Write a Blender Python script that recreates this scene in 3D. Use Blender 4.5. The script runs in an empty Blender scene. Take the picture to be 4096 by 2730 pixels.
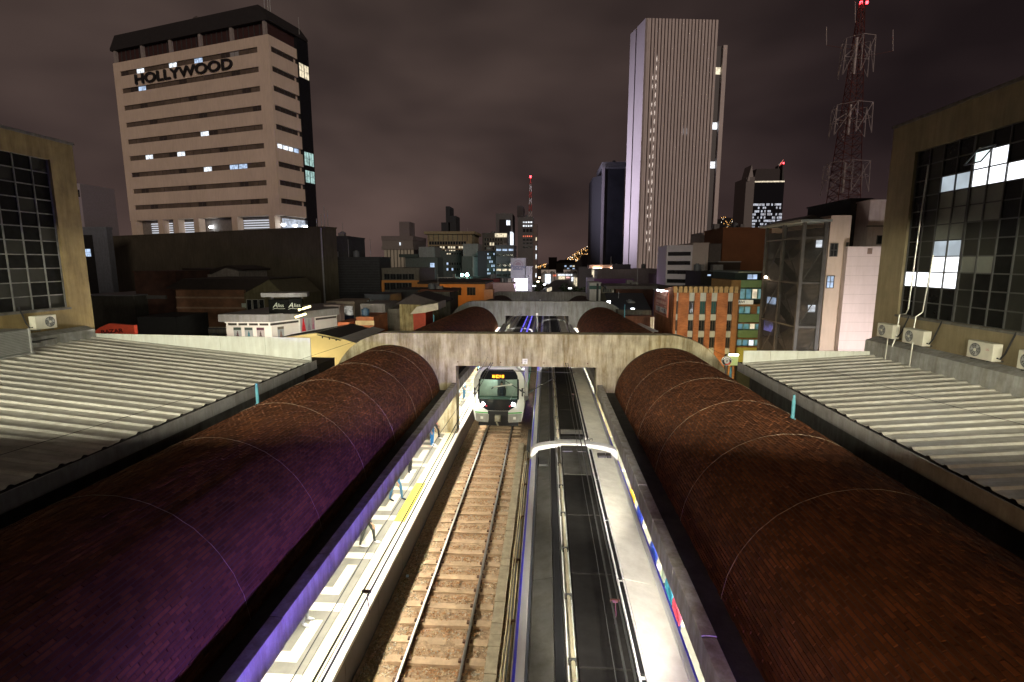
import bpy, math, random
from mathutils import Vector, Matrix
random.seed(7)
R = random.Random(11)
sc = bpy.context.scene
C = sc.collection
rad = math.radians

# ------------------------------------------------------------------ camera
FPX, CX, CY, CAMZ = 2048.0, 2048.0, 1365.0, 10.0
d_ = Vector(((2185 - CX) / FPX, (1050 - CY) / FPX, 1.0)).normalized()      # world +Y seen from the lens
up_ = Vector((math.sin(.010), -math.cos(.010), 0)); up_ = (up_ - d_ * up_.dot(d_)).normalized()
xr_ = d_.cross(up_)
rows = (xr_, d_, up_)                                                      # world = rows . cam(x right, y down, z fwd)
cam = bpy.data.objects.new('camera', bpy.data.cameras.new('camera'))
C.objects.link(cam); sc.camera = cam
cam.data.sensor_width = 36; cam.data.lens = 36 * FPX / 4096
cam.data.clip_start = .05; cam.data.clip_end = 9000
cam.matrix_world = Matrix(((xr_.x, -xr_.y, -xr_.z, 0), (d_.x, -d_.y, -d_.z, 0), (up_.x, -up_.y, -up_.z, CAMZ), (0, 0, 0, 1)))

# ------------------------------------------------------------------ night sky
w = bpy.data.worlds.new('World'); sc.world = w; w.use_nodes = True
nt = w.node_tree; nt.nodes.clear()
def wn(t, **k):
    n = nt.nodes.new(t)
    for a, b in k.items(): setattr(n, a, b)
    return n
tc = wn('ShaderNodeTexCoord'); mp = wn('ShaderNodeMapping'); mp.inputs['Scale'].default_value = (1.1, 1.1, 2.3)
nz = wn('ShaderNodeTexNoise'); nz.inputs['Scale'].default_value = 2.3; nz.inputs['Detail'].default_value = 3.2; nz.inputs['Roughness'].default_value = .5
nz.inputs['Distortion'].default_value = .15
cr = wn('ShaderNodeValToRGB'); cr.color_ramp.elements[0].position = .33; cr.color_ramp.elements[1].position = .74
cr.color_ramp.elements[0].color = (.031, .0215, .0195, 1); cr.color_ramp.elements[1].color = (.098, .068, .056, 1)
sp = wn('ShaderNodeSeparateXYZ')
hz = wn('ShaderNodeValToRGB'); hz.color_ramp.elements[0].position = 0; hz.color_ramp.elements[0].color = (1.5, 1.36, 1.42, 1)
hz.color_ramp.elements[1].position = .5; hz.color_ramp.elements[1].color = (.72, .72, .74, 1)
e = hz.color_ramp.elements.new(.16); e.color = (1.2, 1.15, 1.2, 1)
sd = wn('ShaderNodeValToRGB'); sd.color_ramp.elements[0].position = .40; sd.color_ramp.elements[0].color = (1.0, 1.0, 1.0, 1)
sd.color_ramp.elements[1].position = .72; sd.color_ramp.elements[1].color = (.42, .40, .46, 1)
ma = wn('ShaderNodeMath', operation='MULTIPLY_ADD'); ma.inputs[1].default_value = .5; ma.inputs[2].default_value = .5
m1 = wn('ShaderNodeMix', data_type='RGBA', blend_type='MULTIPLY'); m1.inputs[0].default_value = 1
m2 = wn('ShaderNodeMix', data_type='RGBA', blend_type='MULTIPLY'); m2.inputs[0].default_value = 1
bg = wn('ShaderNodeBackground'); bg.inputs['Strength'].default_value = .92; ow = wn('ShaderNodeOutputWorld')
L = nt.links.new
L(tc.outputs['Generated'], mp.inputs['Vector']); L(mp.outputs['Vector'], nz.inputs['Vector']); L(nz.outputs['Fac'], cr.inputs['Fac'])
L(tc.outputs['Generated'], sp.inputs[0]); L(sp.outputs['Z'], hz.inputs['Fac']); L(sp.outputs['X'], ma.inputs[0]); L(ma.outputs[0], sd.inputs['Fac'])
L(cr.outputs['Color'], m1.inputs[6]); L(hz.outputs['Color'], m1.inputs[7]); L(m1.outputs[2], m2.inputs[6]); L(sd.outputs['Color'], m2.inputs[7])
L(m2.outputs[2], bg.inputs['Color']); L(bg.outputs[0], ow.inputs['Surface'])

# ------------------------------------------------------------------ lights
def light(kind, name, loc, energy, col, aim=None, **k):
    ld = bpy.data.lights.new(name, kind); ld.energy = energy; ld.color = col
    for a, b in k.items(): setattr(ld, a, b)
    o = bpy.data.objects.new(name, ld); o.location = loc; C.objects.link(o)
    if aim is not None:
        o.rotation_euler = (Vector(aim) - Vector(loc)).to_track_quat('-Z', 'Y').to_euler()
    return o
# city glow on the tall facades, shaded low down by a block added behind the camera
light('SUN', 'city_glow', (0, -50, 60), .95, (1.0, .80, .68), aim=(-22, 0, 49), angle=rad(14))
# fluorescent row inside the footbridge, shining out over the parapet
light('AREA', 'bridge_lamp', (-2.5, -4.0, 10.35), 15500, (1.0, .955, .74), aim=(-2.5, 20, 7.2), shape='RECTANGLE', size=40, size_y=.35)
# lamps under the footbridge above the trains
for y0_, e_, s_ in ((5.5, 3000, 24), (9.0, 8500, 17), (14.5, 21000, 11.5)):
    light('SPOT', 'train_roof_lamp', (1.2, 1.4, 8.6), e_, (1, .955, .83), aim=(1.05, y0_, 3.8), spot_size=rad(s_ * 1.4), spot_blend=.7, shadow_soft_size=.25)
light('AREA', 'purple_lamp', (2.95, -.5, 4.06), 860, (.26, .15, 1.0), aim=(-5.2, 15.0, 4.06), shape='RECTANGLE', size=2.6, size_y=.06, spread=rad(72))
light('AREA', 'vault_fill', (1.0, -3.5, 7.3), 105, (1, .60, .26), aim=(5.5, 9, 4.2), shape='RECTANGLE', size=1.2, size_y=.4, spread=rad(80))  # fill added for platform light bounced onto the right vault
light('AREA', 'far_roof_lamp', (-1.0, 27.3, 6.0), 620, (1, .96, .86), aim=(-1.0, 44, 1.2), shape='RECTANGLE', size=5.0, size_y=.3, spread=rad(42))
for y0, y1, k in ((-3, 25.6, 1), (27.2, 58.5, 2), (60.5, 91.5, 3)):
    dz = -.024 * max(0, (y0 + y1) / 2 - 26)
    for x in (-5.30, 3.42):
        light('AREA', 'platform_lamp', (x, (y0 + y1) / 2, 3.05 + dz), 58 * (y1 - y0), (1, .965, .82), aim=(x, (y0 + y1) / 2 + .001, -5),
              shape='RECTANGLE', size=.18, size_y=y1 - y0)
light('AREA', 'blue_lamp', (-1.0, 33.0, 4.9), 200, (.16, .10, 1.0), aim=(-5.5, 48, 2.6), shape='RECTANGLE', size=2.0, size_y=.4)
# street lamps down between the buildings
def lamp(loc, e, col, r=.35): light('POINT', 'street_lamp', loc, e, col, shadow_soft_size=r)
lamp((-17.5, 32.0, 3.5), 4200, (1, .92, .80)); lamp((-24.0, 40.0, 1.0), 700, (1, .80, .66))
lamp((-14.6, 27.2, 2.2), 900, (1, .88, .60))
lamp((12.5, 38.0, 0.5), 2700, (1, .70, .42)); lamp((20.2, 29.5, 3.6), 2400, (1, .92, .90))
lamp((16.5, 47.0, -2.0), 900, (1, .70, .25))
lamp((-17.0, 72.0, 4.0), 900, (1, .50, .12)); lamp((-10.0, 74.0, 3.0), 1100, (1, .52, .14))
lamp((-1.5, 118.0, 2.5), 5200, (.74, .70, 1.0)); lamp((16.0, 96.0, 3.0), 260, (.75, .35, 1.0))
light('SPOT', 'tower_floodlight', (-25, 207, 20), 230000, (.80, .74, 1.0), aim=(37, 209, 48), spot_size=rad(90), spot_blend=1, shadow_soft_size=1)
light('SPOT', 'yard_floodlight', (-20, 128, 8), 2200, (.55, 1.0, .85), aim=(-24, 148, 9), spot_size=rad(150), spot_blend=.8, shadow_soft_size=.5)
light('SPOT', 'roof_floodlight', (9.5, 160, 30), 30000, (.8, .8, 1), aim=(-6, 176, 44), spot_size=rad(80), spot_blend=1, shadow_soft_size=.5)
vs = sc.view_settings
sc.display_settings.display_device = 'sRGB'
vs.view_transform = 'Standard'; vs.look = 'None'; vs.exposure = 0; vs.gamma = 1; vs.use_curve_mapping = False

# ------------------------------------------------------------------ helpers
def ray(u, v):
    c = Vector(((u - CX) / FPX, (v - CY) / FPX, 1))
    return Vector((rows[0].dot(c), rows[1].dot(c), rows[2].dot(c)))
def at(u, v, Y):
    q = ray(u, v); t = Y / q.y
    return q.x * t, CAMZ + q.z * t
def grade(y): return -.024 * max(0.0, y - 26)

MATS = {}
def M(name, col, rough=.75, metal=0., var=.18, scale=2.5, bump=0., bscale=25, stretch=(1, 1, 1), emit=None, estr=1., stain=0., spec=.5, trans=0.):
    if name in MATS: return MATS[name]
    m = bpy.data.materials.new(name); m.use_nodes = True; t = m.node_tree; b = t.nodes['Principled BSDF']
    b.inputs['Roughness'].default_value = rough; b.inputs['Metallic'].default_value = metal
    b.inputs['Specular IOR Level'].default_value = spec
    if trans: b.inputs['Transmission Weight'].default_value = trans
    g = t.nodes.new('ShaderNodeNewGeometry'); mp = t.nodes.new('ShaderNodeMapping'); mp.inputs['Scale'].default_value = stretch
    t.links.new(g.outputs['Position'], mp.inputs['Vector'])
    n = t.nodes.new('ShaderNodeTexNoise'); n.inputs['Scale'].default_value = scale; n.inputs['Detail'].default_value = 6; n.inputs['Roughness'].default_value = .65
    t.links.new(mp.outputs[0], n.inputs['Vector'])
    r = t.nodes.new('ShaderNodeValToRGB'); r.color_ramp.elements[0].position = .3; r.color_ramp.elements[1].position = .7
    r.color_ramp.elements[0].color = tuple(c * (1 - var) for c in col) + (1,)
    r.color_ramp.elements[1].color = tuple(min(1, c * (1 + var)) for c in col) + (1,)
    t.links.new(n.outputs['Fac'], r.inputs['Fac'])
    out = r.outputs['Color']
    if stain:
        mq = t.nodes.new('ShaderNodeMapping'); mq.inputs['Scale'].default_value = (1.7, 1.7, .22)
        t.links.new(g.outputs['Position'], mq.inputs['Vector'])
        n2 = t.nodes.new('ShaderNodeTexNoise'); n2.inputs['Scale'].default_value = 2.2; n2.inputs['Detail'].default_value = 8; n2.inputs['Roughness'].default_value = .7
        t.links.new(mq.outputs[0], n2.inputs['Vector'])
        r2 = t.nodes.new('ShaderNodeValToRGB'); r2.color_ramp.elements[0].position = .36; r2.color_ramp.elements[1].position = .60
        r2.color_ramp.elements[0].color = (1 - stain * .9, 1 - stain, max(0, 1 - stain * 1.2), 1); r2.color_ramp.elements[1].color = (1, 1, 1, 1)
        t.links.new(n2.outputs['Fac'], r2.inputs['Fac'])
        mx = t.nodes.new('ShaderNodeMix'); mx.data_type = 'RGBA'; mx.blend_type = 'MULTIPLY'; mx.inputs[0].default_value = 1
        t.links.new(out, mx.inputs[6]); t.links.new(r2.outputs['Color'], mx.inputs[7]); out = mx.outputs[2]
    t.links.new(out, b.inputs['Base Color'])
    if bump:
        nb = t.nodes.new('ShaderNodeTexNoise'); nb.inputs['Scale'].default_value = bscale; nb.inputs['Detail'].default_value = 4
        t.links.new(g.outputs['Position'], nb.inputs['Vector'])
        bp = t.nodes.new('ShaderNodeBump'); bp.inputs['Strength'].default_value = bump; bp.inputs['Distance'].default_value = .03
        t.links.new(nb.outputs['Fac'], bp.inputs['Height']); t.links.new(bp.outputs[0], b.inputs['Normal'])
    if emit:
        b.inputs['Emission Color'].default_value = (*emit, 1); b.inputs['Emission Strength'].default_value = estr
    MATS[name] = m
    return m
def M_lit(name, col, s, var=.5, scale=1.6):
    """a lit window: the emission varies like furniture and curtains behind the glass"""
    m = M(name, (.05, .05, .05), .3, var=.1)
    t = m.node_tree; b = t.nodes['Principled BSDF']
    g = t.nodes.new('ShaderNodeNewGeometry'); n = t.nodes.new('ShaderNodeTexNoise'); n.inputs['Scale'].default_value = scale; n.inputs['Detail'].default_value = 3
    t.links.new(g.outputs['Position'], n.inputs['Vector'])
    r = t.nodes.new('ShaderNodeValToRGB'); r.color_ramp.elements[0].position = .38; r.color_ramp.elements[1].position = .58
    r.color_ramp.elements[0].color = tuple(c * (1 - var) for c in col) + (1,); r.color_ramp.elements[1].color = (*col, 1)
    t.links.new(n.outputs['Fac'], r.inputs['Fac']); t.links.new(r.outputs['Color'], b.inputs['Emission Color'])
    b.inputs['Emission Strength'].default_value = s
    return m
def M_brick(name, c1, c2, mort, bw=.25, bh=.075, rough=.85):
    if name in MATS: return MATS[name]
    m = bpy.data.materials.new(name); m.use_nodes = True; t = m.node_tree; b = t.nodes['Principled BSDF']; b.inputs['Roughness'].default_value = rough
    g = t.nodes.new('ShaderNodeNewGeometry'); s = t.nodes.new('ShaderNodeSeparateXYZ'); a = t.nodes.new('ShaderNodeMath'); a.operation = 'ADD'
    c = t.nodes.new('ShaderNodeCombineXYZ'); k = t.nodes.new('ShaderNodeTexBrick')
    t.links.new(g.outputs['Position'], s.inputs[0]); t.links.new(s.outputs['X'], a.inputs[0]); t.links.new(s.outputs['Y'], a.inputs[1])
    t.links.new(a.outputs[0], c.inputs['X']); t.links.new(s.outputs['Z'], c.inputs['Y']); t.links.new(c.outputs[0], k.inputs['Vector'])
    k.inputs['Scale'].default_value = 1; k.inputs['Brick Width'].default_value = bw; k.inputs['Row Height'].default_value = bh
    k.inputs['Mortar Size'].default_value = .008; k.inputs['Color1'].default_value = (*c1, 1); k.inputs['Color2'].default_value = (*c2, 1); k.inputs['Mortar'].default_value = (*mort, 1)
    n = t.nodes.new('ShaderNodeTexNoise'); n.inputs['Scale'].default_value = .8; n.inputs['Detail'].default_value = 6
    t.links.new(g.outputs['Position'], n.inputs['Vector'])
    r = t.nodes.new('ShaderNodeValToRGB'); r.color_ramp.elements[0].color = (.55, .55, .55, 1); r.color_ramp.elements[1].color = (1.25, 1.25, 1.25, 1)
    r.color_ramp.elements[0].position = .3; r.color_ramp.elements[1].position = .7
    t.links.new(n.outputs['Fac'], r.inputs['Fac'])
    mx = t.nodes.new('ShaderNodeMix'); mx.data_type = 'RGBA'; mx.blend_type = 'MULTIPLY'; mx.inputs[0].default_value = 1
    t.links.new(k.outputs['Color'], mx.inputs[6]); t.links.new(r.outputs['Color'], mx.inputs[7]); t.links.new(mx.outputs[2], b.inputs['Base Color'])
    bp = t.nodes.new('ShaderNodeBump'); bp.inputs['Strength'].default_value = .5; bp.inputs['Distance'].default_value = .02; bp.invert = True
    t.links.new(k.outputs['Fac'], bp.inputs['Height']); t.links.new(bp.outputs[0], b.inputs['Normal'])
    MATS[name] = m
    return m

def tag(o, label=None, cat=None, group=None, kind=None):
    if label: o['label'] = label
    if cat: o['category'] = cat
    if group: o['group'] = group
    if kind: o['kind'] = kind
    return o
def thing(name, label, cat, loc=(0, 0, 0), rz=0., group=None, kind=None):
    o = bpy.data.objects.new(name, None); o.empty_display_size = .3; C.objects.link(o); o.location = loc; o.rotation_euler = (0, 0, rz)
    return tag(o, label, cat, group, kind)
def link(name, mesh, parent=None, loc=(0, 0, 0), rz=0.):
    o = bpy.data.objects.new(name, mesh); C.objects.link(o); o.location = loc
    if rz: o.rotation_euler = (0, 0, rz)
    if parent: o.parent = parent
    return o
class MB:
    """collects faces; o = origin subtracted from every point, g = True bends the points along the falling track"""
    def __init__(s, o=(0, 0, 0), g=False): s.v = []; s.f = []; s.m = []; s.o = Vector(o); s.g = g
    def pt(s, p):
        p = Vector(p)
        if s.g: p.z += grade(p.y)
        s.v.append(p - s.o); return len(s.v) - 1
    def face(s, pts, m=0): s.f.append([s.pt(p) for p in pts]); s.m.append(m); return s
    def box(s, x0, x1, y0, y1, z0, z1, m=0):
        i = [s.pt(p) for p in ((x0, y0, z0), (x1, y0, z0), (x1, y1, z0), (x0, y1, z0), (x0, y0, z1), (x1, y0, z1), (x1, y1, z1), (x0, y1, z1))]
        for q in ((0, 3, 2, 1), (4, 5, 6, 7), (0, 1, 5, 4), (1, 2, 6, 5), (2, 3, 7, 6), (3, 0, 4, 7)):
            s.f.append([i[k] for k in q]); s.m.append(m)
        return s
    def prism(s, poly, ax, a, b, m=0, cuts=()):
        def P(p, t): return (t, p[0], p[1]) if ax == 'x' else (p[0], t, p[1]) if ax == 'y' else (p[0], p[1], t)
        ts = [a] + [c for c in cuts if a < c < b] + [b]
        ring = [[s.pt(P(p, t)) for p in poly] for t in ts]
        n = len(poly)
        for r0, r1 in zip(ring, ring[1:]):
            for k in range(n):
                s.f.append([r0[k], r0[(k + 1) % n], r1[(k + 1) % n], r1[k]]); s.m.append(m)
        s.f.append(ring[0][::-1]); s.m.append(m); s.f.append(ring[-1]); s.m.append(m)
        return s
    def tube(s, pts, r, n=6, m=0, r1=None):
        pts = [Vector(p) for p in pts]; rings = []
        for k, p in enumerate(pts):
            t = (pts[min(k + 1, len(pts) - 1)] - pts[max(k - 1, 0)]).normalized()
            a = t.orthogonal().normalized() if abs(t.z) < .9 else Vector((1, 0, 0)); a = (a - t * a.dot(t)).normalized(); b = t.cross(a)
            rr = r if r1 is None else r + (r1 - r) * k / (len(pts) - 1)
            rings.append([s.pt(p + (a * math.cos(6.2832 * j / n) + b * math.sin(6.2832 * j / n)) * rr) for j in range(n)])
        for q0, q1 in zip(rings, rings[1:]):
            for j in range(n): s.f.append([q0[j], q0[(j + 1) % n], q1[(j + 1) % n], q1[j]]); s.m.append(m)
        s.f.append(rings[0][::-1]); s.m.append(m); s.f.append(rings[-1]); s.m.append(m)
        return s
    def mesh(s, name, mats, smooth=False):
        me = bpy.data.meshes.new(name); me.from_pydata([tuple(v) for v in s.v], [], s.f)
        for m in (mats if isinstance(mats, (list, tuple)) else [mats]): me.materials.append(m)
        me.polygons.foreach_set('material_index', s.m)
        me.validate(); me.update()
        import bmesh
        b = bmesh.new(); b.from_mesh(me); bmesh.ops.recalc_face_normals(b, faces=b.faces); b.to_mesh(me); b.free()
        if smooth: me.shade_smooth()
        return me
    def build(s, name, mats, parent=None, smooth=False, bevel=0.):
        o = link(name, s.mesh(name, mats, smooth), parent)
        if bevel:
            bv = o.modifiers.new('bevel', 'BEVEL'); bv.width = bevel; bv.segments = 2; bv.limit_method = 'ANGLE'; bv.angle_limit = rad(40)
        return o
def text(body, size, mat, parent, loc, rot=(rad(90), 0, 0), ext=.02, name='lettering', sx=1., bold=0., shear=0., top=None):
    cu = bpy.data.curves.new(name, 'FONT'); cu.body = body; cu.size = size; cu.extrude = ext; cu.offset = bold; cu.align_x = 'CENTER'; cu.align_y = 'CENTER'; cu.shear = shear
    t = bpy.data.objects.new('t', cu); C.objects.link(t)
    me = bpy.data.meshes.new_from_object(t.evaluated_get(bpy.context.evaluated_depsgraph_get()))
    bpy.data.objects.remove(t); bpy.data.curves.remove(cu)
    me.materials.clear(); me.materials.append(mat); me.name = name
    o = link(name, me, parent, loc); o.rotation_euler = rot; o.scale = (sx, 1, 1)
    if top: tag(o, *top)
    return o
WM = {}
def wmesh(w, h, nx, ny, fm, gm, fr=.05, out=.05):
    k = (round(w, 2), round(h, 2), nx, ny, fm.name, gm.name, fr)
    if k in WM: return WM[k]
    a = MB()
    a.box(0, w, -out, .04, 0, fr).box(0, w, -out, .04, h - fr, h).box(0, fr, -out, .04, fr, h - fr).box(w - fr, w, -out, .04, fr, h - fr)
    for i in range(1, nx): x = w * i / nx; a.box(x - fr * .4, x + fr * .4, -out * .8, .03, fr, h - fr)
    for j in range(1, ny): z = h * j / ny; a.box(fr, w - fr, -out * .7, .02, z - fr * .4, z + fr * .4)
    p = MB().box(fr * .9, w - fr * .9, -out * .45, .01, fr * .9, h - fr * .9)
    WM[k] = (a.mesh('window', fm), p.mesh('pane', gm))
    return WM[k]
def window(root, x, y, z, w, h, fm, gm, nx=1, ny=1, rz=0., fr=.05, out=.05):
    a, p = wmesh(w, h, nx, ny, fm, gm, fr, out)
    o = link('window', a, root, (x, y, z), rz); link('pane', p, o)
    return o
def bldg(name, label, cat, x, y, w, d, z1, mat, rz=0., z0=-7., group=None, cap=None, capm=None):
    """building with its front-left corner at (x, y); local x along the front, y backwards, z from the street"""
    r = thing(name, label, cat, (x, y, z0), rz, group); h = z1 - z0
    MB().box(0, w, 0, d, 0, h).build('wall', mat, r)
    c = .25 if cap is None else cap
    if c: MB().box(-.08, w + .08, -.08, d + .08, h + .003, h + c).build('parapet', capm or mat, r)
    return r, h
def fb(name, label, cat, u0, u1, vt, Y, d, mat, **k):
    """building whose front faces the camera side square on, measured on the photograph at depth Y"""
    x0, z = at(u0, vt, Y); x1, _ = at(u1, vt, Y)
    r, h = bldg(name, label, cat, x0, Y, x1 - x0, d, z, mat, **k)
    return r, h, x0, x1 - x0

# ------------------------------------------------------------------ materials
con = M('concrete', (.45, .395, .27), .85, var=.34, scale=1.1, bump=.3, bscale=30, stain=.62)
con_b = M('concrete_beam', (.40, .38, .36), .85, var=.2, scale=3, bump=.25, stain=.4)
con_d = M('concrete_dark', (.12, .115, .11), .9, var=.3, scale=1.5, bump=.3, stain=.4)
gut = M('gutter_grime', (.035, .033, .03), .9, var=.5, scale=2, bump=.4)
mortar = M('mortar', (.070, .036, .024), .9, var=.4, scale=1.5)
brk = [M('vault_brick_%s' % n, c, .85, var=.3, scale=1.1, bump=.3, bscale=60, spec=.12, stain=.18) for n, c in (('red', (.128, .049, .023)), ('brown', (.104, .041, .021)), ('rust', (.175, .064, .028)))]
roofm = M('roof_metal', (.60, .58, .52), .42, metal=.25, var=.36, scale=.9, stretch=(.22, 2.6, 1), spec=.4, stain=.2)
flash = M('flashing_white', (.70, .72, .66), .5, var=.1, scale=1.2, stain=.16)
steel_d = M('fascia_steel', (.13, .13, .135), .5, metal=.3, var=.2)
black = M('black', (.012, .012, .013), .6, var=.3)
white = M('white_paint', (.78, .77, .73), .5, var=.06)
train_w = M('train_white', (.80, .80, .76), .3, var=.05, spec=.6)
train_g = M('train_grey', (.085, .082, .072), .7, var=.3, scale=1.2, stain=.35, spec=.2)
train_b = M('train_beige', (.74, .71, .61), .75, var=.1, scale=1.2, stain=.14, spec=.15)
train_d = M('train_unit_dark', (.012, .011, .010), .8, var=.4, scale=1.4, stain=.3, spec=.12)
blue = M('blue_stripe', (.03, .03, .85), .3, var=.1)
green = M('green_stripe', (.05, .42, .06), .35, var=.1)
rail_t = M('rail_head', (.55, .52, .47), .28, metal=.9, var=.15)
rust = M('rust', (.13, .065, .035), .8, var=.4, scale=8)
slp = M('sleeper_concrete', (.48, .33, .20), .9, var=.25, scale=3, bump=.3)
glass_d = M('glass_dark', (.018, .02, .022), .12, var=.3, spec=.6)
frame_d = M('frame_dark', (.05, .05, .048), .5, var=.2)
frame_l = M('frame_light', (.32, .32, .31), .5, var=.1)
glass_k = M('glass_black', (.010, .010, .009), .25, var=.3, spec=.12)
lit_w = M_lit('lit_white', (.86, .92, 1.0), 1.6)
lit_b = M_lit('lit_blue', (.55, .72, 1.0), 1.1)
lit_y = M_lit('lit_warm', (1.0, .86, .60), 1.1)
lit_r = M_lit('lit_red', (1.0, .20, .10), 1.2)
lit_t = M_lit('lit_teal', (.16, .45, .46), .55)
pipe_m = M('pipe_galvanised', (.50, .49, .44), .35, metal=.6, var=.15)
wire_m = M('wire', (.02, .02, .02), .6, var=.1)
redlamp = M('red_beacon', (.3, .01, .01), .4, emit=(1, .03, .04), estr=14)
bulb = M('bulb', (.9, .8, .6), .4, emit=(1, .75, .5), estr=25)
cool = M('cool_lamp', (.9, .9, 1), .4, emit=(.85, .92, 1), estr=14)

# ------------------------------------------------------------------ setting: ground, streets, hills
MB().face([(-3000, -400, -7), (3000, -400, -7), (3000, 4200, -7), (-3000, 4200, -7)]).build('ground', M('city_ground', (.05, .048, .046), .95, var=.3, scale=.2)) ['kind'] = 'structure'
MB().box(-40, 2.6, 100, 900, -7, -6.985).box(2.6, 10, 110, 900, -7, -6.98).build('street', M('asphalt', (.05, .05, .052), .8, var=.25, scale=.5, bump=.2))['kind'] = 'structure'
hp = [(-3400, 1110), (1500, 1105), (2100, 1085), (2180, 1062), (2240, 1052), (2310, 1010), (2420, 962), (2700, 905), (2900, 872), (3000, 880), (3110, 896), (3200, 880), (3400, 905), (3700, 930), (5200, 960)]
hills = MB(); HY = 1700.; prof = []
for (ua, va), (ub, vb) in zip(hp, hp[1:]):
    for k in range(8):
        t = k / 8; u = ua + (ub - ua) * t; v = va + (vb - va) * t + R.uniform(-3, 3)
        x, z = at(u, v, HY); prof.append((x, max(-6, z), u))
n_ = len(prof)
for k in range(n_ - 1):
    a, b = prof[k], prof[k + 1]
    hills.face([(a[0] * .72, 1180, -7), (b[0] * .72, 1180, -7), (b[0], HY, b[1]), (a[0], HY, a[1])])
    hills.face([(a[0], HY, a[1]), (b[0], HY, b[1]), (b[0] * 1.5, 2600, -7), (a[0] * 1.5, 2600, -7)])
tag(hills.build('hills', M('hill_dark', (.016, .013, .015), .95, var=.3, scale=.02)), kind='structure')
hl = [MB(), MB()]
def hill_light(u0, u1, n, lo):
    for _ in range(n):
        u = R.uniform(u0, u1); i = max(k for k in range(n_ - 1) if prof[k][2] <= u); f_ = (u - prof[i][2]) / (prof[i + 1][2] - prof[i][2]); x = prof[i][0] + f_ * (prof[i + 1][0] - prof[i][0]); z = prof[i][1] + f_ * (prof[i + 1][1] - prof[i][1])
        t = 1 - (R.random() ** 1.3) * lo
        px, py, pz = x * (.72 + .28 * t), 1180 + (HY - 1180) * t, -7 + (z + 7) * t + 2.5
        s = R.uniform(.35, .95); m = hl[0 if R.random() < .8 else 1]
        q = [(px - s, py, pz), (px + s, py, pz), (px, py + s, pz), (px, py, pz + 2 * s)]
        for f in ((0, 1, 3), (1, 2, 3), (2, 0, 3), (0, 2, 1)): m.face([q[k] for k in f])
hill_light(2268, 2425, 240, .62); hill_light(2110, 2185, 90, .9); hill_light(2880, 3000, 80, .5); hill_light(3090, 3260, 150, .55)
tag(hl[0].build('hillside_lights', M('amber_light', (.5, .3, .1), .5, emit=(1, .50, .14), estr=4.2)), kind='stuff')
tag(hl[1].build('hillside_lights', M('pale_light', (.5, .5, .5), .5, emit=(1, .9, .75), estr=4.2)), kind='stuff')

# ------------------------------------------------------------------ added shade block, and the footbridge the camera stands on
hh = thing('shade_block', 'tall unseen block behind the footbridge, added to shade the low ground', 'shade block', (0, -6, -7))
MB((0, -6, -7)).box(-70, 95, -16, -7.5, -7, 33).build('wall', con_d, hh)  # unseen mass added and sized to keep the city glow off low walls
blocker = thing('light_blocker', 'flat black plate added out of view to cut the violet lamp', 'light blocker', (2.95, -.5, 4.1))  # unseen plate added only to cut the violet lamp's upward light
MB((2.95, -.5, 4.1)).prism([(1.15, .85), (1.70, .28), (4.2, -2.0), (3.9, -2.4), (3.0, -2.4), (1.15, -.4)], 'z', 4.135, 4.15).build('blocker', M('blocker_black', (.01, .01, .01), .8), blocker); MB((2.95, -.5, 4.1)).box(3.4, 3.5, -1.6, -1.5, 3.3, 4.134).build('post', M('blocker_black', (.01, .01, .01), .8), blocker)
fbr = thing('footbridge', 'concrete footbridge with a long open slot crossing above the tracks', 'footbridge', (0, 0, 8))
MB((0, 0, 8)).box(-24, 17, -7.4, .55, 7.9, 8.15).build('deck', con_d, fbr)
MB((0, 0, 8)).box(-24, 17, .37, .55, 8.152, 9.02).build('parapet', con_d, fbr)
MB((0, 0, 8)).box(-24, 17, -7.4, .55, 10.46, 11.4).build('canopy', con_d, fbr)

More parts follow.
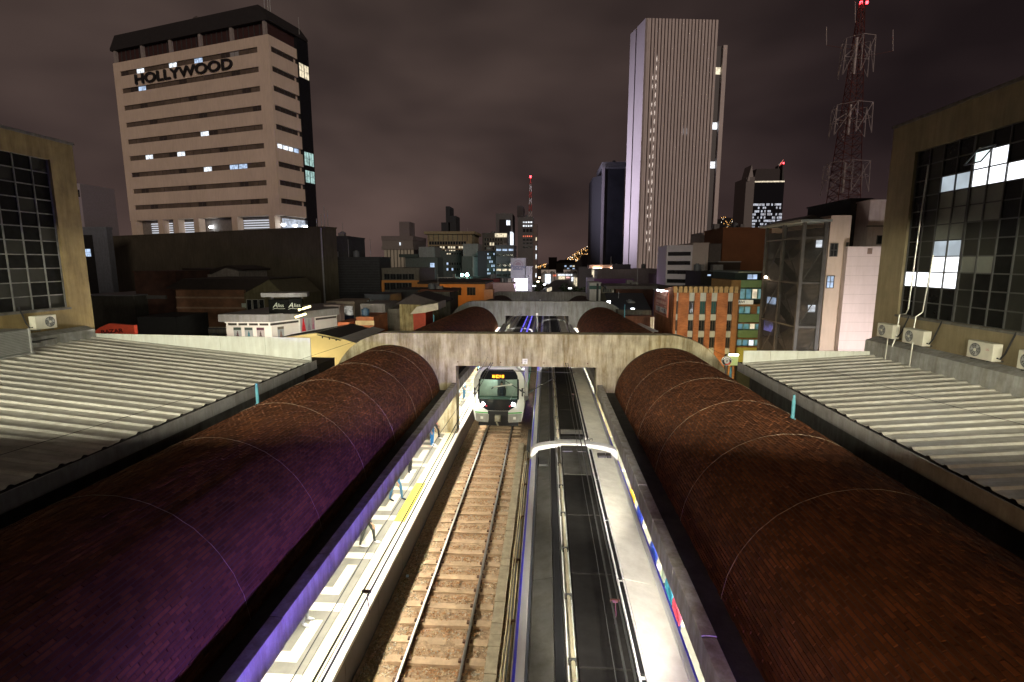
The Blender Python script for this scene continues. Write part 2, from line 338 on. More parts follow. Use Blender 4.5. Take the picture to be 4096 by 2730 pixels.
# ------------------------------------------------------------------ vaulted platform canopies, three bays
XL, XR, ZC, RV = -8.12, 6.18, 3.12, 2.62
BAYS = ((-4.0, 26.0), (26.85, 59.0), (59.85, 92.0))
SIDE = {-1: XL, 1: XR}
def arc(xc, r, a0, a1, n): return [(xc + r * math.cos(a0 + (a1 - a0) * k / n), ZC + r * math.sin(a0 + (a1 - a0) * k / n)) for k in range(n + 1)]
def vault(side, bay):
    y0, y1 = BAYS[bay]; xc = SIDE[side]; o = (xc, y0, 0)
    where = ('nearest bay, in front of the first concrete cross wall', 'second bay, between the first and second cross walls', 'third bay, behind the second cross wall')[bay]
    t = thing('vault_roof', 'dark red brick barrel vault on the %s of the tracks, %s' % ('left' if side < 0 else 'right', where), 'vaulted roof', o, group='brick vaults along the platforms')
    cuts = [y0 + 3 * k for k in range(1, 12)]
    outer = arc(xc, RV - .012, -.12, math.pi + .12, 40); inner = arc(xc, RV - .16, math.pi + .12, -.12, 40)
    sh = MB(o, True).prism(outer + inner, 'y', y0, y1, cuts=cuts).build('vault_shell', mortar, t)
    # bricks: courses run along the tracks
    bl, bh = (.22, .078) if bay == 0 else (.40, .16)
    nb = int(math.pi * RV / bh); pitch = math.pi / nb; cand = []; stuff = MB(o, True)
    if bay < 2:
        campos = Vector((0, 0, CAMZ))
        for i in range(nb):
            a = (i + .5) * pitch; off = (i % 2) * bl / 2; ny = int((y1 - max(y0, 1.5)) / bl) - 1; ys = y1 - (ny + 1) * bl + off - bl / 2
            c_, s_ = math.cos(a), math.sin(a); nrm = Vector((c_, 0, s_))
            for j in range(ny):
                ya = ys + j * bl; yb = ya + bl - .012
                p = Vector((xc + RV * c_, (ya + yb) / 2, ZC + RV * s_)); v = campos - p
                f = v.normalized().dot(nrm)
                if f < -.12: continue
                cand.append((f / v.length_squared if f > 0 else 0, i, ya, yb, a, R.uniform(-.011, .009), R.randrange(3), p))
        def seen(p):
            q = Vector((p.x, p.y, p.z - CAMZ)); dz = q.x * rows[0].z + q.y * rows[1].z + q.z * rows[2].z
            if dz < .5: return False
            ux = CX + FPX * (q.x * rows[0].x + q.y * rows[1].x + q.z * rows[2].x) / dz
            vy = CY + FPX * (q.x * rows[0].y + q.y * rows[1].y + q.z * rows[2].y) / dz
            return 0 < ux < 4096 and 0 < vy < 2730
        cand.sort(key=lambda c: -c[0]); big = set(); n = 0
        if bay == 0:
            for k, c in enumerate(cand):
                if n >= 300: break
                if seen(c[7]): big.add(k); n += 1
        protos = None
        for k, (_, i, ya, yb, a, dr, mi, p) in enumerate(cand):
            g = .5 * pitch - .004; r1 = RV + dr; r0 = RV - .03
            if k in big:
                if protos is None:
                    h = RV * g
                    protos = [MB().box(-h, h, -(yb - ya) / 2, (yb - ya) / 2, -.03, 0).mesh('brick', m) for m in brk]
                b = link('brick', protos[mi], t, (xc + r1 * math.cos(a) - o[0], (ya + yb) / 2 - o[1], ZC + r1 * math.sin(a) - o[2]))
                b.rotation_euler = (0, math.pi / 2 - a, 0)
            else:
                pp = [(xc + r * math.cos(a + s * g), y, ZC + r * math.sin(a + s * g)) for r, s, y in
                      ((r1, -1, ya), (r1, 1, ya), (r1, 1, yb), (r1, -1, yb), (r0, -1, ya), (r0, 1, ya), (r0, 1, yb), (r0, -1, yb))]
                for q in ((0, 1, 2, 3), (0, 4, 5, 1), (2, 6, 7, 3), (1, 5, 6, 2), (3, 7, 4, 0)): stuff.face([pp[z] for z in q], mi)
        tag(stuff.build('brickwork', brk, t), kind='stuff')
    # pale sealing strips over the expansion joints
    if bay < 1:
        first = 8.40 if side < 0 else 9.6
        y = y0 + 3 if bay else first
        while y < y1 - .8:
            pts = [(p[0], y + .01 * math.sin(9 * k), p[1]) for k, p in enumerate(arc(xc, RV + .010, .02, math.pi - .02, 36))]
            MB(o, True).tube(pts, .0045, 4).build('joint_strip', M('joint_sealant', (.34, .25, .18), .6, var=.6, scale=3), t)
            y += 3.15
    # gutter and the edge beam that faces the tracks, cast in two metre lengths
    s = -side
    xb0, xb1 = (-4.88, -4.62) if side < 0 else (2.68, 2.94)
    xg = xc + s * (RV - .02)
    g0, g1 = sorted((xg, xb0 if side < 0 else xb1))
    MB(o, True).prism([(g0, 3.26), (g1, 3.26), (g1, 3.33), (g0, 3.33)], 'y', y0, y1, cuts=cuts).build('gutter', gut, t)
    y = y0
    while y < y1 - .1:
        ye = min(y + 2.0, y1)
        dx = R.uniform(-.008, .008)
        MB(o, True).box(xb0 + dx, xb1 + dx, y + .012, ye - .012, 3.18, 3.74 + R.uniform(-.008, .008)).build('edge_beam', con_b, t, bevel=.012 if bay == 0 else 0)
        y += 2.0
    # outer wall that carries the vault
    xo = xc + side * (RV - .3)
    MB(o, True).prism([(xo, -7), (xo + side * .3, -7), (xo + side * .3, 2.9), (xo, 2.9)], 'y', y0, y1, cuts=cuts).build('outer_wall', con_d, t)
    return t
for bay in range(3):
    for side in (-1, 1): vault(side, bay)

def cross_wall(y, n, lab):
    dz = grade(y); o = (-1, y, -7)
    t = thing('cross_wall', lab, 'concrete frame', o, group='concrete cross walls over the tracks')
    ro = 3.24; A = math.pi
    P = [(XL - ro, -7)] + [(XL + ro * math.cos(A - k * A / 2 / 18), ZC + ro * math.sin(A - k * A / 2 / 18)) for k in range(19)]
    P += [(XR + ro * math.cos(A / 2 - k * A / 2 / 18), ZC + ro * math.sin(A / 2 - k * A / 2 / 18)) for k in range(19)] + [(XR + ro, -7)]
    P += [(XR + 2.3, -7), (XR + 2.3, 2.8)] + [(XR + 2.3 * math.cos(k * A / 14), 2.8 + 2.3 * math.sin(k * A / 14)) for k in range(1, 14)] + [(XR - 2.3, 2.8), (XR - 2.3, -7)]
    P += [(2.62, -7), (2.62, 4.65), (-4.66, 4.65), (-4.66, -7), (XL + 2.3, -7)]
    P += [(XL + 2.3, 2.8)] + [(XL + 2.3 * math.cos(k * A / 14), 2.8 + 2.3 * math.sin(k * A / 14)) for k in range(1, 14)] + [(XL - 2.3, 2.8), (XL - 2.3, -7)]
    P = [(p[0], p[1] + dz if p[1] > -7 else -7) for p in P]
    MB(o).prism(P, 'y', y, y + .84).build('wall', con if n == 0 else con_w2, t, bevel=.03)
    for k in range(7):                                              # tie holes low on the face
        x = -4.55 + k * 1.12; m = MB(o)
        m.tube([(x, y - .012, 4.86 + dz), (x, y + .02, 4.86 + dz)], .035, 8); m.build('tie_hole', rust, t)
    s = thing('number_plate', 'small white number plate on the ' + ('nearest', 'second', 'farthest')[n] + ' concrete cross wall', 'plate', (at(2100, 1442, y)[0] if n == 0 else -1.0, y - .02, (4.93 if n == 0 else 4.85) + dz))
    MB().box(-.13, .13, -.015, .015, -.14, .14).build('plate', white, s)
    if n == 0:
        text('150', .11, black, s, (0, -.017, .055), ext=.002); text('33', .11, black, s, (0, -.017, -.065), ext=.002)
    return t
con_w2 = M('concrete_grey', (.26, .26, .25), .85, var=.2, scale=.9, bump=.2, stain=.4)
cross_wall(26.0, 0, 'nearest weathered concrete cross wall framing the oncoming train')
cross_wall(59.0, 1, 'second grey concrete cross wall behind the nearest one')
cross_wall(92.0, 2, 'farthest dark concrete cross wall near the street')

# turquoise vent pipes standing on the vaults
pipe_t = M('pipe_turquoise', (.08, .26, .32), .5, var=.2); 
def vent(x, y, h, lab):
    xc = XL if x < 0 else XR; z = ZC + math.sqrt(RV ** 2 - (x - xc) ** 2) + grade(y) - .03
    t = thing('vent_pipe', lab, 'pipe', (x, y, z), group='turquoise pipes on the vaults')
    MB().tube([(0, 0, 0), (0, 0, h * .8)], .05, 12).build('pipe', pipe_t, t, smooth=False)
    MB().tube([(0, 0, h * .79), (0, 0, h * .84), (0, 0, h)], .036, 12).build('cap', pipe_t, t)
    MB().tube([(0, 0, 0), (0, 0, .035)], .085, 12).build('flange', pipe_t, t)
vent(-9.36, 15.65, .72, 'blue vent pipe standing on the near left brick vault')
vent(7.1, 14.7, .72, 'turquoise vent pipe standing on the near right brick vault')
x_, _ = at(2475, 1290, 50); vent(min(x_, XR + 2.0), 46.5, 1.2, 'small turquoise pipe on the far right vault behind the cross wall')
x_, _ = at(1640, 1275, 48); vent(max(x_, XL - 2.2), 46.5, 1.2, 'small turquoise pipe on the far left vault behind the cross wall')
vent(XR + 2.3, 23.6, .9, 'pale pipe beside the far end of the right metal roof')

# ------------------------------------------------------------------ trackbed
y_ = [i * .5 for i in range(-8, 62)] + [27 + k * 4 for k in range(1, 20)]
y_ = sorted(set([y for y in y_ if y <= 27] + [27 + k * 4 for k in range(0, 20)]))
bm_ = MB(g=True); xs_ = [-4.68, -4.3, -4.0, -3.7, -3.3, -2.9, -2.5, -2.1, -1.7, -1.3, -1.0, -.6, 0, .6, 1.6, 2.66]
def bz(x, y): return -.205 - .05 * math.cos((y) / .72 * 6.283) * (1 if -3.9 < x < -1.6 else 0) + .02 * math.sin(x * 7 + y * 3.1) + .015 * math.sin(y * 5.3)
for ya, yb in zip(y_, y_[1:]):
    for xa, xb in zip(xs_, xs_[1:]):
        bm_.face([(xa, ya, bz(xa, ya)), (xb, ya, bz(xb, ya)), (xb, yb, bz(xb, yb)), (xa, yb, bz(xa, yb))])
bal = M('ballast', (.38, .25, .145), .95, var=.5, scale=9, bump=.8, bscale=45)
tag(bm_.build('trackbed', bal, smooth=True), kind='structure')
st = MB(); bal2 = [M('ballast_stone_%s' % n, c, .9, var=.45, scale=14) for n, c in (('tan', (.56, .41, .24)), ('grey', (.46, .39, .29)), ('rusty', (.42, .22, .10)))]
for _ in range(16000):
    y = 8 + 22 * R.random() ** 1.25; x = R.uniform(-4.55, -.75); s = R.uniform(.018, .042)
    zz = bz(x, y) + s * .35 + grade(y); mi = 2 if (-3.75 < x < -1.75 and R.random() < .75) else R.randrange(2)
    a = R.uniform(0, 6.28); ca, sa = math.cos(a) * s, math.sin(a) * s; k = R.uniform(.6, 1.1)
    pts = [(x + ca, y + sa, zz), (x - sa * k, y + ca * k, zz + s * R.uniform(-.3, .3)), (x - ca, y - sa, zz), (x + sa * k, y - ca * k, zz + s * .2), (x + R.uniform(-.3, .3) * s, y, zz + s * .75)]
    i = [st.pt(p) for p in pts]
    for q in ((0, 1, 4), (1, 2, 4), (2, 3, 4), (3, 0, 4)): st.f.append([i[z] for z in q]); st.m.append(mi)
tag(st.build('ballast_stones', bal2), kind='stuff')
gr = MB()
for _ in range(2600):
    y = 9 + 18 * R.random(); x = -4.55 + .5 * R.random() ** 1.5
    if math.sin(y * 1.3) + math.sin(y * .47 + 1) < .1: continue
    z = bz(x, y); h = R.uniform(.03, .09); a = R.uniform(0, 6.28)
    gr.face([(x - .006, y, z), (x + .006, y, z), (x + math.cos(a) * .04, y + math.sin(a) * .04, z + h)])
tag(gr.build('weeds', M('weed', (.07, .12, .03), .8, var=.4, scale=5)), kind='stuff')
def track(xc, lab, ya, yb, sleepers):
    t = thing('railway_track', lab, 'railway track', (xc, ya, 0))
    o = (xc, ya, 0); cuts = [27 + 4 * k for k in range(20)]
    for s in (-.7525, .7525):
        c = xc + s
        MB(o, True).prism([(c - .065, -.16), (c + .065, -.16), (c + .065, -.145), (c + .012, -.13), (c + .012, -.035), (c - .012, -.035), (c - .012, -.13), (c - .065, -.145)], 'y', ya, yb, cuts=cuts).build('rail_web', rust, t)
        MB(o, True).prism([(c - .036, -.035), (c + .036, -.035), (c + .036, -.008), (c + .026, 0), (c - .026, 0), (c - .036, -.008)], 'y', ya, yb, cuts=cuts).build('rail_head', rail_t, t)
    if sleepers:
        a = [MB().box(-.115, .115, 0, 0, 0, 0)]
        sm = MB().prism([(-1.30, -.30), (1.30, -.30), (1.30, -.165), (.95, -.150), (.5, -.180), (-.5, -.180), (-.95, -.150), (-1.30, -.165)], 'y', -.12, .12).mesh('sleeper', slp)
        cm = MB().box(-.035, .035, -.05, .05, -.165, -.115).mesh('rail_clip', rust)
        y = 3.0
        while y < 33:
            so = link('sleeper', sm, t, (0, y - ya + R.uniform(-.02, .02), grade(y) + .012 + R.uniform(-.008, .008))); so.rotation_euler = (0, 0, R.uniform(-.012, .012))
            for c_ in (-.8525, -.6525, .6525, .8525): link('rail_clip', cm, so, (c_, 0, 0))
            y += .72
track(-2.77, 'rusty railway track with concrete sleepers running under the oncoming train', -4, 92, True)
track(1.02, 'railway track hidden under the parked train', -4, 92, False)
# cable trough with concrete lids between the tracks, and the pale pipes over it
ct = thing('cable_trough', 'row of pale concrete trough lids beside the right rail', 'cable trough', (-1.3, 0, -.2))
y = 3.0; lidm = M('trough_lid', (.40, .33, .22), .9, var=.25, scale=4, bump=.2)
while y < 27:
    l_ = .92 if R.random() < .75 else .45
    MB((-1.3, 0, -.2)).box(-1.44 + R.uniform(-.015, .015), -1.13, y, y + l_ - .02, -.24, -.115 + R.uniform(0, .03)).build('lid', lidm, ct)
    y += l_
pp = thing('conduit', 'pair of thin pale conduits running low between the two tracks', 'conduit', (-.95, 0, 0))
for dx, zz, r in ((-.05, .08, .022), (.03, .10, .022), (.12, .0, .03)):
    MB((-.95, 0, 0)).tube([(-.95 + dx + .01 * math.sin(y * 1.1), y, zz + .012 * math.sin(y * .9 + dx * 30)) for y in range(-3, 27)], r, 8).build('pipe', M('conduit_paint', (.55, .44, .24), .35, metal=.3, var=.2), pp, smooth=True)
for y in range(-2, 27, 3):
    MB((-.95, 0, 0)).box(-1.03, -.78, y - .03, y + .03, -.22, .07).build('bracket', rust, pp)
tag(MB().box(-.98, -.72, -4, 30, -.3, -.06).build('duct_wall', con_d), 'low dark concrete duct wall beside the parked train', 'duct')
for k, (u, v) in enumerate(((1743, 2040), (1815, 2050))):
    pass
t = tag(MB().box(-.045, .045, -.07, .07, 0, .012).face([(-.03, -.05, .0125), (.03, -.05, .0125), (.03, .02, .0125), (-.03, .02, .0125)]).build('scrap_of_paper', M('paper_blue', (.45, .66, .85), .6)), 'small pale blue scrap of paper lying beside the dark platform wall', 'litter'); t.location = (-4.42, 15.1, -.13); t.rotation_euler = (0, 0, .3)

# ------------------------------------------------------------------ platforms
tile_l = M('tile_pale', (.62, .56, .44), .35, var=.1, scale=2); tile_g = M('tile_grey', (.19, .18, .15), .35, var=.2, scale=2)
tac = M('tactile_pale_yellow', (.80, .71, .40), .5, var=.1); tacy = M('tactile_yellow', (.85, .66, .01), .45, var=.05)
edge_m = M('platform_edge', (.70, .68, .60), .4, var=.08); panel_m = M('platform_wall_panel', (.055, .05, .055), .5, var=.25, scale=2)
def platform(side, bay):
    y0, y1 = BAYS[bay]; y1 += .85
    X = lambda d: (-4.60 - d) if side < 0 else (2.72 + d)             # d = distance in from the platform edge
    o = (X(3), y0, 0); dz = lambda y: grade(y)
    t = thing('platform', '%s station platform, %s bay' % ('left' if side < 0 else 'right', ('nearest', 'second', 'third')[bay]), None, o, kind='structure'); 
    cuts = [27 + 4 * k for k in range(20)]
    def slab(d0, d1, ya, yb, z0, z1, name, m, **k):
        a, b = sorted((X(d0), X(d1))); return MB(o, True).box(a, b, ya, yb, z0, z1).build(name, m, t, **k)
    a, b = sorted((X(.06), X(6.0)))
    MB(o, True).prism([(a, -7), (b, -7), (b, .972), (a, .972)], 'y', y0, y1, cuts=cuts).build('slab', con_d, t)
    y = y0
    while y < y1 - .2:
        ye = min(y + 2.4, y1); slab(.0, .055, y + .008, ye - .008, -.02, .90, 'wall_panel', panel_m); y += 2.4
    y = y0; step = 2.4
    while y < y1 - .2:
        ye = min(y + step, y1)
        for k in range(4): slab(-.04 + k * .075, .028 + k * .075, y + .004, ye - .004, .93 if k else .90, 1.0, 'edge_strip', edge_m)
        y += step
    y = y0 + .1; ny = 0
    while y < y1 - .3:
        far = bay > 0; st_ = 1.2 if far else .4
        ye = min(y + st_, y1)
        slab(.29, .66, y + .003, ye - .003, .975, 1.004, 'tactile_tile', tacy if (side < 0 and 16.4 < y < 19.4) else tac)
        y += st_
    P = 2.4; y = y0 - 1
    while y < y1 - P:
        for (ya, yb, d0, d1, m) in ((0, .32, .68, 3.4, tile_l), (.32, 2.4, .68, .98, tile_g), (.32, .66, .98, 3.4, tile_g), (.66, .98, .98, 2.4, tile_l), (.98, 2.06, .98, 1.28, tile_l),
                                    (.98, 2.06, 1.28, 1.6, tile_g), (.98, 2.06, 1.6, 2.4, tile_l), (.66, 2.06, 2.4, 3.4, tile_g), (2.06, 2.4, .98, 3.4, tile_g)):
            slab(d0 + .003, d1 - .003, y + ya + .003, y + yb - .003, .975, 1.0, 'paving_tile', m)
        y += P
for bay in range(3):
    for side in (-1, 1): platform(side, bay)

# ------------------------------------------------------------------ sloping metal roofs beside the vaults
def metal_roof(side):
    if side < 0: xe, ze, xw, zw, y0, y1 = -11.0, 5.42, -22.0, 6.48, -3.0, 23.0
    else: xe, ze, xw, zw, y0, y1 = 9.02, 5.46, 15.0, 5.93, -3.0, 23.6
    s = -1 if side < 0 else 1; wd = abs(xw - xe); slope = math.atan2(zw - ze, wd); ln = math.hypot(wd, zw - ze)
    o = (xe, y0, ze)
    t = thing('metal_roof', 'ribbed pale metal roof sloping up to the %s building' % ('left' if side < 0 else 'right'), 'roof', o)
    P = .56
    prof = [(0, 0), (.18, 0), (.235, .05), (.315, .05), (.37, 0), (P + .02, 0)]
    a = MB()
    for x0, x1 in ((0, ln),):
        for (ya, za), (yb, zb) in zip(prof, prof[1:]):
            a.face([(x0, ya, za), (x1, ya, za), (x1, yb, zb), (x0, yb, zb)])
            a.face([(x0, ya, za - .006), (x0, yb, zb - .006), (x1, yb, zb - .006), (x1, ya, za - .006)])
        for (ya, za), (yb, zb) in zip(prof, prof[1:]): a.face([(0, ya, za), (0, yb, zb), (0, yb, zb - .006), (0, ya, za - .006)])
    me = a.mesh('roof_panel', roofm)
    n = int((y1 - y0) / P)
    for k in range(n):
        p = link('roof_panel', me, t, (-s * R.uniform(.0, .05), y1 - y0 - (k + 1) * P, R.uniform(-.004, .004)))
        if s > 0: p.rotation_euler = (0, -slope, 0)
        else: p.rotation_euler = (0, -slope, math.pi); p.location.y += P
    # eave gutter fascia, with the dark cavity under the sheets
    f0, f1 = sorted((xe - s * .10, xe - s * .14))
    for k in range(7):
        ya = y1 - .02 + .3 - (k + 1) * 3.85; MB(o).box(f0, f1, max(y0, ya + .006), ya + 3.85, ze - .42, ze - .02).build('fascia', M('fascia_grey_steel', (.34, .33, .33), .55, metal=.2, var=.2, stain=.25), t)
    g0, g1 = sorted((xe - s * .10, xe + s * .3)); MB(o).box(g0, g1, y0, y1 + .25, ze - .43, ze - .405).build('gutter', steel_d, t)
    w0, w1 = sorted((xe + s * .35, xe + s * .5)); MB(o).box(w0, w1, y0, y1, -7, ze - .08).build('wall', con_d, t)
    # white upstand along the far gable
    zt = 6.50 if s < 0 else 6.02; zl = zt + (.12 if s < 0 else .04); q = MB(o)
    for k in range(5):
        xa, xb = xe + (xw - xe) * k / 5, xe + (xw - xe) * (k + 1) / 5; xb -= s * .012
        za, zb = zt + (zl - zt) * k / 5, zt + (zl - zt) * (k + 1) / 5
        poly = [(xa, ze - .1 + (zw - ze) * k / 5), (xb, ze - .1 + (zw - ze) * (k + 1) / 5), (xb, zb), (xa, za)]
        MB(o).prism(poly, 'y', y1 + .02, y1 + .07).build('upstand', flash, t)
    return t
metal_roof(-1); metal_roof(1)
def cable(name, pts, lab, r=.007, sag=0.):
    pts = [Vector(p) for p in pts]; q = []
    for a, b in zip(pts, pts[1:]):
        for k in range(8): t = k / 8; p = a.lerp(b, t); p.z -= sag * 4 * t * (1 - t); q.append(p)
    q.append(pts[-1]); o = tuple(pts[0])
    ob = MB(o).tube(q, r, 5).build(name, wire_m); ob.location = o
    return tag(ob, lab, 'cable')
cable('cable', [(-12.6, 9.0, 5.66), (-11.6, 16, 5.60), (-11.1, 22.6, 5.62), (-8.6, 25.95, 6.35)], 'thin dark cable along the eave of the left metal roof up to the cross wall')
cable('cable', [(11.0, 21.5, 5.78), (12.0, 15.5, 5.80), (12.6, 12.6, 5.86)], 'thin dark cable lying across the right metal roof')
cable('cable', [(6.9, 25.9, 6.42), (9.3, 25.6, 5.2)], 'thin dark cable drooping down the right shoulder of the cross wall')

# ------------------------------------------------------------------ people
def skin_body(pose):
    J = {'pelvis': (0, 0, .95), 'belly': (0, -.01, 1.10), 'chest': (0, 0, 1.32), 'neck': (0, 0, 1.48), 'chin': (0, -.03, 1.56), 'head': (0, -.015, 1.66), 'crown': (0, .0, 1.76)}
    Rr = {'pelvis': (.150, .11), 'belly': (.135, .10), 'chest': (.165, .105), 'neck': (.056, .058), 'chin': (.062, .07), 'head': (.078, .095), 'crown': (.045, .055)}
    E_ = [('pelvis', 'belly'), ('belly', 'chest'), ('chest', 'neck'), ('neck', 'chin'), ('chin', 'head'), ('head', 'crown')]
    st = .0 if pose == 'stand' else .20
    for s, n in ((-1, 'l'), (1, 'r')):
        f = s * st
        J['hip' + n] = (s * .095, 0, .88); J['knee' + n] = (s * .105, -f * .75 - .01, .49); J['ankle' + n] = (s * .11, -f + (.03 if f < 0 else 0) + .02, .085); J['ball' + n] = (s * .125, -f - .10, .035); J['toe' + n] = (s * .13, -f - .17, .03)
        Rr['hip' + n] = (.095, .095); Rr['knee' + n] = (.062, .062); Rr['ankle' + n] = (.042, .045); Rr['ball' + n] = (.045, .03); Rr['toe' + n] = (.035, .022)
        J['sho' + n] = (s * .19, 0, 1.41); J['elb' + n] = (s * .235, .03 + f * .4, 1.13); J['wri' + n] = (s * .235, -.06 + f * .7, .89); J['palm' + n] = (s * .232, -.085 + f * .8, .82)
        Rr['sho' + n] = (.062, .062); Rr['elb' + n] = (.043, .043); Rr['wri' + n] = (.030, .026); Rr['palm' + n] = (.020, .036)
        E_ += [('pelvis', 'hip' + n), ('hip' + n, 'knee' + n), ('knee' + n, 'ankle' + n), ('ankle' + n, 'ball' + n), ('ball' + n, 'toe' + n), ('chest', 'sho' + n), ('sho' + n, 'elb' + n), ('elb' + n, 'wri' + n), ('wri' + n, 'palm' + n)]
        for k, (dy, ln) in enumerate(((-.03, .085), (-.01, .095), (.01, .09), (.03, .07))):
            J['fa%d' % k + n] = (s * .228, -.085 + f * .8 + dy, .745); J['fb%d' % k + n] = (s * .215, -.095 + f * .8 + dy, .765 - ln)
            Rr['fa%d' % k + n] = (.010, .010); Rr['fb%d' % k + n] = (.008, .008); E_ += [('palm' + n, 'fa%d' % k + n), ('fa%d' % k + n, 'fb%d' % k + n)]
        J['th' + n] = (s * .222, -.135 + f * .8, .80); J['tt' + n] = (s * .215, -.15 + f * .8, .755); Rr['th' + n] = (.011, .011); Rr['tt' + n] = (.009, .009); E_ += [('palm' + n, 'th' + n), ('th' + n, 'tt' + n)]
    J['nose'] = (0, -.122, 1.645); Rr['nose'] = (.014, .016); E_.append(('head', 'nose'))
    ks = list(J); me = bpy.data.meshes.new('p'); me.from_pydata([J[k] for k in ks], [(ks.index(a), ks.index(b)) for a, b in E_], [])
    ob = bpy.data.objects.new('p', me); C.objects.link(ob)
    ob.modifiers.new('s', 'SKIN'); ob.modifiers.new('u', 'SUBSURF').levels = 1
    for k, n in enumerate(ks):
        sv = me.skin_vertices[0].data[k]; sv.radius = Rr[n]; sv.use_root = (n == 'pelvis')
    dg = bpy.context.evaluated_depsgraph_get(); out = bpy.data.meshes.new_from_object(ob.evaluated_get(dg))
    bpy.data.objects.remove(ob); bpy.data.meshes.remove(me)
    out.materials.clear()
    for _ in range(4): out.materials.append(black)
    for p in out.polygons:
        c = p.center; arm = abs(c.x) > .175 + (.03 if c.z < 1.2 else 0)
        p.material_index = 0 if c.z < .095 else 3 if (c.z > 1.50 or (arm and c.z < .93)) else 2 if (c.z > .98 or arm) else 1
        p.use_smooth = True
    return out
BODY = {p: skin_body(p) for p in ('stand', 'walk')}
skin_m = [M('skin_%s' % n, c, .6, var=.06) for n, c in (('tan', (.42, .24, .15)), ('brown', (.26, .14, .085)))]
hair_m = M('hair_dark', (.016, .012, .010), .6, var=.3)
hm = MB()
for i in range(7):
    for j in range(12):
        def hp_(i, j):
            th = 1.75 * i / 7; ph = 6.2832 * j / 12; k = 1 if math.sin(ph) > -.2 or th < .9 else .72
            return (.092 * math.sin(th * k) * math.cos(ph), .005 + .112 * math.sin(th * k) * math.sin(ph), 1.665 + .118 * math.cos(th * k))
        hm.face([hp_(i, j), hp_(i + 1, j), hp_(i + 1, j + 1), hp_(i, j + 1)])
hair_me = hm.mesh('hair', hair_m, True)
def cloth(c): return M('cloth_%d_%d_%d' % tuple(int(x * 100) for x in c), c, .85, var=.12, scale=9)
def person(x, y, z, rz, pose, shoes, pants, top, label, group, sc_=1.0):
    t = thing('person', label, 'person', (x, y, z), rz, group)
    me = BODY[pose].copy(); me.name = 'body'
    for k_, m in enumerate((cloth(shoes), cloth(pants), cloth(top), R.choice(skin_m))): me.materials[k_] = m
    o = link('body', me, t); o.scale = (sc_,) * 3
    h = link('hair', hair_me, t); h.scale = (sc_,) * 3
W_, K_, J_ = (.8, .8, .8), (.03, .03, .035), (.05, .16, .30)
pg = 'people waiting on the left platform'
for x, y, rz, po, sh, pa, to, lab in (
    (-5.62, 14.95, 1.7, 'walk', W_, (.05, .055, .05), K_, 'person in dark trousers and white shoes nearest on the left platform'),
    (-5.62, 18.1, 1.3, 'walk', K_, J_, (.3, .3, .3), 'person in blue jeans and dark trainers walking on the left platform'),
    (-5.75, 20.6, 1.5, 'stand', W_, K_, (.5, .4, .3), 'person with white trainers by the yellow tactile strip'),
    (-5.55, 24.0, 1.4, 'stand', W_, (.03, .16, .42), W_, 'person in bright blue jeans and white shoes on the left platform'),
    (-5.60, 24.9, 1.6, 'walk', W_, K_, (.4, .1, .1), 'person in black trousers just behind the one in bright blue jeans'),
    (-5.55, 26.9, 1.5, 'stand', W_, (.3, .28, .26), (.2, .25, .3), 'person in pale trousers on the left platform near the cross wall'),
    (-5.5, 29.9, 1.2, 'walk', W_, K_, (.7, .7, .7), 'person in black trousers and white trainers past the cross wall column'),
    (-5.5, 31.2, 1.5, 'stand', W_, (.04, .05, .09), (.3, .4, .5), 'person in navy trousers past the cross wall column'),
    (-5.45, 33.4, 1.4, 'stand', W_, J_, (.6, .6, .6), 'person in jeans farther along the left platform beside the train'),
    (-5.4, 40.2, 1.6, 'stand', W_, K_, (.1, .2, .3), 'farthest person on the left platform beside the train'),
    (-5.95, 11.3, 1.6, 'stand', (.55, .55, .6), (.2, .2, .22), K_, 'person at the bottom of the left platform showing one grey shoe')):
    person(x, y, 1.0 + grade(y), rz, po, sh, pa, to, lab, pg, R.uniform(.94, 1.04))
for x, y, to, pa, lab in ((3.02, 13.2, (.02, .04, .35), (.02, .03, .2), 'person in a dark blue shirt between the parked train and the right beam'), (3.12, 12.2, (.75, .72, .7), (.1, .1, .15), 'person in a white shirt between the parked train and the right beam'),
                     (3.05, 11.5, (.05, .35, .55), (.02, .02, .08), 'person in a turquoise shirt on the right platform'), (3.05, 10.8, (.75, .08, .16), (.02, .03, .25), 'person in a red shirt on the right platform'),
                     (3.0, 16.6, (.9, .45, .05), (.05, .05, .2), 'person in an orange top on the right platform by the carriage joint'), (3.05, 15.4, (.03, .05, .5), (.02, .02, .1), 'person in a bright blue top on the right platform by the carriage joint')):
    person(x, y, 1.0, -1.6, 'stand', W_, pa, to, lab, 'people on the right platform', R.uniform(.95, 1.03))

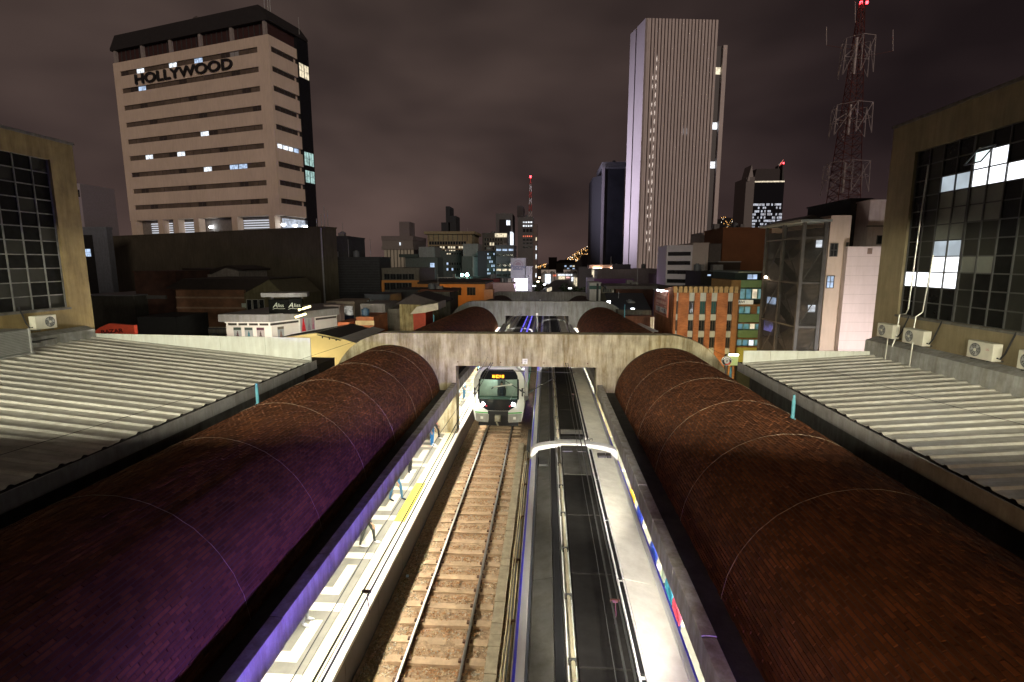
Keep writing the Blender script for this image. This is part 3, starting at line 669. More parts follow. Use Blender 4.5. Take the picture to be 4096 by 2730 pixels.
# ------------------------------------------------------------------ trains
def car(t, xc, y0, y1, o, gang=True, blueband=False, mr=1):
    cuts = [27 + 4 * k for k in range(20)]
    def pr(name, poly, m, a=y0, b=y1, bev=0): return MB(o, True).prism([(xc + p[0], p[1]) for p in poly], 'y', a, b, cuts=cuts).build(name, m, t, bevel=bev)
    half = [(0, .95), (1.47, .95), (1.53, 1.3), (1.55, 2.4), (1.56, 3.04), (1.54, 3.18), (1.49, 3.30), (1.38, 3.42), (1.26, 3.53), (1.08, 3.63), (.7, 3.70), (0, 3.73)]
    body = half + [(-p[0], p[1]) for p in half[-2:0:-1]]
    pr('car_body', body, train_w)
    pr('underframe', [(-1.25, .30), (1.25, .30), (1.3, .94), (-1.3, .94)], black, y0 + .4, y1 - .4)
    for s in (-1, 1):                                               # window band, doors
        n = int((y1 - y0) / 3.0)
        for k in range(n):
            ya = y0 + .5 + k * 3.0; yb = min(ya + 1.55, y1 - .3)
            a, b = sorted((xc + s * 1.53, xc + s * 1.548))
            MB(o, True).box(a, b, ya, yb, 1.95, 2.85).build('window', glass_d, t)
            a, b = sorted((xc + s * 1.535, xc + s * 1.552)); yc = min(yb + 1.3, y1 - .2)
            if yc > yb + .5: MB(o, True).box(a, b, yb + .08, yc, 1.02, 2.95).build('door', M('door_green', (.03, .26, .08), .35), t)
        pr('stripe', [(s * 1.455, 3.30), (s * 1.505, 3.25), (s * 1.515, 3.285), (s * 1.465, 3.345)], blue, y0 + .1, y1 - .1)
        pr('drip_rail', [(s * 1.30, 3.47), (s * 1.34, 3.44), (s * 1.35, 3.475), (s * 1.31, 3.505)], white, y0 + .1, y1 - .1)
    pr0 = pr
    def pr(name, poly, m, a=y0, b=y1, bev=0): return pr0(name, [(mr * p[0], p[1]) for p in poly], m, a, b, bev)
    def bxx(a, b, *r): return MB(o, True).box(*sorted((xc + mr * a, xc + mr * b)), *r)
    ya, yb = y0 + .12, y1 - .12
    pr('shoulder_panel', [(-1.30, 3.50), (-1.25, 3.54), (-1.25, 3.57), (-1.30, 3.53)], M('roof_edge_grey', (.10, .11, .13), .5), ya, yb)
    top = lambda x: 3.735 - .105 * (abs(x) / 1.08) ** 3
    k = 0; y = ya
    while y < yb - .3:                                              # sheets of the walkway side, laid 4.8 m at a time
        ye = min(y + 4.8, yb)
        pr('roof_sheet', [(-1.235, top(1.18) + .0), (-.83, top(.83)), (-.83, top(.83) + .03), (-1.235, top(1.18) + .03)], train_g, y + .006, ye - .006)
        pr('roof_sheet', [(.60, top(.6)), (1.235, top(1.19)), (1.235, top(1.19) + .03), (.60, top(.6) + .03)], train_b, y + .006, ye - .006)
        y += 4.8
    pr('channel', [(-.82, 3.69), (-.66, 3.69), (-.66, 3.735), (-.82, 3.735)], black, ya, yb)
    pr('conductor', [(-.645, 3.73), (-.625, 3.73), (-.625, 3.79), (-.645, 3.79)], frame_d, ya, yb)
    MB(o, True).tube([(xc - mr * .54, ya + .1 + (yb - ya - .2) * q / 12, 3.79) for q in range(13)], .042, 8).build('cable_duct', M('duct_tan', (.34, .30, .20), .6, var=.25), t, smooth=True)
    y = ya + .15; k = 0; edges = []
    yy = yb - .05
    while yy > ya + .5:
        edges.append((max(ya + .1, yy - 2.42), yy)); yy -= 2.42
    for k, (a, b) in enumerate(edges):
        bxx(-.46, .42, a + .012, b - .012, 3.72, 3.86).build('roof_unit', train_g if k == 0 else train_d, t, bevel=.02)
        bxx(.445, .475, a + .02, b - .02, 3.70, 3.79).build('side_rail', white, t)
        bxx(.475, .555, a + .06, b - .06, 3.70, 3.755).build('grille', black, t)
        bxx(.555, .580, a + .02, b - .02, 3.70, 3.79).build('side_rail', white, t)
    for k in range(7):
        bxx(-.44, .40, ya + .32 + k * .07, ya + .345 + k * .07, 3.862, 3.885).build('vent_slat', train_g, t)
    for a_, b_, y_, l_ in ((-1.18, -.92, 1.2, .4), (.72, .98, .5, .28), (1.0, 1.15, .5, .28), (-.44, -.1, .35, .3), (.05, .4, .35, .3)):
        bxx(a_, b_, yb - y_ - l_, yb - y_, 3.72, 3.79 if abs(a_) > .5 else 3.89).build('roof_box', frame_d if a_ < .5 else train_g, t, bevel=.01)
    y = ya + .9
    while y < yb - .6:
        MB(o, True).box(*sorted((xc - mr * .60, xc - mr * .48)), y, y + .05, 3.735, 3.835).build('duct_clip', frame_d, t); y += 1.6
    if blueband:  # two roof strips that emit blue
        for x in (.30, .86):
            MB(o, True).box(xc + x, xc + x + .13, ya + .2, yb - .2, 3.74, 3.90).build('blue_strip', M('blue_emissive', (.05, .05, .5), .3, emit=(.16, .12, 1.0), estr=1.0), t)
    if gang:                                                        # white arched fairing over the carriage joint
        n = 20; up = [(xc + 1.50 * math.cos(math.pi * k / n), 3.42 + .44 * math.sin(math.pi * k / n) ** .55) for k in range(n + 1)]
        lo = [(p[0] * .999 + xc * .001, 3.0) for p in up[::-1]]
        MB(o, True).prism([(1.50 + xc, 1.0)] + up + [(xc - 1.50, 1.0)], 'y', y1 - .02, y1 + .36).build('end_fairing', train_w, t, bevel=.05)
        MB(o, True).prism([(xc - 1.2, 1.0), (xc + 1.2, 1.0), (xc + 1.2, 3.3), (xc - 1.2, 3.3)], 'y', y1 + .3, y1 + 1.0).build('bellows', black, t)
        for x in (-.62, .62):
            MB(o, True).tube([(xc + x - .05, y0 + .14, 3.73), (xc + x - .05, y0 + .14, 3.82), (xc + x + .05, y0 + .14, 3.82), (xc + x + .05, y0 + .14, 3.73)], .014, 5).build('lifting_eye', frame_d, t)
        for s in (-1, 1):
            MB(o, True).tube([(xc + s * 1.05, y1 - .1, 3.62), (xc + s * 1.45, y1 + .05, 3.3), (xc + s * 1.5, y1 - .1, 2.6)], .012, 5).build('stay', train_w, t)
t2 = thing('metro_train', 'parked metro train at the right, its long grey and beige roof seen from above', 'train', (1.02, -5, 0), group='metro trains in the station')
o2 = (1.02, -5, 0)
yj = -5.0; ends = (16.9, 40.5, 64.0, 88)
for ye in ends:
    car(t2, 1.02, yj, ye, o2, gang=ye < 80); yj = ye + .55
xc1 = -2.77; YF = 29.3
t1 = thing('metro_train', 'oncoming white metro train with lit headlights and an orange destination board', 'train', (xc1, YF, 0), group='metro trains in the station')
o1 = (xc1, YF, 0)
yj = YF + 1.9
for ye in (53.0, 76.5, 92):
    car(t1, xc1, yj, ye, o1, gang=ye < 80, blueband=True, mr=-1); yj = ye + .55
def yf(x, z): return YF + .10 * x * x + .055 * max(0, z - 1.0) + .34 * max(0, z - 1.95) ** 1.25 + .10 * max(0, 1.1 - z)
def front(poly, off, name, m, n=1, th=.02, par=None):
    """a plate that follows the curved nose; poly = list of (x, z), fan filled on a fine grid"""
    a = MB(o1)
    xs = [p[0] for p in poly]; zs = [p[1] for p in poly]
    f = [(xc1 + x, yf(x, z) - off + grade(YF), z) for x, z in poly]; b = [(p[0], p[1] + th, p[2]) for p in f]
    cxm, czm = sum(xs) / len(xs), sum(zs) / len(zs)
    cf = (xc1 + cxm, yf(cxm, czm) - off, czm)
    k = len(f)
    for i in range(k):
        a.face([cf, f[i], f[(i + 1) % k]]); a.face([f[i], b[i], b[(i + 1) % k], f[(i + 1) % k]])
    return a.build(name, m, par or t1)
nose = MB(o1); zz = [.62, .8, 1.0, 1.25, 1.6, 1.95, 2.3, 2.7, 3.05, 3.3, 3.5, 3.64, 3.73]
def hw(z): return 1.40 + .14 * min(1, max(0, (z - .6) / .8)) - (.0 if z < 2.9 else .55 * ((z - 2.9) / .83) ** 2.2)
xs = [-1, -.9, -.75, -.55, -.3, 0, .3, .55, .75, .9, 1]
for za, zb in zip(zz, zz[1:]):
    hole = 1.9 < za and zb < 3.06
    for xa, xb in zip(xs, xs[1:]):
        if hole and abs(xa) < .78 and abs(xb) < .78: continue       # the windscreen opening
        nose.face([(xc1 + xa * hw(za), yf(xa * hw(za), za), za), (xc1 + xb * hw(za), yf(xb * hw(za), za), za), (xc1 + xb * hw(zb), yf(xb * hw(zb), zb), zb), (xc1 + xa * hw(zb), yf(xa * hw(zb), zb), zb)])
    for s in (-1, 1):
        nose.face([(xc1 + s * hw(za), yf(hw(za), za), za), (xc1 + s * hw(za), YF + 1.92, za), (xc1 + s * hw(zb), YF + 1.92, zb), (xc1 + s * hw(zb), yf(hw(zb), zb), zb)])
top_z = 3.73
nose.face([(xc1 - hw(top_z), yf(hw(top_z), top_z), top_z), (xc1 + hw(top_z), yf(hw(top_z), top_z), top_z), (xc1 + hw(top_z), YF + 1.92, top_z), (xc1 - hw(top_z), YF + 1.92, top_z)])
nose.build('nose', train_w, t1)
def strip(rows_, off, name, m, th=.02):
    """plate built from rows of (z, x0, x1) on the nose"""
    a = MB(o1); K = 8
    for (za, a0, a1), (zb, b0, b1) in zip(rows_, rows_[1:]):
        for k in range(K):
            q = []
            for z, x0, x1, kk in ((za, a0, a1, k), (za, a0, a1, k + 1), (zb, b0, b1, k + 1), (zb, b0, b1, k)):
                x = x0 + (x1 - x0) * kk / K; q.append((xc1 + x, yf(x, z) - off, z))
            a.face(q)
    return a.build(name, m, t1)
mask = M('mask_black', (.015, .017, .02), .12, var=.1)
strip([(3.06, -1.15, 1.15), (3.25, -1.12, 1.12), (3.45, -1.02, 1.02), (3.62, -.85, .85)], .015, 'upper_mask', mask)
strip([(1.28, -.62, .62), (1.45, -.92, .92), (1.62, -1.06, 1.06), (1.80, -1.14, 1.14), (1.96, -1.18, 1.18)], .015, 'lower_mask', mask)
for s in (-1, 1): strip([(1.94, s * 1.18 - .05, s * 1.18 + .05), (2.5, s * 1.18 - .05, s * 1.18 + .05), (3.07, s * 1.15 - .05, s * 1.15 + .05)], .018, 'windscreen_frame', mask)
gl = bpy.data.materials.new('windscreen_glass'); gl.use_nodes = True; tt = gl.node_tree; tt.nodes.clear()
a_ = tt.nodes.new('ShaderNodeBsdfTransparent'); a_.inputs[0].default_value = (.72, .80, .76, 1); b_ = tt.nodes.new('ShaderNodeBsdfGlossy'); b_.inputs['Roughness'].default_value = .04
x_ = tt.nodes.new('ShaderNodeMixShader'); x_.inputs[0].default_value = .10; o_ = tt.nodes.new('ShaderNodeOutputMaterial')
tt.links.new(a_.outputs[0], x_.inputs[1]); tt.links.new(b_.outputs[0], x_.inputs[2]); tt.links.new(x_.outputs[0], o_.inputs[0])
strip([(1.96, -1.17, 1.17), (2.3, -1.18, 1.18), (2.7, -1.17, 1.17), (3.06, -1.14, 1.14)], .008, 'windscreen', gl)
cabm = M('cab_interior', (.42, .46, .40), .7, var=.15)
MB(o1).box(xc1 - 1.35, xc1 + 1.35, YF + 1.75, YF + 1.80, 1.0, 3.5).build('cab_back_wall', cabm, t1)
MB(o1).box(xc1 - .18, xc1 + .30, YF + 1.70, YF + 1.745, 1.2, 3.05).build('cab_door', M('cab_door', (.06, .07, .07), .5), t1)
MB(o1).box(xc1 - 1.2, xc1 + 1.2, YF + .55, YF + 1.0, 1.6, 1.92).build('dashboard', M('dash_green', (.05, .09, .06), .6), t1)
light('POINT', 'cab_lamp', (xc1 - .4, YF + 1.25, 3.0), 26, (.85, 1, .9), shadow_soft_size=.12)
person(xc1 + .1, YF + 1.35, .98, 0, 'stand', K_, K_, (.03, .035, .05), 'train driver in dark uniform standing behind the windscreen', None, 1.0)
db = strip([(3.13, -.42, .36), (3.36, -.40, .34)], .03, 'destination_display', M('display_dark', (.03, .012, .0), .4))
led = M('led_amber', (.4, .15, .02), .4, emit=(1, .36, .02), estr=5)
a = MB(o1); x = -.38
for ch in 'NIQUIA':
    wd_ = .05 if ch == 'I' else .095
    for (px, pz, w_, h_) in {'N': ((0, 0, .03, .16), (.07, 0, .03, .16), (.03, .05, .04, .06)), 'I': ((0, 0, .03, .16),), 'Q': ((0, 0, .03, .16), (.07, 0, .03, .16), (.03, 0, .04, .03), (.03, .13, .04, .03)),
                             'U': ((0, 0, .03, .16), (.07, 0, .03, .16), (.03, 0, .04, .03)), 'A': ((0, 0, .03, .16), (.07, 0, .03, .16), (.03, .13, .04, .03), (.03, .06, .04, .03))}[ch]:
        z0 = 3.16 + pz; xx = x + px; yy = yf(0, 3.25) - .075
        a.face([(xc1 + xx, yf(xx, z0) - .036, z0), (xc1 + xx + w_, yf(xx, z0) - .036, z0), (xc1 + xx + w_, yf(xx, z0 + h_) - .036, z0 + h_), (xc1 + xx, yf(xx, z0 + h_) - .036, z0 + h_)])
    x += wd_ + .04
a.build('display_letters', led, t1)
for s in (-1, 1):
    x = s * .90
    MB(o1).tube([(xc1 + x, yf(x, 1.66) - .06, 1.66), (xc1 + x, yf(x, 1.66) + .03, 1.66)], .105, 14).build('headlight', M('headlight', (1, 1, 1), .3, emit=(.93, .95, 1.0), estr=30), t1)
    light('SPOT', 'headlight_beam', (xc1 + x, YF - .1, 1.66), 160, (.95, .96, 1), aim=(xc1 + x, 14, .2), spot_size=rad(50), spot_blend=1, shadow_soft_size=.1)
    x = s * .70
    MB(o1).tube([(xc1 + x, yf(x, 1.56) - .04, 1.56), (xc1 + x, yf(x, 1.56) + .03, 1.56)], .05, 10).build('tail_light', M('tail_red', (.4, .02, .03), .3, emit=(1, .05, .08), estr=.5), t1)
    strip([(1.10, s * .95 - .45, s * .95 + .45), (1.17, s * .97 - .45, s * .97 + .45)], .012, 'stripe', green)
    strip([(.55, s * .98 - .36, s * .98 + .38), (.8, s * .98 - .38, s * .98 + .42), (1.08, s * .98 - .38, s * .98 + .43)], .03, 'skirt', M('skirt_grey', (.34, .34, .31), .5, var=.15, stain=.2))
    x = s * .98; MB(o1).box(xc1 + x - .08, xc1 + x + .08, yf(x, .82) - .05, yf(x, .82) - .02, .74, .90).build('marker_plate', white, t1)
    MB(o1).box(xc1 + s * 1.43 - .05, xc1 + s * 1.43 + .05, YF + .3, YF + .36, 2.1, 2.6).build('mirror', frame_d, t1)
strip([(.62, -.60, .60), (.95, -.60, .60), (1.27, -.61, .61)], .025, 'coupler_recess', black)
cp = MB(o1).box(xc1 - .17, xc1 + .17, YF - .28, YF + .2, .70, 1.04).box(xc1 - .10, xc1 + .10, YF - .36, YF - .28, .76, .98).tube([(xc1 - .06, YF - .38, .70), (xc1 + .04, YF - .34, .48)], .05, 8).tube([(xc1 + .06, YF - .34, .9), (xc1 + .06, YF - .42, .9)], .06, 8)
cp.build('coupler', M('coupler_steel', (.34, .32, .24), .5, metal=.3, var=.3), t1, bevel=.015)
MB(o1).box(xc1 - 1.2, xc1 + 1.2, YF + .25, YF + .3, .28, .62).build('guard_plate', black, t1)
wp = MB(o1).tube([(xc1 + .72, yf(.72, 1.95) - .06, 1.95), (xc1 + .95, yf(.95, 2.5) - .06, 2.5), (xc1 + 1.08, yf(1.08, 2.85) - .05, 2.85)], .014, 5).build('wiper', frame_l, t1)

# ------------------------------------------------------------------ overhead line
def wires(xc, za, lab):
    t = thing('contact_wires', lab, 'overhead wires', (xc, -4, za))
    o = (xc, -4, za)
    for dx, z in ((-.055, 0), (.055, 0)):
        MB(o, True).tube([(xc + dx, y, za + z) for y in list(range(-4, 28, 4)) + [27 + 4 * k for k in range(1, 16)]], .017, 5).build('contact_wire', wire_m, t)
    for y in (7.2, 19.6):
        MB(o, True).box(xc - .075, xc + .075, y - .02, y + .02, za - .02, za + .02).tube([(xc, y, za), (xc + .02, y, za - .25)], .008, 5).tube([(xc + .02, y, za - .25), (xc + .01, y + .05, za - .42)], .006, 4).build('clamp', M('clamp_dark', (.05, .015, .012), .6), t)
    MB(o, True).tube([(xc - .22, y, za + .22 + .05 * math.sin(y)) for y in range(-4, 60, 3)], .007, 4).build('messenger_wire', wire_m, t)
wires(-2.77, 4.88, 'pair of black contact wires above the left track'); wires(1.1, 4.9, 'pair of black contact wires above the parked train')
def cat_support(y, lab):
    dz = grade(y); t = thing('catenary_support', lab, 'overhead line support', (-.98, y, 4.65 + dz), group='overhead line supports under the cross walls')
    gm = M('galvanised_dark', (.06, .06, .06), .5, metal=.4, var=.2); ins = M('insulator', (.55, .52, .46), .35, var=.15); o = (-.98, y, 4.65)
    MB(o).box(-1.07, -.89, y - .07, y + .07, 2.86, 4.65).build('drop_post', M('drop_post', (.20, .20, .19), .5, metal=.3, var=.2), t, bevel=.01)
    MB(o).box(-1.10, -.86, y - .1, y + .1, 2.78, 3.02).build('foot', gm, t)
    for s in (-1, 1):
        MB(o).tube([(-.98, y, 3.10), (-.98 + s * .35, y, 3.32)], .035, 6).tube([(-.98 + s * .35, y, 3.32), (-.98 + s * 1.55, y, 4.06)], .024, 6).tube([(-.98 + s * .2, y, 3.22), (-.98 + s * .33, y, 3.31)], .06, 8).build('bracket_arm', gm, t)
        MB(o).tube([(-.98 + s * .75, y - .02, 3.62), (-.98 + s * 1.75, y - .03, 3.46)], .032, 8).tube([(-.98 + s * .80, y - .02, 3.61), (-.98 + s * .95, y - .02, 3.59)], .05, 8).build('steady_arm', ins, t, smooth=True)
        MB(o).tube([(-.98 + s * 1.75, y - .03, 3.46), (-.98 + s * 1.86, y - .03, 3.35)], .03, 6).build('wire_clip', gm, t)
    MB(o).tube([(-3.1, y + .25, 4.30), (1.6, y + .25, 4.24)], .022, 6).build('cross_bar', gm, t)
    MB(o).box(-3.14, -3.02, y + .2, y + .3, 4.28, 4.42).build('end_insulator', gm, t)
    return t
cat_support(26.42, 'black overhead line bracket hanging under the nearest cross wall')
cat_support(59.4, 'small overhead line bracket hanging under the second cross wall')

# ------------------------------------------------------------------ the two big halls whose window walls flank the station
plaster_r = M('plaster_olive', (.22, .18, .105), .85, var=.2, scale=.8, bump=.15, stain=.22)
plaster_l = M('plaster_yellow', (.21, .155, .065), .85, var=.28, scale=.9, bump=.15, stain=.35)
frost = M('glass_frosted', (.16, .17, .145), .35, var=.25, scale=.7); frost_d = M('glass_dusty', (.024, .024, .019), .4, var=.4, scale=.6, spec=.2)
lit_hall = M_lit('lit_hall', (.92, .95, 1.0), 2.2, var=.12, scale=.5)
lit_hall2 = M_lit('lit_hall_dim', (.62, .72, .80), .9, var=.35, scale=.8)
def hall(side):
    s = side; X = 15.0 if s > 0 else -22.0; ye = 24.4 if s > 0 else 23.45; y0 = -5.9; zb = -7; zt = 15.7 if s > 0 else 15.35
    yo1 = 22.88 if s > 0 else 22.25; z0 = 7.8 if s > 0 else 7.95; z1 = 14.45 if s > 0 else 14.5; yo0 = 2.0
    o = (X, ye, zb)
    t = thing('market_hall', ('olive plastered hall with a huge gridded window beside the right metal roof' if s > 0 else 'yellowed plaster hall with a dark gridded window beside the left metal roof'), 'building', o)
    m = plaster_r if s > 0 else plaster_l
    a, b = sorted((X, X + s * 14)); fa, fb_ = sorted((X, X + s * .32))
    MB(o).box(fa, fb_, y0, yo1, zb, z0).box(fa, fb_, y0, yo1, z1, zt).box(fa, fb_, yo1 + .0, ye, zb, zt).box(a + (.325 if s > 0 else 0), b - (0 if s > 0 else .325), ye - .3, ye, zb, zt - .01).build('wall', m, t)
    a2, b2 = sorted((X + s * .9, X + s * 14)); MB(o).box(a2, b2, y0, ye - .31, zb, zt - .3).build('inner_block', M('hall_inside', (.02, .02, .02), .9), t)
    c, d = sorted((X - s * .05, X + s * .42)); MB(o).box(c, d, y0, ye + .06, zt + .003, zt + .12).build('coping', con_d, t)
    # concrete skirting curb along the roof
    c, d = sorted((X - s * .02, X - s * .45)); 
    zc = 5.9 if s > 0 else 6.4
    MB(o).prism([(X, zc - .4), (X - s * .5, zc - .4), (X - s * .46, zc + (.62 if s > 0 else .45)), (X - s * .02, zc + (.78 if s > 0 else .6))], 'y', y0, ye - (.35 if s > 0 else .5)).build('curb', M('curb_grey', (.30, .30, .29), .85, var=.25, stain=.35), t)
    cols = [yo1]; P = .715 if s > 0 else .78; k = 0
    while cols[-1] > yo0 + .1: cols.append(cols[-1] - P)
    nr = 11; H_ = (z1 - z0) / nr
    xg = X + s * .16
    def g_mat(ci, ri):
        yc = (cols[ci] + cols[ci + 1]) / 2; zc_ = z0 + (ri + .5) * H_
        if s > 0:
            if 12.66 < zc_ < 13.3 and yc < 21.3: return lit_hall2 if yc > 19.9 else lit_hall
            if 13.3 < zc_ < 13.9 and 18.9 < yc < 19.75: return lit_hall
            if 9.0 < zc_ < 9.72 and yc > 19.9: return lit_hall
            if 9.0 < zc_ < 10.9 and 19.95 < yc < 21.3: return lit_hall if zc_ < 10.35 else lit_hall2
            if 10.9 < zc_ < 12.7 and 19.95 < yc < 21.3: return frost
            if 9.6 < zc_ < 12.7 and 18.9 < yc < 19.9: return frost if zc_ > 11.6 or zc_ < 10.3 else frost_d
            return frost_d if (ci * 7 + ri * 3) % 3 == 1 else glass_k
        return frost_d if (zc_ < 9.8 and ci % 3 == 2) else (frost_d if (ci + ri * 2) % 5 == 0 else glass_k)
    for ci in range(len(cols) - 1):
        for ri in range(nr):
            a, b = sorted((xg - .006, xg + .006)); mt = g_mat(ci, ri)
            MB(o).box(a, b, cols[ci + 1] + .02, cols[ci] - .02, z0 + ri * H_ + .02, z0 + (ri + 1) * H_ - .02).build('pane', mt, t)
    fm = frame_d if s > 0 else M('mullion_worn', (.12, .12, .11), .5, var=.5, scale=3)
    for ci, y in enumerate(cols):
        wd_ = .05 if (ci % 4 == 0) else .022
        a, b = sorted((xg - s * .05, xg + s * .03)); MB(o).box(a, b, y - wd_, y + wd_, z0, z1).build('mullion', fm, t)
    for ri in range(nr + 1):
        z = z0 + ri * H_; a, b = sorted((xg - s * .04, xg + s * .025)); MB(o).box(a, b, yo0, yo1, z - .022, z + .022).build('transom', fm, t)
    a, b = sorted((X - s * .06, X + s * .2)); MB(o).box(a, b, yo0, yo1 + .05, z0 - .09, z0 - .003).build('sill', con_d, t)
    if s > 0:                                                       # a tilted-open vent light
        tl = MB(o)
        y_a, y_b = 19.68, 18.98
        for (p, q) in (((X - .02, y_a, 13.9), (X - .42, y_a, 13.36)), ((X - .02, y_b, 13.9), (X - .42, y_b, 13.36)), ((X - .42, y_a, 13.36), (X - .42, y_b, 13.36)), ((X - .02, y_a, 13.9), (X - .02, y_b, 13.9))):
            tl.tube([p, q], .025, 6)
        tl.build('open_vent_frame', frame_d, t)
        MB(o).face([(X - .03, y_a, 13.88), (X - .41, y_a, 13.37), (X - .41, y_b, 13.37), (X - .03, y_b, 13.88)]).build('open_vent_pane', gl, t)
    return t
hall_r = hall(1); hall_l = hall(-1)
tag(MB((-24, 14, 15.0)).box(-29, -23.5, 12.5, 19.6, 14.9, 17.25).build('roof_tank_house', M('pinkish_render', (.50, .42, .38), .85, stain=.2)), 'pale box shaped roof house on top of the left hall', 'roof house').location = (-24, 14, 15.0)
def conduit(pts, lab, r=.026):
    o = pts[0]; ob = MB(o).tube(pts, r, 8).build('drain_pipe', pipe_m, smooth=False); ob.location = o; tag(ob, lab, 'pipe', 'pale pipes on the right hall')
conduit([(14.86, 21.84, 13.75), (14.86, 21.92, 12.0), (14.86, 22.02, 8.1), (14.80, 22.04, 7.9), (14.66, 22.2, 7.86), (14.64, 22.2, 7.0), (14.52, 22.2, 6.5)], 'tall pale pipe crossing the right gridded window')
conduit([(14.86, 21.00, 10.28), (14.86, 21.2, 8.05), (14.66, 21.25, 7.86), (14.64, 21.25, 7.4)], 'shorter pale pipe beside the tall one on the right hall')
conduit([(14.50, 22.5, 6.9), (14.48, 22.5, 5.9), (14.2, 22.4, 5.86)], 'short drain pipe below the leftmost air conditioner')
conduit([(14.42, 20.9, 6.9), (14.40, 20.9, 5.95), (14.2, 20.9, 5.92)], 'short drain pipe below the second air conditioner')
ac_w = M('ac_white', (.62, .60, .50), .45, var=.1, stain=.1); ac_d = M('ac_grille', (.06, .06, .055), .5, var=.2)
def ac(x, y, z, side, lab, L_=.84, logo=None):
    """split air conditioner outdoor unit hung on a wall; front faces the tracks"""
    t = thing('air_conditioner', lab, 'air conditioner', (x, y, z), 0, 'wall hung air conditioners')
    s = side; h = .58; d = .30                                       # local: front at x = -s*d/2
    MB().box(-d / 2, d / 2, -L_ / 2, L_ / 2, 0, h).build('casing', ac_w, t, bevel=.02)
    xf = -s * (d / 2 + .004); cy = L_ * .17; r = .225
    a = MB(); n = 24
    ring = [(xf, cy + r * math.cos(6.2832 * k / n), h / 2 + r * math.sin(6.2832 * k / n)) for k in range(n)]
    a.face(ring); a.build('fan_opening', ac_d, t)
    g = MB()
    for rr in (.225, .17, .115, .06):
        g.tube([(xf - s * .012, cy + rr * math.cos(6.2832 * k / 20), h / 2 + rr * math.sin(6.2832 * k / 20)) for k in range(21)], .006, 4)
    for k in range(10): g.tube([(xf - s * .012, cy + .05 * math.cos(.628 * k), h / 2 + .05 * math.sin(.628 * k)), (xf - s * .012, cy + r * math.cos(.628 * k), h / 2 + r * math.sin(.628 * k))], .005, 4)
    g.build('fan_guard', frame_l, t)
    MB().tube([(xf + s * .0, cy, h / 2), (xf - s * .022, cy, h / 2)], .05, 12).build('fan_hub', ac_w, t)
    bl = MB()
    for k in range(3):
        an = 2.094 * k; bl.face([(xf - s * .004, cy + .05 * math.cos(an), h / 2 + .05 * math.sin(an)), (xf - s * .004, cy + .2 * math.cos(an - .2), h / 2 + .2 * math.sin(an - .2)), (xf - s * .009, cy + .2 * math.cos(an + .5), h / 2 + .2 * math.sin(an + .5))])
    bl.build('fan_blade', frame_l, t)
    if logo: text(logo, .1, M('logo_red', (.45, .12, .12), .5), t, (xf - s * .003, -L_ * .30, h * .62), rot=(rad(90), 0, rad(-90 if s > 0 else 90)), ext=.001)
    for yy in (-L_ * .32, L_ * .32):
        MB().box(-s * .12 - .02, s * .34 + .02, yy - .02, yy + .02, -.05, -.003).build('bracket', frame_d, t) if s > 0 else MB().box(-.36, .14, yy - .02, yy + .02, -.05, -.003).build('bracket', frame_d, t)
    MB().tube([(0, -L_ / 2 - .01, .12), (0, -L_ / 2 - .12, .10), (s * .1, -L_ / 2 - .16, .3), (s * .34, -L_ / 2 - .16, 1.0)], .028, 6).build('hose', black, t)
    return t
ac(14.62, 22.72, 6.82, 1, 'air conditioner nearest the far corner of the right hall', 1.0)
ac(14.62, 21.02, 6.80, 1, 'air conditioner with a pale hub under the shorter pipe, second from the far corner', 1.15)
ac(14.62, 17.85, 6.80, 1, 'largest looking air conditioner with red mark, on its own right of the pipes', 1.02, 'LG')
ac(14.62, 15.95, 6.78, 1, 'air conditioner cut off by the right edge of the photo', 1.0)
ac(-21.66, 20.6, 7.16, -1, 'air conditioner on the yellowed wall of the left hall', .95)
cd = thing('condenser', 'grey slatted cooling unit standing on the left metal roof', 'cooling unit', (-20.9, 17.9, 6.4), .05)
MB().box(-.5, .5, -.9, .9, .06, 1.0).build('casing', M('condenser_grey', (.22, .22, .21), .5, metal=.3, var=.2), cd, bevel=.03)
for k in range(14): MB().box(.5, .53, -.84, .84, .13 + k * .06, .145 + k * .06).build('louvre', frame_l, cd)
for yy in (-.88, .88): MB().box(.49, .55, yy - .03, yy + .03, .05, 1.01).build('corner_post', frame_l, cd)
MB().box(-.56, .58, -.96, .96, 0, .05).build('base', frame_l, cd)
MB().tube([(.2, .95, .5), (.2, 1.6, .35), (-.4, 1.9, .3), (-.6, 4.2, .3)], .035, 6).build('pipe', frame_d, cd)

# ------------------------------------------------------------------ left middle ground
P2 = lambda u, v, Y: at(u, v, Y)
def plate(name, label, cat, pts, Y, th, mat, group=None):
    """upright board of real thickness with a free outline, points measured at depth Y"""
    q = [at(u, v, Y) for u, v in pts]; o = (sum(p[0] for p in q) / len(q), Y, min(p[1] for p in q))
    t = thing(name, label, cat, o, group=group)
    MB(o).prism(q, 'y', Y, Y + th).build('board', mat, t)
    return t, o
bz_, bo = plate('shop_sign', 'tall red shop sign with a peaked top above the left metal roof', 'sign', [(352, 1420), (352, 1345), (398, 1311), (436, 1295), (536, 1303), (545, 1420)], 40, .35, M('sign_red', (.78, .10, .05), .6, var=.12))
x, z = at(448, 1327, 40); text('BAZAR', .46, M('sign_dark', (.12, .01, .01), .6), bz_, (x - bo[0], -.012, z - bo[2]), rot=(rad(90), rad(-5), 0), ext=.01, sx=1.35, bold=.012)
x0, _ = at(352, 1420, 40); [MB(bo).box(x0 + q_, x0 + q_ + .3, 40.2, 40.32, -7, 3).build('leg', steel_d, bz_) for q_ in (.5, 3)]
brick_m = M_brick('brick_wall_dark', (.16, .075, .04), (.20, .09, .045), (.10, .07, .05), .3, .09)
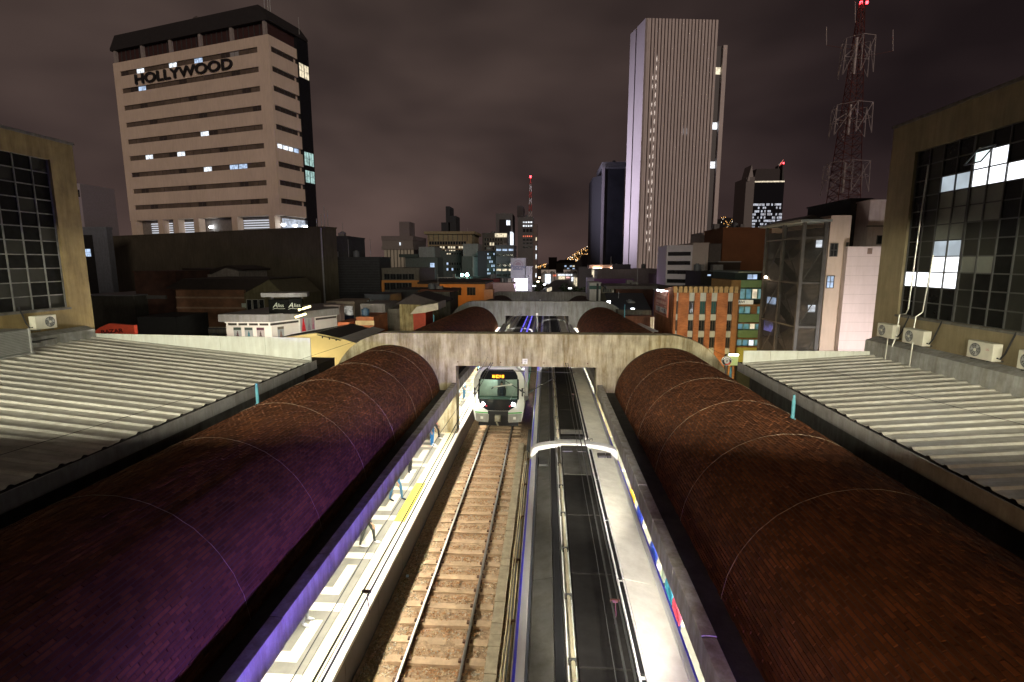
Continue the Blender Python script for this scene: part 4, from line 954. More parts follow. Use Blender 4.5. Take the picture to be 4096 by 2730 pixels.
def brick_house():
    x0, zt = at(702, 1160, 55); x1, _ = at(975, 1160, 55)
    r, h = bldg('brick_building', 'long low brown brick building with pale bands and a gabled olive end', 'building', x0, 55, x1 - x0, 9, zt, brick_m, cap=0)
    for v in (1191, 1232, 1275):
        _, z = at(800, v, 55); MB().box(-.05, (x1 - x0) if v < 1270 else (x1 - x0) * .28, -.06, -.002, z + 7 - .09, z + 7 + .09).build('band', M('band_concrete', (.24, .17, .12), .9, var=.2), r)
    _, z = at(800, 1308, 55); 
    MB().box(.2, x1 - x0, -.08, -.002, z + 7 - .6, z + 7).build('band', M('band_pale', (.42, .38, .31), .9, var=.2, stain=.3), r)
    gx0, gx1 = x1 - x0 + .003, at(1140, 1160, 55)[0] - x0; zp = at(1050, 1120, 55)[1] + 7; gm_ = (gx0 + gx1) / 2 + .6; ze = h - .6
    MB().prism([(gx0, 0), (gx1, 0), (gx1, ze), (gm_, zp), (gx0, ze + .2)], 'y', -.02, 9).build('gable_wall', M('olive_render', (.115, .10, .055), .9, var=.2, stain=.3), r)
    MB().prism([(gx0 - 9.5, h + .1), (gx0 - 7.2, h + 1.25), (gm_, zp + .12), (gx0, ze + .32)], 'y', .3, 8.6).build('roof', M('roof_dark_tile', (.022, .014, .012), .8, var=.3), r)
    for k, u in enumerate((988, 1013, 1038)):
        xx = at(u, 1225, 55)[0] - x0; zz_ = at(u, 1243, 55)[1] + 7
        window(r, xx, -.03, zz_, .62, 1.25, frame_l, glass_d, 1, 1)
    xx = at(968, 1225, 55)[0] - x0; MB().box(xx, xx + .5, -.06, -.003, at(968, 1233, 55)[1] + 7, at(968, 1214, 55)[1] + 7).build('panel', M('panel_pale', (.40, .45, .40), .7), r)
    xs_ = at(705, 1340, 55)[0] - x0; xe_ = at(940, 1340, 55)[0] - x0
    sg = MB().box(xs_ + .4, xe_, -.2, -.1, 0 + 2.4, at(800, 1316, 55)[1] + 7).build('painted_board', M('mural_grey', (.36, .34, .31), .8, var=.25, scale=.6, stain=.3), r)
    MB().box(xs_ + .25, xe_ + .1, -.23, -.19, at(800, 1316, 55)[1] + 7 - .0, at(800, 1314.5, 55)[1] + 7 + .06).build('board_rail', M('blue_dark', (.03, .04, .08), .6), r)
    text('I S O', 1.1, M('mural_blue', (.17, .18, .25), .8), r, ((xs_ + xe_) / 2 + .6, -.203, at(800, 1346, 55)[1] + 7), ext=.003, bold=.03)
brick_house()
brd = M_brick('brick_wall_brown', (.075, .03, .02), (.095, .04, .025), (.06, .04, .03), .3, .09)
r, h, x0, w_ = fb('brick_building', 'very dark brown brick building left of the banded brick one', 'building', 535, 700, 1090, 60, 10, brd, cap=.15)
MB().box(0, w_ * .75, -.12, -.003, at(600, 1196, 60)[1] + 7, at(600, 1182, 60)[1] + 7).build('ledge', M('ledge_grey', (.10, .095, .09), .9), r)
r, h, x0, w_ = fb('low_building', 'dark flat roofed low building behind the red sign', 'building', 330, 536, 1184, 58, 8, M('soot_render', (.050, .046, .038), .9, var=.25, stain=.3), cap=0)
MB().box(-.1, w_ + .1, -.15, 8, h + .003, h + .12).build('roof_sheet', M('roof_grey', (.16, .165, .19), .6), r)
r, h, x0, w_ = fb('low_building', 'black low building between the red sign and the painted board', 'building', 548, 704, 1268, 50, 5, M('near_black', (.012, .012, .012), .9, var=.3), cap=0)  # plain near black walls
# white house on the hill of roofs
x0, zt = at(731, 1098, 66); x1, _ = at(955, 1098, 66); pk = at(901, 1073, 66); sl = at(845, 1095, 66)[0]
wh = thing('white_house', 'small white gabled house with dark windows above the brown brick building', 'house', (x0, 66, -7))
o = (x0, 66, -7); whm = M('white_render_dim', (.23, .205, .19), .85, var=.2, stain=.25)
MB(o).prism([(x0, -7), (x1, -7), (x1, at(955, 1085, 66)[1]), pk, (sl, zt), (x0, zt)], 'y', 66, 73).build('wall', whm, wh)
MB(o).prism([(x0 - .3, zt + .02), (sl - .4, zt + .02), (pk[0], pk[1] + .05), (x1 + .4, at(955, 1085, 66)[1] + .03), (x1 + .4, at(955, 1085, 66)[1] + .25), (pk[0], pk[1] + .35), (sl, zt + .7), (x0 - .3, zt + .8)], 'y', 66.4, 73.2).build('roof', M('roof_dark_tile', (.022, .014, .012), .8), wh)
for u0, u1, va, vb in ((777, 815, 1117, 1130), (873, 917, 1108, 1128), (932, 948, 1108, 1128)):
    a, b = at(u0, vb, 66), at(u1, va, 66); window(wh, a[0] - x0, 0, a[1] + 7, b[0] - a[0], b[1] - a[1], frame_d, glass_d, 2, 1)

# white corner store
def store():
    Yc = 42.0; xc, zc = at(1082, 1254, Yc); xl, _ = at(878, 1260, Yc); xr, zr = at(1345, 1230, 48.5)
    ang = math.atan2(48.5 - Yc, xr - xc); Lr = math.hypot(48.5 - Yc, xr - xc); o = (xc, Yc, -7)
    t = thing('corner_store', 'white corner store with a grey fascia, dress posters and black sign boxes', 'shop', o)
    wm = M('store_white', (.74, .71, .66), .6, var=.05); fm = M('fascia_grey', (.30, .30, .30), .7, var=.15, stain=.25); bm2 = M('band_dark', (.045, .04, .035), .6, var=.3)
    xw = at(904, 1300, Yc)[0] - xc; Z = lambda v, Y=Yc: at(1000, v, Y)[1] + 7
    zf0, zf1, zw = Z(1288), Z(1258), Z(1303)
    ca, sa = math.cos(ang), math.sin(ang)
    def along(s, n): return (s * ca + n * sa, s * sa - n * ca)      # s along the right wall, n outwards
    depth = 7
    back = [(Lr * ca, Lr * sa), (Lr * ca - 3, Lr * sa + depth), (xw, depth)]
    MB().prism([(xw, 0), (0, 0)] + back, 'z', 0, zw).build('wall', wm, t)
    MB().prism([(xw + .03, .03), (-.01, .03)] + [along(Lr - .05, -.03)] + back[1:], 'z', zw + .003, zf0 - .12).build('band', bm2, t)
    xl_ = xl - xc
    MB().prism([(xl_, -.25), (-.05, -.25), along(Lr + .1, .25)] + back[1:], 'z', zf0, zf1).build('fascia', fm, t, bevel=.02)
    MB().prism([(xw - .05, -.06), (0, -.06), along(Lr, .06), along(Lr, -.1), (0, .1), (xw, .1)], 'z', zf0 - .12, zf0 - .003).build('trim', white, t)
    n = 5
    for k in range(n):
        x = xw + (0 - xw) * k / (n - .7) + .1; MB().box(x - .06, x + .06, -.025, .035, zw, zf0 - .12).build('post', white, t)
    pr_ = [M('poster_%d' % k, c, .6, var=.1) for k, c in enumerate(((.34, .32, .31), (.33, .36, .36), (.36, .31, .33)))]
    def poster(x, y, rz, wd_, z0, z1, dc, hc, lab=None, fr=True):
        p = link('poster', MB().box(0, wd_, -.03, 0, z0, z1).mesh('poster', R.choice(pr_)), t, (x, y, 0), rz)
        if fr: link('poster_header', MB().box(.01, wd_ - .01, -.05, -.032, z1 - (z1 - z0) * .2, z1 - .01).mesh('poster_header', M('poster_band_%d' % int(hc[0] * 100), hc, .6)), t, (x, y, 0), rz)
        h = z1 - z0; c = wd_ / 2; hh_ = h * (.72 if fr else .98)
        sil = [(c - wd_ * .36, z0 + .01), (c + wd_ * .36, z0 + .01), (c + wd_ * .26, z0 + hh_ * .3), (c + wd_ * .10, z0 + hh_ * .62), (c + wd_ * .11, z0 + hh_ * .80), (c + wd_ * .04, z0 + hh_ * .84), (c + wd_ * .055, z0 + hh_ * .96), (c, z0 + hh_), (c - wd_ * .055, z0 + hh_ * .96), (c - wd_ * .04, z0 + hh_ * .84), (c - wd_ * .11, z0 + hh_ * .80), (c - wd_ * .10, z0 + hh_ * .62), (c - wd_ * .26, z0 + hh_ * .3)]
        link('dress_print', MB().prism(sil, 'y', -.04, -.031).mesh('dress_print', M('dress_%d_%d' % (int(dc[0] * 100), int(dc[2] * 100)), dc, .7, var=.25, scale=5)), t, (x, y, 0), rz)
    zp0, zp1 = Z(1362), Z(1311)
    for u0, u1, dc, hc in ((936, 966, (.09, .05, .06), (.05, .07, .06)), (980, 1012, (.04, .16, .20), (.05, .09, .07)), (1028, 1058, (.07, .05, .05), (.08, .03, .05))):
        xa, xb = at(u0, 1330, Yc)[0] - xc, at(u1, 1330, Yc)[0] - xc; poster(xa, -.004, 0, xb - xa, zp0, zp1, dc, hc)
    p = along(.55, .004); poster(p[0], p[1], ang, .62, zp0, zp1, (.22, .13, .11), (.14, .12, .09))
    s0 = Lr * .40; p = along(s0, .02)
    zs0, zs1 = Z(1325, 45), Z(1252, 45)
    link('show_window', MB().box(-.08, 1.62, -.06, 0, zs0, zs1).mesh('show_window', M('window_backing', (.42, .42, .42), .6, var=.15)), t, (p[0], p[1], 0), ang)
    link('window_frame', MB().box(-.12, -.05, -.1, 0, zs0, zs1).box(1.6, 1.67, -.1, 0, zs0, zs1).box(-.12, 1.67, -.1, 0, zs1, zs1 + .05).box(-.12, 1.67, -.12, 0, zs0 - .25, zs0 - .003).mesh('window_frame', white), t, (p[0], p[1], 0), ang)
    q = along(s0, .085); poster(q[0], q[1], ang, .62, zs0 + .03, zs1 - .15, (.60, .01, .02), (.05, .05, .05), fr=False)
    q = along(s0 + .66, .085); poster(q[0], q[1], ang, .50, zs0 + .06, zs1 - .5, (.22, .20, .26), (.05, .05, .05), fr=False)
    q = along(s0 + 1.2, .085); poster(q[0], q[1], ang, .34, zs0 + .12, zs1 - .45, (.40, .14, .22), (.05, .05, .05), fr=False)
    # the black sign boxes under a thin canopy
    zb0, zb1 = Z(1247, 43), Z(1199, 43); zc0, zc1 = Z(1188, 43), Z(1172, 43)
    xs0 = at(1074, 1220, 43)[0] - xc; xs1 = at(1155, 1220, 43)[0] - xc; xs2 = at(1228, 1220, 44.2)[0] - xc
    sbm = M('sign_black', (.006, .007, .006), .7, var=.2, spec=.08)
    MB().box(xs0, xs1 - .04, 1.0, 1.8, zf1 - .05, zb1).build('sign_box', sbm, t); link('sign_box', MB().box(0, xs2 - xs1, 0, .8, zf1 - .05, zb1 + .05).mesh('sign_box', sbm), t, (xs1 + .02, 1.0, 0), .30)
    lt = M('sign_letters', (.55, .60, .50), .5, var=.05)
    def word(x, y, rz, sc2):
        text('A', .62, lt, t, (x - .36, y - .36 * math.tan(rz), zb0 + .55), rot=(rad(90), 0, rz), ext=.01, shear=.35, sx=1.0); text('liss', .44, lt, t, (x + .16, y + .16 * math.tan(rz), zb0 + .54), rot=(rad(90), 0, rz), ext=.01, sx=1.0)
        a = MB().tube([(-.60, 0, .10), (-.36, 0, .17), (0, 0, .14), (.50, 0, .15)], .016, 5).mesh('swoosh', lt); link('swoosh', a, t, (x, y, zb0 + .12), rz)
    word((xs0 + xs1) / 2 + .05, .985, 0, 1); word(xs1 + .02 + (xs2 - xs1) * .47, 1.0 + (xs2 - xs1) * .47 * math.tan(.30) - .03, .30, 1)
    MB().prism([(at(1053, 1180, 43)[0] - xc, .6), (xs1 + .3, .55), (xs2 + .45, 1.35), (xs2 - .2, 3.2), (at(1053, 1180, 43)[0] - xc, 2.6)], 'z', zc0, zc1).build('canopy', fm, t)
    MB().box(xs0 + .1, xs0 + .25, 1.3, 1.5, zb1, zc0).build('post', steel_d, t); MB().box(xs2 - .3, xs2 - .15, 1.75, 1.95, zb1, zc0).build('post', steel_d, t)
    tube = M('neon_tube', (.9, .8, .4), .4, emit=(1, .88, .45), estr=3)
    a1, a2 = at(1180, 1244, 42.6), at(1228, 1229, 43.2); b1, b2 = at(1190, 1268, 43.6), at(1226, 1256, 44.0)
    for p, q in ((a1, a2), (b1, b2)): MB(o).tube([(p[0], 43.2, p[1]), (q[0], 43.9, q[1])], .10, 8).build('tube_lamp', tube, t)
    MB().prism([along(1.7, .5), along(Lr, .5), along(Lr, -.5), along(1.7, -.5)], 'z', Z(1345, 45) - .1, Z(1345, 45) + .22).build('awning_slab', con_d, t)
store()
# yellow gabled wall with dark roof beside the first cross wall
Yy = 30.0; q = [at(u, v, Yy) for u, v in ((1141, 1350), (1264, 1334), (1368, 1354), (1450, 1378))]; o = (q[0][0], Yy, -7)
yb_ = thing('yellow_house', 'pale yellow gabled house with a dark roof beside the nearest cross wall', 'house', o)
ym = M('yellow_paint', (.66, .53, .24), .8, var=.06, scale=.8)
MB(o).prism([(q[0][0], -7), (q[3][0], -7), q[3], q[2], q[1], q[0]], 'y', Yy, Yy + .3).build('wall', ym, yb_)
rk = at(1410, 1295, 39); re = at(1500, 1311, 39); rl = at(1264, 1334, 29.7)
MB(o).face([(rl[0], 29.7, rl[1] + .05), (q[2][0], 29.7, q[2][1] + .05), (re[0] - .2, 39, re[1] - .1), (rk[0], 39, rk[1])]).face([(rl[0], 29.7, rl[1] - .1), (rk[0], 39, rk[1] - .15), (re[0] - .2, 39, re[1] - .25), (q[2][0], 29.7, q[2][1] - .1)]).build('roof', M('roof_bitumen', (.030, .022, .018), .85, var=.3), yb_)
MB(o).face([(rl[0], 29.7, rl[1] + .06), (rk[0], 39, rk[1] + .01), (rk[0] - 5, 39, rk[1] - .9), (q[0][0] - .3, 29.7, q[0][1] + .0)]).build('roof', M('roof_bitumen', (.030, .022, .018), .85, var=.3), yb_)
MB(o).face([(q[2][0], 29.6, q[2][1] + .08), (q[2][0] + 1.0, 29.6, q[2][1] - .22), (re[0] + .8, 39, re[1] - .15), (re[0] - .2, 39, re[1] + .06)]).build('eave_sheet', flash, yb_)
for u in (1290, 1318, 1345): a = at(u, 1341 + (u - 1264) * .19, Yy); MB(o).box(a[0] - .03, a[0] + .03, Yy - .05, Yy - .003, a[1] - .12, a[1]).build('bracket', black, yb_)
tag(MB((-14.5, 25.2, 3)).box(-14.6, -11.4, 24.6, 26.6, -7, 4.9).build('plant_box', black), 'black flat topped box between the metal roof and the cross wall', 'roof box').location = (-14.5, 25.2, 3)

def simple(name, label, cat, u0, u1, vt, vb, Y, d, mat, group=None, cap=0, **k):
    r, h, x0, w_ = fb(name, label, cat, u0, u1, vt, Y, d, mat, group=group, cap=cap, **k)
    if d >= 5 and 50 < Y < 200 and w_ > 4:                          # odds and ends on the roof
        q = random.Random(label); top_ = h + cap + .002
        for _ in range(q.randrange(2, 5)):
            x, y, c = q.uniform(.4, w_ - 1.6), q.uniform(.5, d - 1.8), q.random()
            if c < .4: a_ = q.uniform(.6, 1.3); MB().box(x, x + a_, y, y + a_, top_, top_ + q.uniform(.4, 1.1)).build('roof_unit', M('roof_unit_grey', (.16, .155, .15), .8, var=.3), r)
            elif c < .75: MB().tube([(x, y, top_), (x, y, top_ + q.uniform(1.5, 3.5))], .035, 5).build('antenna', frame_l, r)
            else: MB().tube([(x, y, top_), (x, y, top_ + .9)], .5, 12).tube([(x, y, top_ + .9), (x, y, top_ + 1.05)], .25, 8).build('water_tank', M('tank_dull', (.10, .11, .12), .6), r)
    return r, h, x0, w_
terra = M('terracotta', (.42, .12, .045), .8, var=.2, scale=1.5)
simple('terracotta_house', 'small terracotta walled roof house right of the white store', 'house', 1350, 1397, 1290, 0, 44, 3, terra)
r, h, x0, w_ = simple('brick_house', 'orange brick house with a pale band under the blue tank', 'house', 1424, 1494, 1268, 0, 45, 4, M_brick('brick_orange_small', (.45, .14, .045), (.36, .11, .04), (.25, .15, .09), .3, .1))
MB().box(-.05, w_ + .05, -.06, -.003, h - .75, h - .35).build('band', M('band_cream', (.48, .36, .18), .8, var=.2), r)
a = at(1462, 1250, 46); tk = tag(MB((a[0], 46, a[1] - .4)).tube([(a[0], 46, a[1] - .40), (a[0], 46, a[1] - .2), (a[0], 46, a[1] + .1), (a[0], 46, a[1] + .3)], .36, 14).tube([(a[0], 46, a[1] + .3), (a[0], 46, a[1] + .42)], .2, 10).build('water_tank', M('tank_blue', (.03, .07, .12), .5)), 'round dark blue water tank above the orange brick house', 'tank'); tk.location = (a[0], 46, a[1] - .4)
r, h, x0, w_ = simple('glass_shop', 'cream roofed shop with black and white figures on its glass', 'shop', 1305, 1418, 1206, 0, 57, 5, M('cream_render', (.34, .28, .22), .8, var=.15))
xa, za = at(1355, 1262, 56.8); xb, zb_ = at(1408, 1226, 56.8)
MB().box(xa - x0, xb - x0, -.12, -.003, za + 7, zb_ + 7).build('display_glass', M_lit('figure_glass', (.75, .72, .62), .55, var=.95, scale=1.9), r)
MB().box(xa - x0 - .1, xb - x0 + .1, -.14, -.003, za + 6.2, za + 6.99).build('blue_panel', M('panel_navy', (.02, .03, .07), .6), r)
r, h, x0, w_ = simple('grey_house', 'plain grey white walled house beside the blue tank', 'house', 1441, 1540, 1216, 0, 52, 5, M('grey_white_render', (.27, .255, .25), .85, var=.12, stain=.2))
simple('grey_house', 'low pale annex right of the plain grey white house', 'house', 1541, 1598, 1236, 0, 53, 5, M('annex_render', (.22, .20, .17), .85, var=.2, stain=.3))
r, h, x0, w_ = simple('old_house', 'crumbling olive stained concrete house left of the second bay vault', 'house', 1597, 1705, 1216, 0, 50, 6, M('olive_stained', (.30, .25, .12), .9, var=.45, scale=.7, stain=.6))
MB().prism([(-.3, h), (w_ * .55, h + 1.0), (w_ + 1.6, h + .15), (w_ + 1.6, h), (w_, h - .1)], 'y', -.3, 6).build('roof', M('roof_bitumen', (.030, .022, .018), .85), r)
r, h, x0, w_ = simple('small_house', 'small white gabled house with a red front by the left second vault', 'house', 1652, 1702, 1246, 0, 48, 3, M('red_front', (.28, .035, .012), .8))
MB().prism([(-.2, h - .25), (w_ * .35, h + .45), (w_ + 1.3, h + .85), (w_ + 1.3, h + .2), (w_, h - .1)], 'y', -.3, 3.4).build('roof', M('roof_pale', (.40, .36, .26), .7), r)
r, h, x0, w_ = simple('roof_plant', 'dark blue grey roof house with three cooling units in front of it', 'roof house', 1457, 1560, 1178, 0, 62, 5, M('slate_render', (.060, .064, .075), .85, var=.25))
for k, u in enumerate((1462, 1481, 1500, 1518)):
    xx = at(u, 1212, 61)[0] - x0; MB().box(xx, xx + .9 * .5, -1.0, -.55, at(u, 1213, 61)[1] + 7, at(u, 1201, 61)[1] + 7).build('cooling_unit', M('unit_grey', (.10, .105, .10), .6), r)
simple('low_building', 'dark roofed low building behind the cooling units', 'building', 1560, 1672, 1160, 0, 70, 8, M('slate_dark', (.045, .046, .048), .9, var=.3))
r, h, x0, w_ = simple('ochre_house', 'small weathered grey walled house in front of the orange building', 'house', 1676, 1800, 1168, 0, 66, 6, M('weathered_grey', (.14, .135, .11), .9, var=.35, scale=.8, stain=.4))
MB().prism([(-.3, h), (w_ * .1, h + .35), (w_ + .5, h + .12), (w_ + .5, h)], 'y', -.2, 6.2).build('roof', M('roof_rust', (.10, .035, .018), .85, var=.3), r)
# orange colonnaded building
orm = M('orange_paint', (.52, .22, .055), .8, var=.14, scale=.6)
r, h, x0, w_ = fb('orange_building', 'long orange two storey building lit by street lamps', 'building', 1672, 1940, 1137, 80, 12, orm, cap=.3, capm=M('roof_bitumen', (.030, .022, .018), .85))
for u0, u1 in ((1690, 1752), (1756, 1800), (1806, 1845), (1868, 1902)):
    a, b = at(u0, 1182, 80), at(u1, 1150, 80); window(r, a[0] - x0, 0, a[1] + 7, b[0] - a[0], b[1] - a[1], frame_d, glass_d, 3, 1)
r, h, x0, w_ = fb('office_block', 'low grey office block with ribbon windows and an orange strip', 'building', 1515, 1676, 1080, 84, 12, M('office_grey', (.13, .12, .10), .85, var=.2, stain=.25), cap=.3)
for va, vb in ((1096, 1119), (1132, 1161)):
    a, b = at(1537, vb, 84), at(1658, va, 84); wd_ = (b[0] - a[0]) / 5
    for k in range(5): window(r, a[0] - x0 + k * wd_, 0, a[1] + 7, wd_ - .05, b[1] - a[1], frame_d, glass_d, 2, 1)
_, za = at(1600, 1131, 84); _, zb_ = at(1600, 1122, 84)
MB().box(0, w_, -.3, -.06, za + 7, zb_ + 7).build('orange_band', orm, r); MB().box(0, .9, -.35, -.06, za + 7 - 1.5, za + 6.99).box(w_ - 1.2, w_, -.35, -.06, za + 7 - 1.6, za + 6.99).build('orange_column', orm, r)

# ------------------------------------------------------------------ the beige office tower with the big dark lettering
def Yz(u, v, z):
    q = ray(u, v); return (z - CAMZ) * q.y / q.z
def lettered_tower():
    xC, zt = at(1071, 137, 95); YL = Yz(451, 255, zt); xL, _ = at(451, 255, YL)
    ang = math.atan2(95 - YL, xC - xL); Wd = math.hypot(95 - YL, xC - xL); zb = at(1094, 861, 95)[1]; D = 7.0
    t = thing('office_tower', 'beige office tower with ribbon windows and large dark lettering', 'tower', (xL, YL, 0), ang)
    fm = M('facade_beige', (.69, .57, .45), .85, var=.07, scale=.25, stain=.12); H = zt - zb
    bt = M('ribbon_dark', (.11, .085, .06), .6, var=.3, scale=.5); gb = M('glass_brown', (.13, .10, .075), .3, var=.35, scale=.35); gb2 = M('glass_brown_dark', (.05, .04, .035), .25, var=.3)
    br = .030 * H; cs = [zt - H * (.071 + .1055 * k) for k in range(9)]
    xa, xb = .045 * Wd, .935 * Wd
    a = MB()                                                        # wall in layers so that the ribbons are real recesses
    edges = [zb] + [z for c in cs[::-1] for z in (c - br / 2, c + br / 2)] + [zt]
    for k in range(0, len(edges), 2): a.box(0, Wd, 0, D, edges[k], edges[k + 1])
    for c in cs:
        a.box(0, xa, 0, D, c - br / 2, c + br / 2).box(xb, Wd, 0, D * .08, c - br / 2, c + br / 2).box(xa, Wd - .5, .5, D, c - br / 2, c + br / 2)
    a.build('wall', fm, t)
    lit = {(0, 2): lit_w, (0, 6): lit_w, (0, 9): lit_b, (0, 13): frame_l, (1, 2): lit_b, (4, 9): lit_w, (5, 2): lit_w, (5, 6): lit_w, (6, 9): lit_w, (6, 13): lit_b, (6, 12): lit_b}
    n = 16; pw = (xb - xa) / n
    for k, c in enumerate(cs):
        for j in range(n):
            m = lit.get((k, j)) or ((gb2 if (j * 5 + k * 7) % 6 == 0 else gb))
            window(t, xa + j * pw + .02, .28, c - br / 2 + .02, pw - .04, br - .04, bt, m, 2, 1, out=.1)
        m = lit_w if k == 5 else gb2
        for j in range(4): window(t, Wd - .3, D * .10 + j * D * .20, c - br / 2 + .05, D * .20 - .06, br - .1, frame_d, (lit_b if j == 3 and k == 5 else m), 1, 1, rz=rad(90))
    gl2 = M('curtain_black', (.012, .013, .015), .12, var=.2)
    MB().box(Wd - 4, Wd + .15, D + .01, D + 3.0, zb - 3, zt + 2.2).build('stair_glass', gl2, t)
    for z, h in ((cs[0] - 2.6, 2.6), (cs[5] - 2.4, 2.6), (cs[6] - 2.4, 2.4)):
        for j in range(2): window(t, Wd + .17, D + .15 + j * 1.35, z, 1.3, h, frame_d, lit_y if z > cs[2] else M_lit('lit_green', (.55, .85, .80), .8), 2, 2, rz=rad(90))
    # top storey and the dark hat
    dk = M('hat_dark', (.020, .018, .018), .7, var=.3); zr = at(1052, 38, 97)[1]
    MB().box(.5, Wd - .5, .6, D, zt + .003, zt + 2.3).build('attic', M('attic_red_dark', (.045, .018, .016), .7), t)
    for k in range(6): x = .5 + (Wd - 1.6) * k / 5; MB().box(x, x + .55, .0, .55, zt + .003, zt + 2.3).build('pier', M('pier_grey', (.28, .25, .23), .8), t)
    for k in range(30): x = .8 + (Wd - 1.8) * k / 30; MB().box(x, x + .08, .42, .58, zt + .2, zt + 2.2).build('attic_mullion', frame_d, t)
    MB().prism([(-.15, zt + 2.31), (Wd + .2, zt + 2.31), (Wd + .2, zt + 2.75), (Wd - 1.6, zr), (1.6, zr), (-.15, zt + 2.75)], 'y', -.2, D + 3).build('roof', dk, t)
    MB().tube([(Wd * .55, 3, zr - .2), (Wd * .55, 3, zr + 1.0), (Wd * .55 + .1, 3, zr + 1.2)], 2.3, 14, r1=1.4).build('tank_dome', M('tank_grey', (.09, .075, .07), .7), t)
    for x in (Wd - 3.2, Wd - 2.4, Wd - 1.9): MB().tube([(x, 3, zr), (x, 3, zr + 2.6)], .10, 5).build('antenna', frame_l, t)
    MB().tube([(Wd + .0, D + 1, zt + 2), (Wd + .0, D + 1, zt + 6)], .05, 5).build('antenna', frame_l, t)
    # recessed floor below the facade with bright slatted bays
    zf = zb - 3.6
    MB().box(.8, Wd - .5, 1.6, D, zf - 2, zb).build('recess_wall', M('recess_grey', (.22, .20, .18), .8, var=.2), t)
    slat = M('slat_lit', (.8, .85, .9), .5, emit=(.78, .86, 1), estr=.6); col = fm
    for f in (.0, .20, .31, .45, .70, .93): MB().box(Wd * f + .1, Wd * f + 1.5, .05, 1.5, zf - 2, zb).build('column', col, t)
    for f0, f1 in ((.10, .26), (.315, .46), (.735, .94)):
        for k in range(6): MB().box(Wd * f0 + .3, Wd * f1, 1.35, 1.5, zf + .5 + k * .46, zf + .68 + k * .46).build('slat', slat, t)
    for x, y in ((Wd * .985, 1.0), (Wd * .985, 4.0), (Wd * .93, 1.2), (Wd * .45, 1.2), (Wd * .53, 1.0), (Wd * .99, 6.6)):
        MB().tube([(x, y, zf + 1.9), (x + .7, y, zf + 1.9)], .22, 8).build('lamp', cool, t)
    MB().box(Wd - .45, Wd - .4, 1.0, D, zf + .3, zb - .5).build('lit_opening', M_lit('lit_soft', (.72, .80, .95), .8), t)
    s = text('HOLLYWOOD', H * .082, black, t, ((.156 + .79) / 2 * Wd, -.30, cs[0] - (cs[0] - cs[1]) * .5 - .1), ext=.15, sx=1.0, bold=.03)
    sv = s.data; wx = max(v.co.x for v in sv.vertices) - min(v.co.x for v in sv.vertices); s.scale = ((.79 - .156) * Wd / wx, 1, 1)
    return xL, YL, ang
lettered_tower()
# the long blank dark block below it
xC, zt = at(1290, 912, 75); YL = Yz(364, 953, zt); xL, _ = at(364, 953, YL); ang = math.atan2(75 - YL, xC - xL)
dkw = M('blank_wall', (.085, .075, .05), .9, var=.22, scale=.3, stain=.3)
r, h = bldg('podium_block', 'huge blank dark walled block below the lettered tower', 'building', xL, YL, math.hypot(75 - YL, xC - xL), 2.6, zt, dkw, rz=ang, cap=.2)
wdk = math.hypot(75 - YL, xC - xL); MB().tube([(wdk - .25, -.1, 0), (wdk - .25, -.1, h)], .12, 8).build('downpipe', M('pipe_grey', (.28, .28, .29), .5), r)
for f, hh_ in ((.965, 2.2), (.975, 3.4), (.985, 2.7), (.95, 1.6)): MB().tube([(wdk * f, 2, h), (wdk * f, 2, h + hh_)], .06, 5).build('antenna', frame_l, r)
simple('rooftop_block', 'dark stepped block right of the blank wall', 'building', 1296, 1392, 950, 0, 86, 8, M('step_dark', (.030, .030, .030), .9, var=.3), cap=.2)
sb, h, x0, w_ = simple('louvred_block', 'long dark louvred block right of the blank wall', 'building', 1300, 1517, 1032, 0, 83, 6, M('louvre_dark', (.026, .027, .030), .8, var=.3), cap=.15)
for k in range(24): MB().box(0, w_, -.10, -.003, h - .5 - k * .42, h - .38 - k * .42).build('louvre', M('louvre_slat', (.034, .035, .04), .7), sb)
# slivers left of it
r, h, x0, w_ = simple('apartment_tower', 'pale narrow apartment tower behind the left hall, small dark windows on its side', 'tower', 262, 318, 735, 0, 120, 10, M('pale_render', (.30, .27, .29), .85, var=.1))
for k in range(5): a = at(297, 760 + k * 53, 119.9); MB().box(a[0] - x0, a[0] - x0 + 1.2, -.12, -.003, a[1] + 7 - 1.7, a[1] + 7).build('window', glass_d, r)
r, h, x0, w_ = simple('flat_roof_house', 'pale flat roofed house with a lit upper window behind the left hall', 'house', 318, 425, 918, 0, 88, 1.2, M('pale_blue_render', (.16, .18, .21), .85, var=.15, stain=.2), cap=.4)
MB().box(.05, w_ * .45, -.1, -.003, 0, h - 1.0).build('dark_wall', M('near_black', (.012, .012, .012), .9), r)  # black sheet over the left part, below the roof
a, b = at(319, 1028, 88), at(365, 996, 88); window(r, a[0] - x0, -.1, a[1] + 7, b[0] - a[0], b[1] - a[1], frame_d, lit_b, 3, 2)
a, b = at(334, 1152, 88), at(352, 1085, 88); window(r, a[0] - x0, -.1, a[1] + 7, b[0] - a[0], b[1] - a[1], frame_d, lit_b, 1, 2)

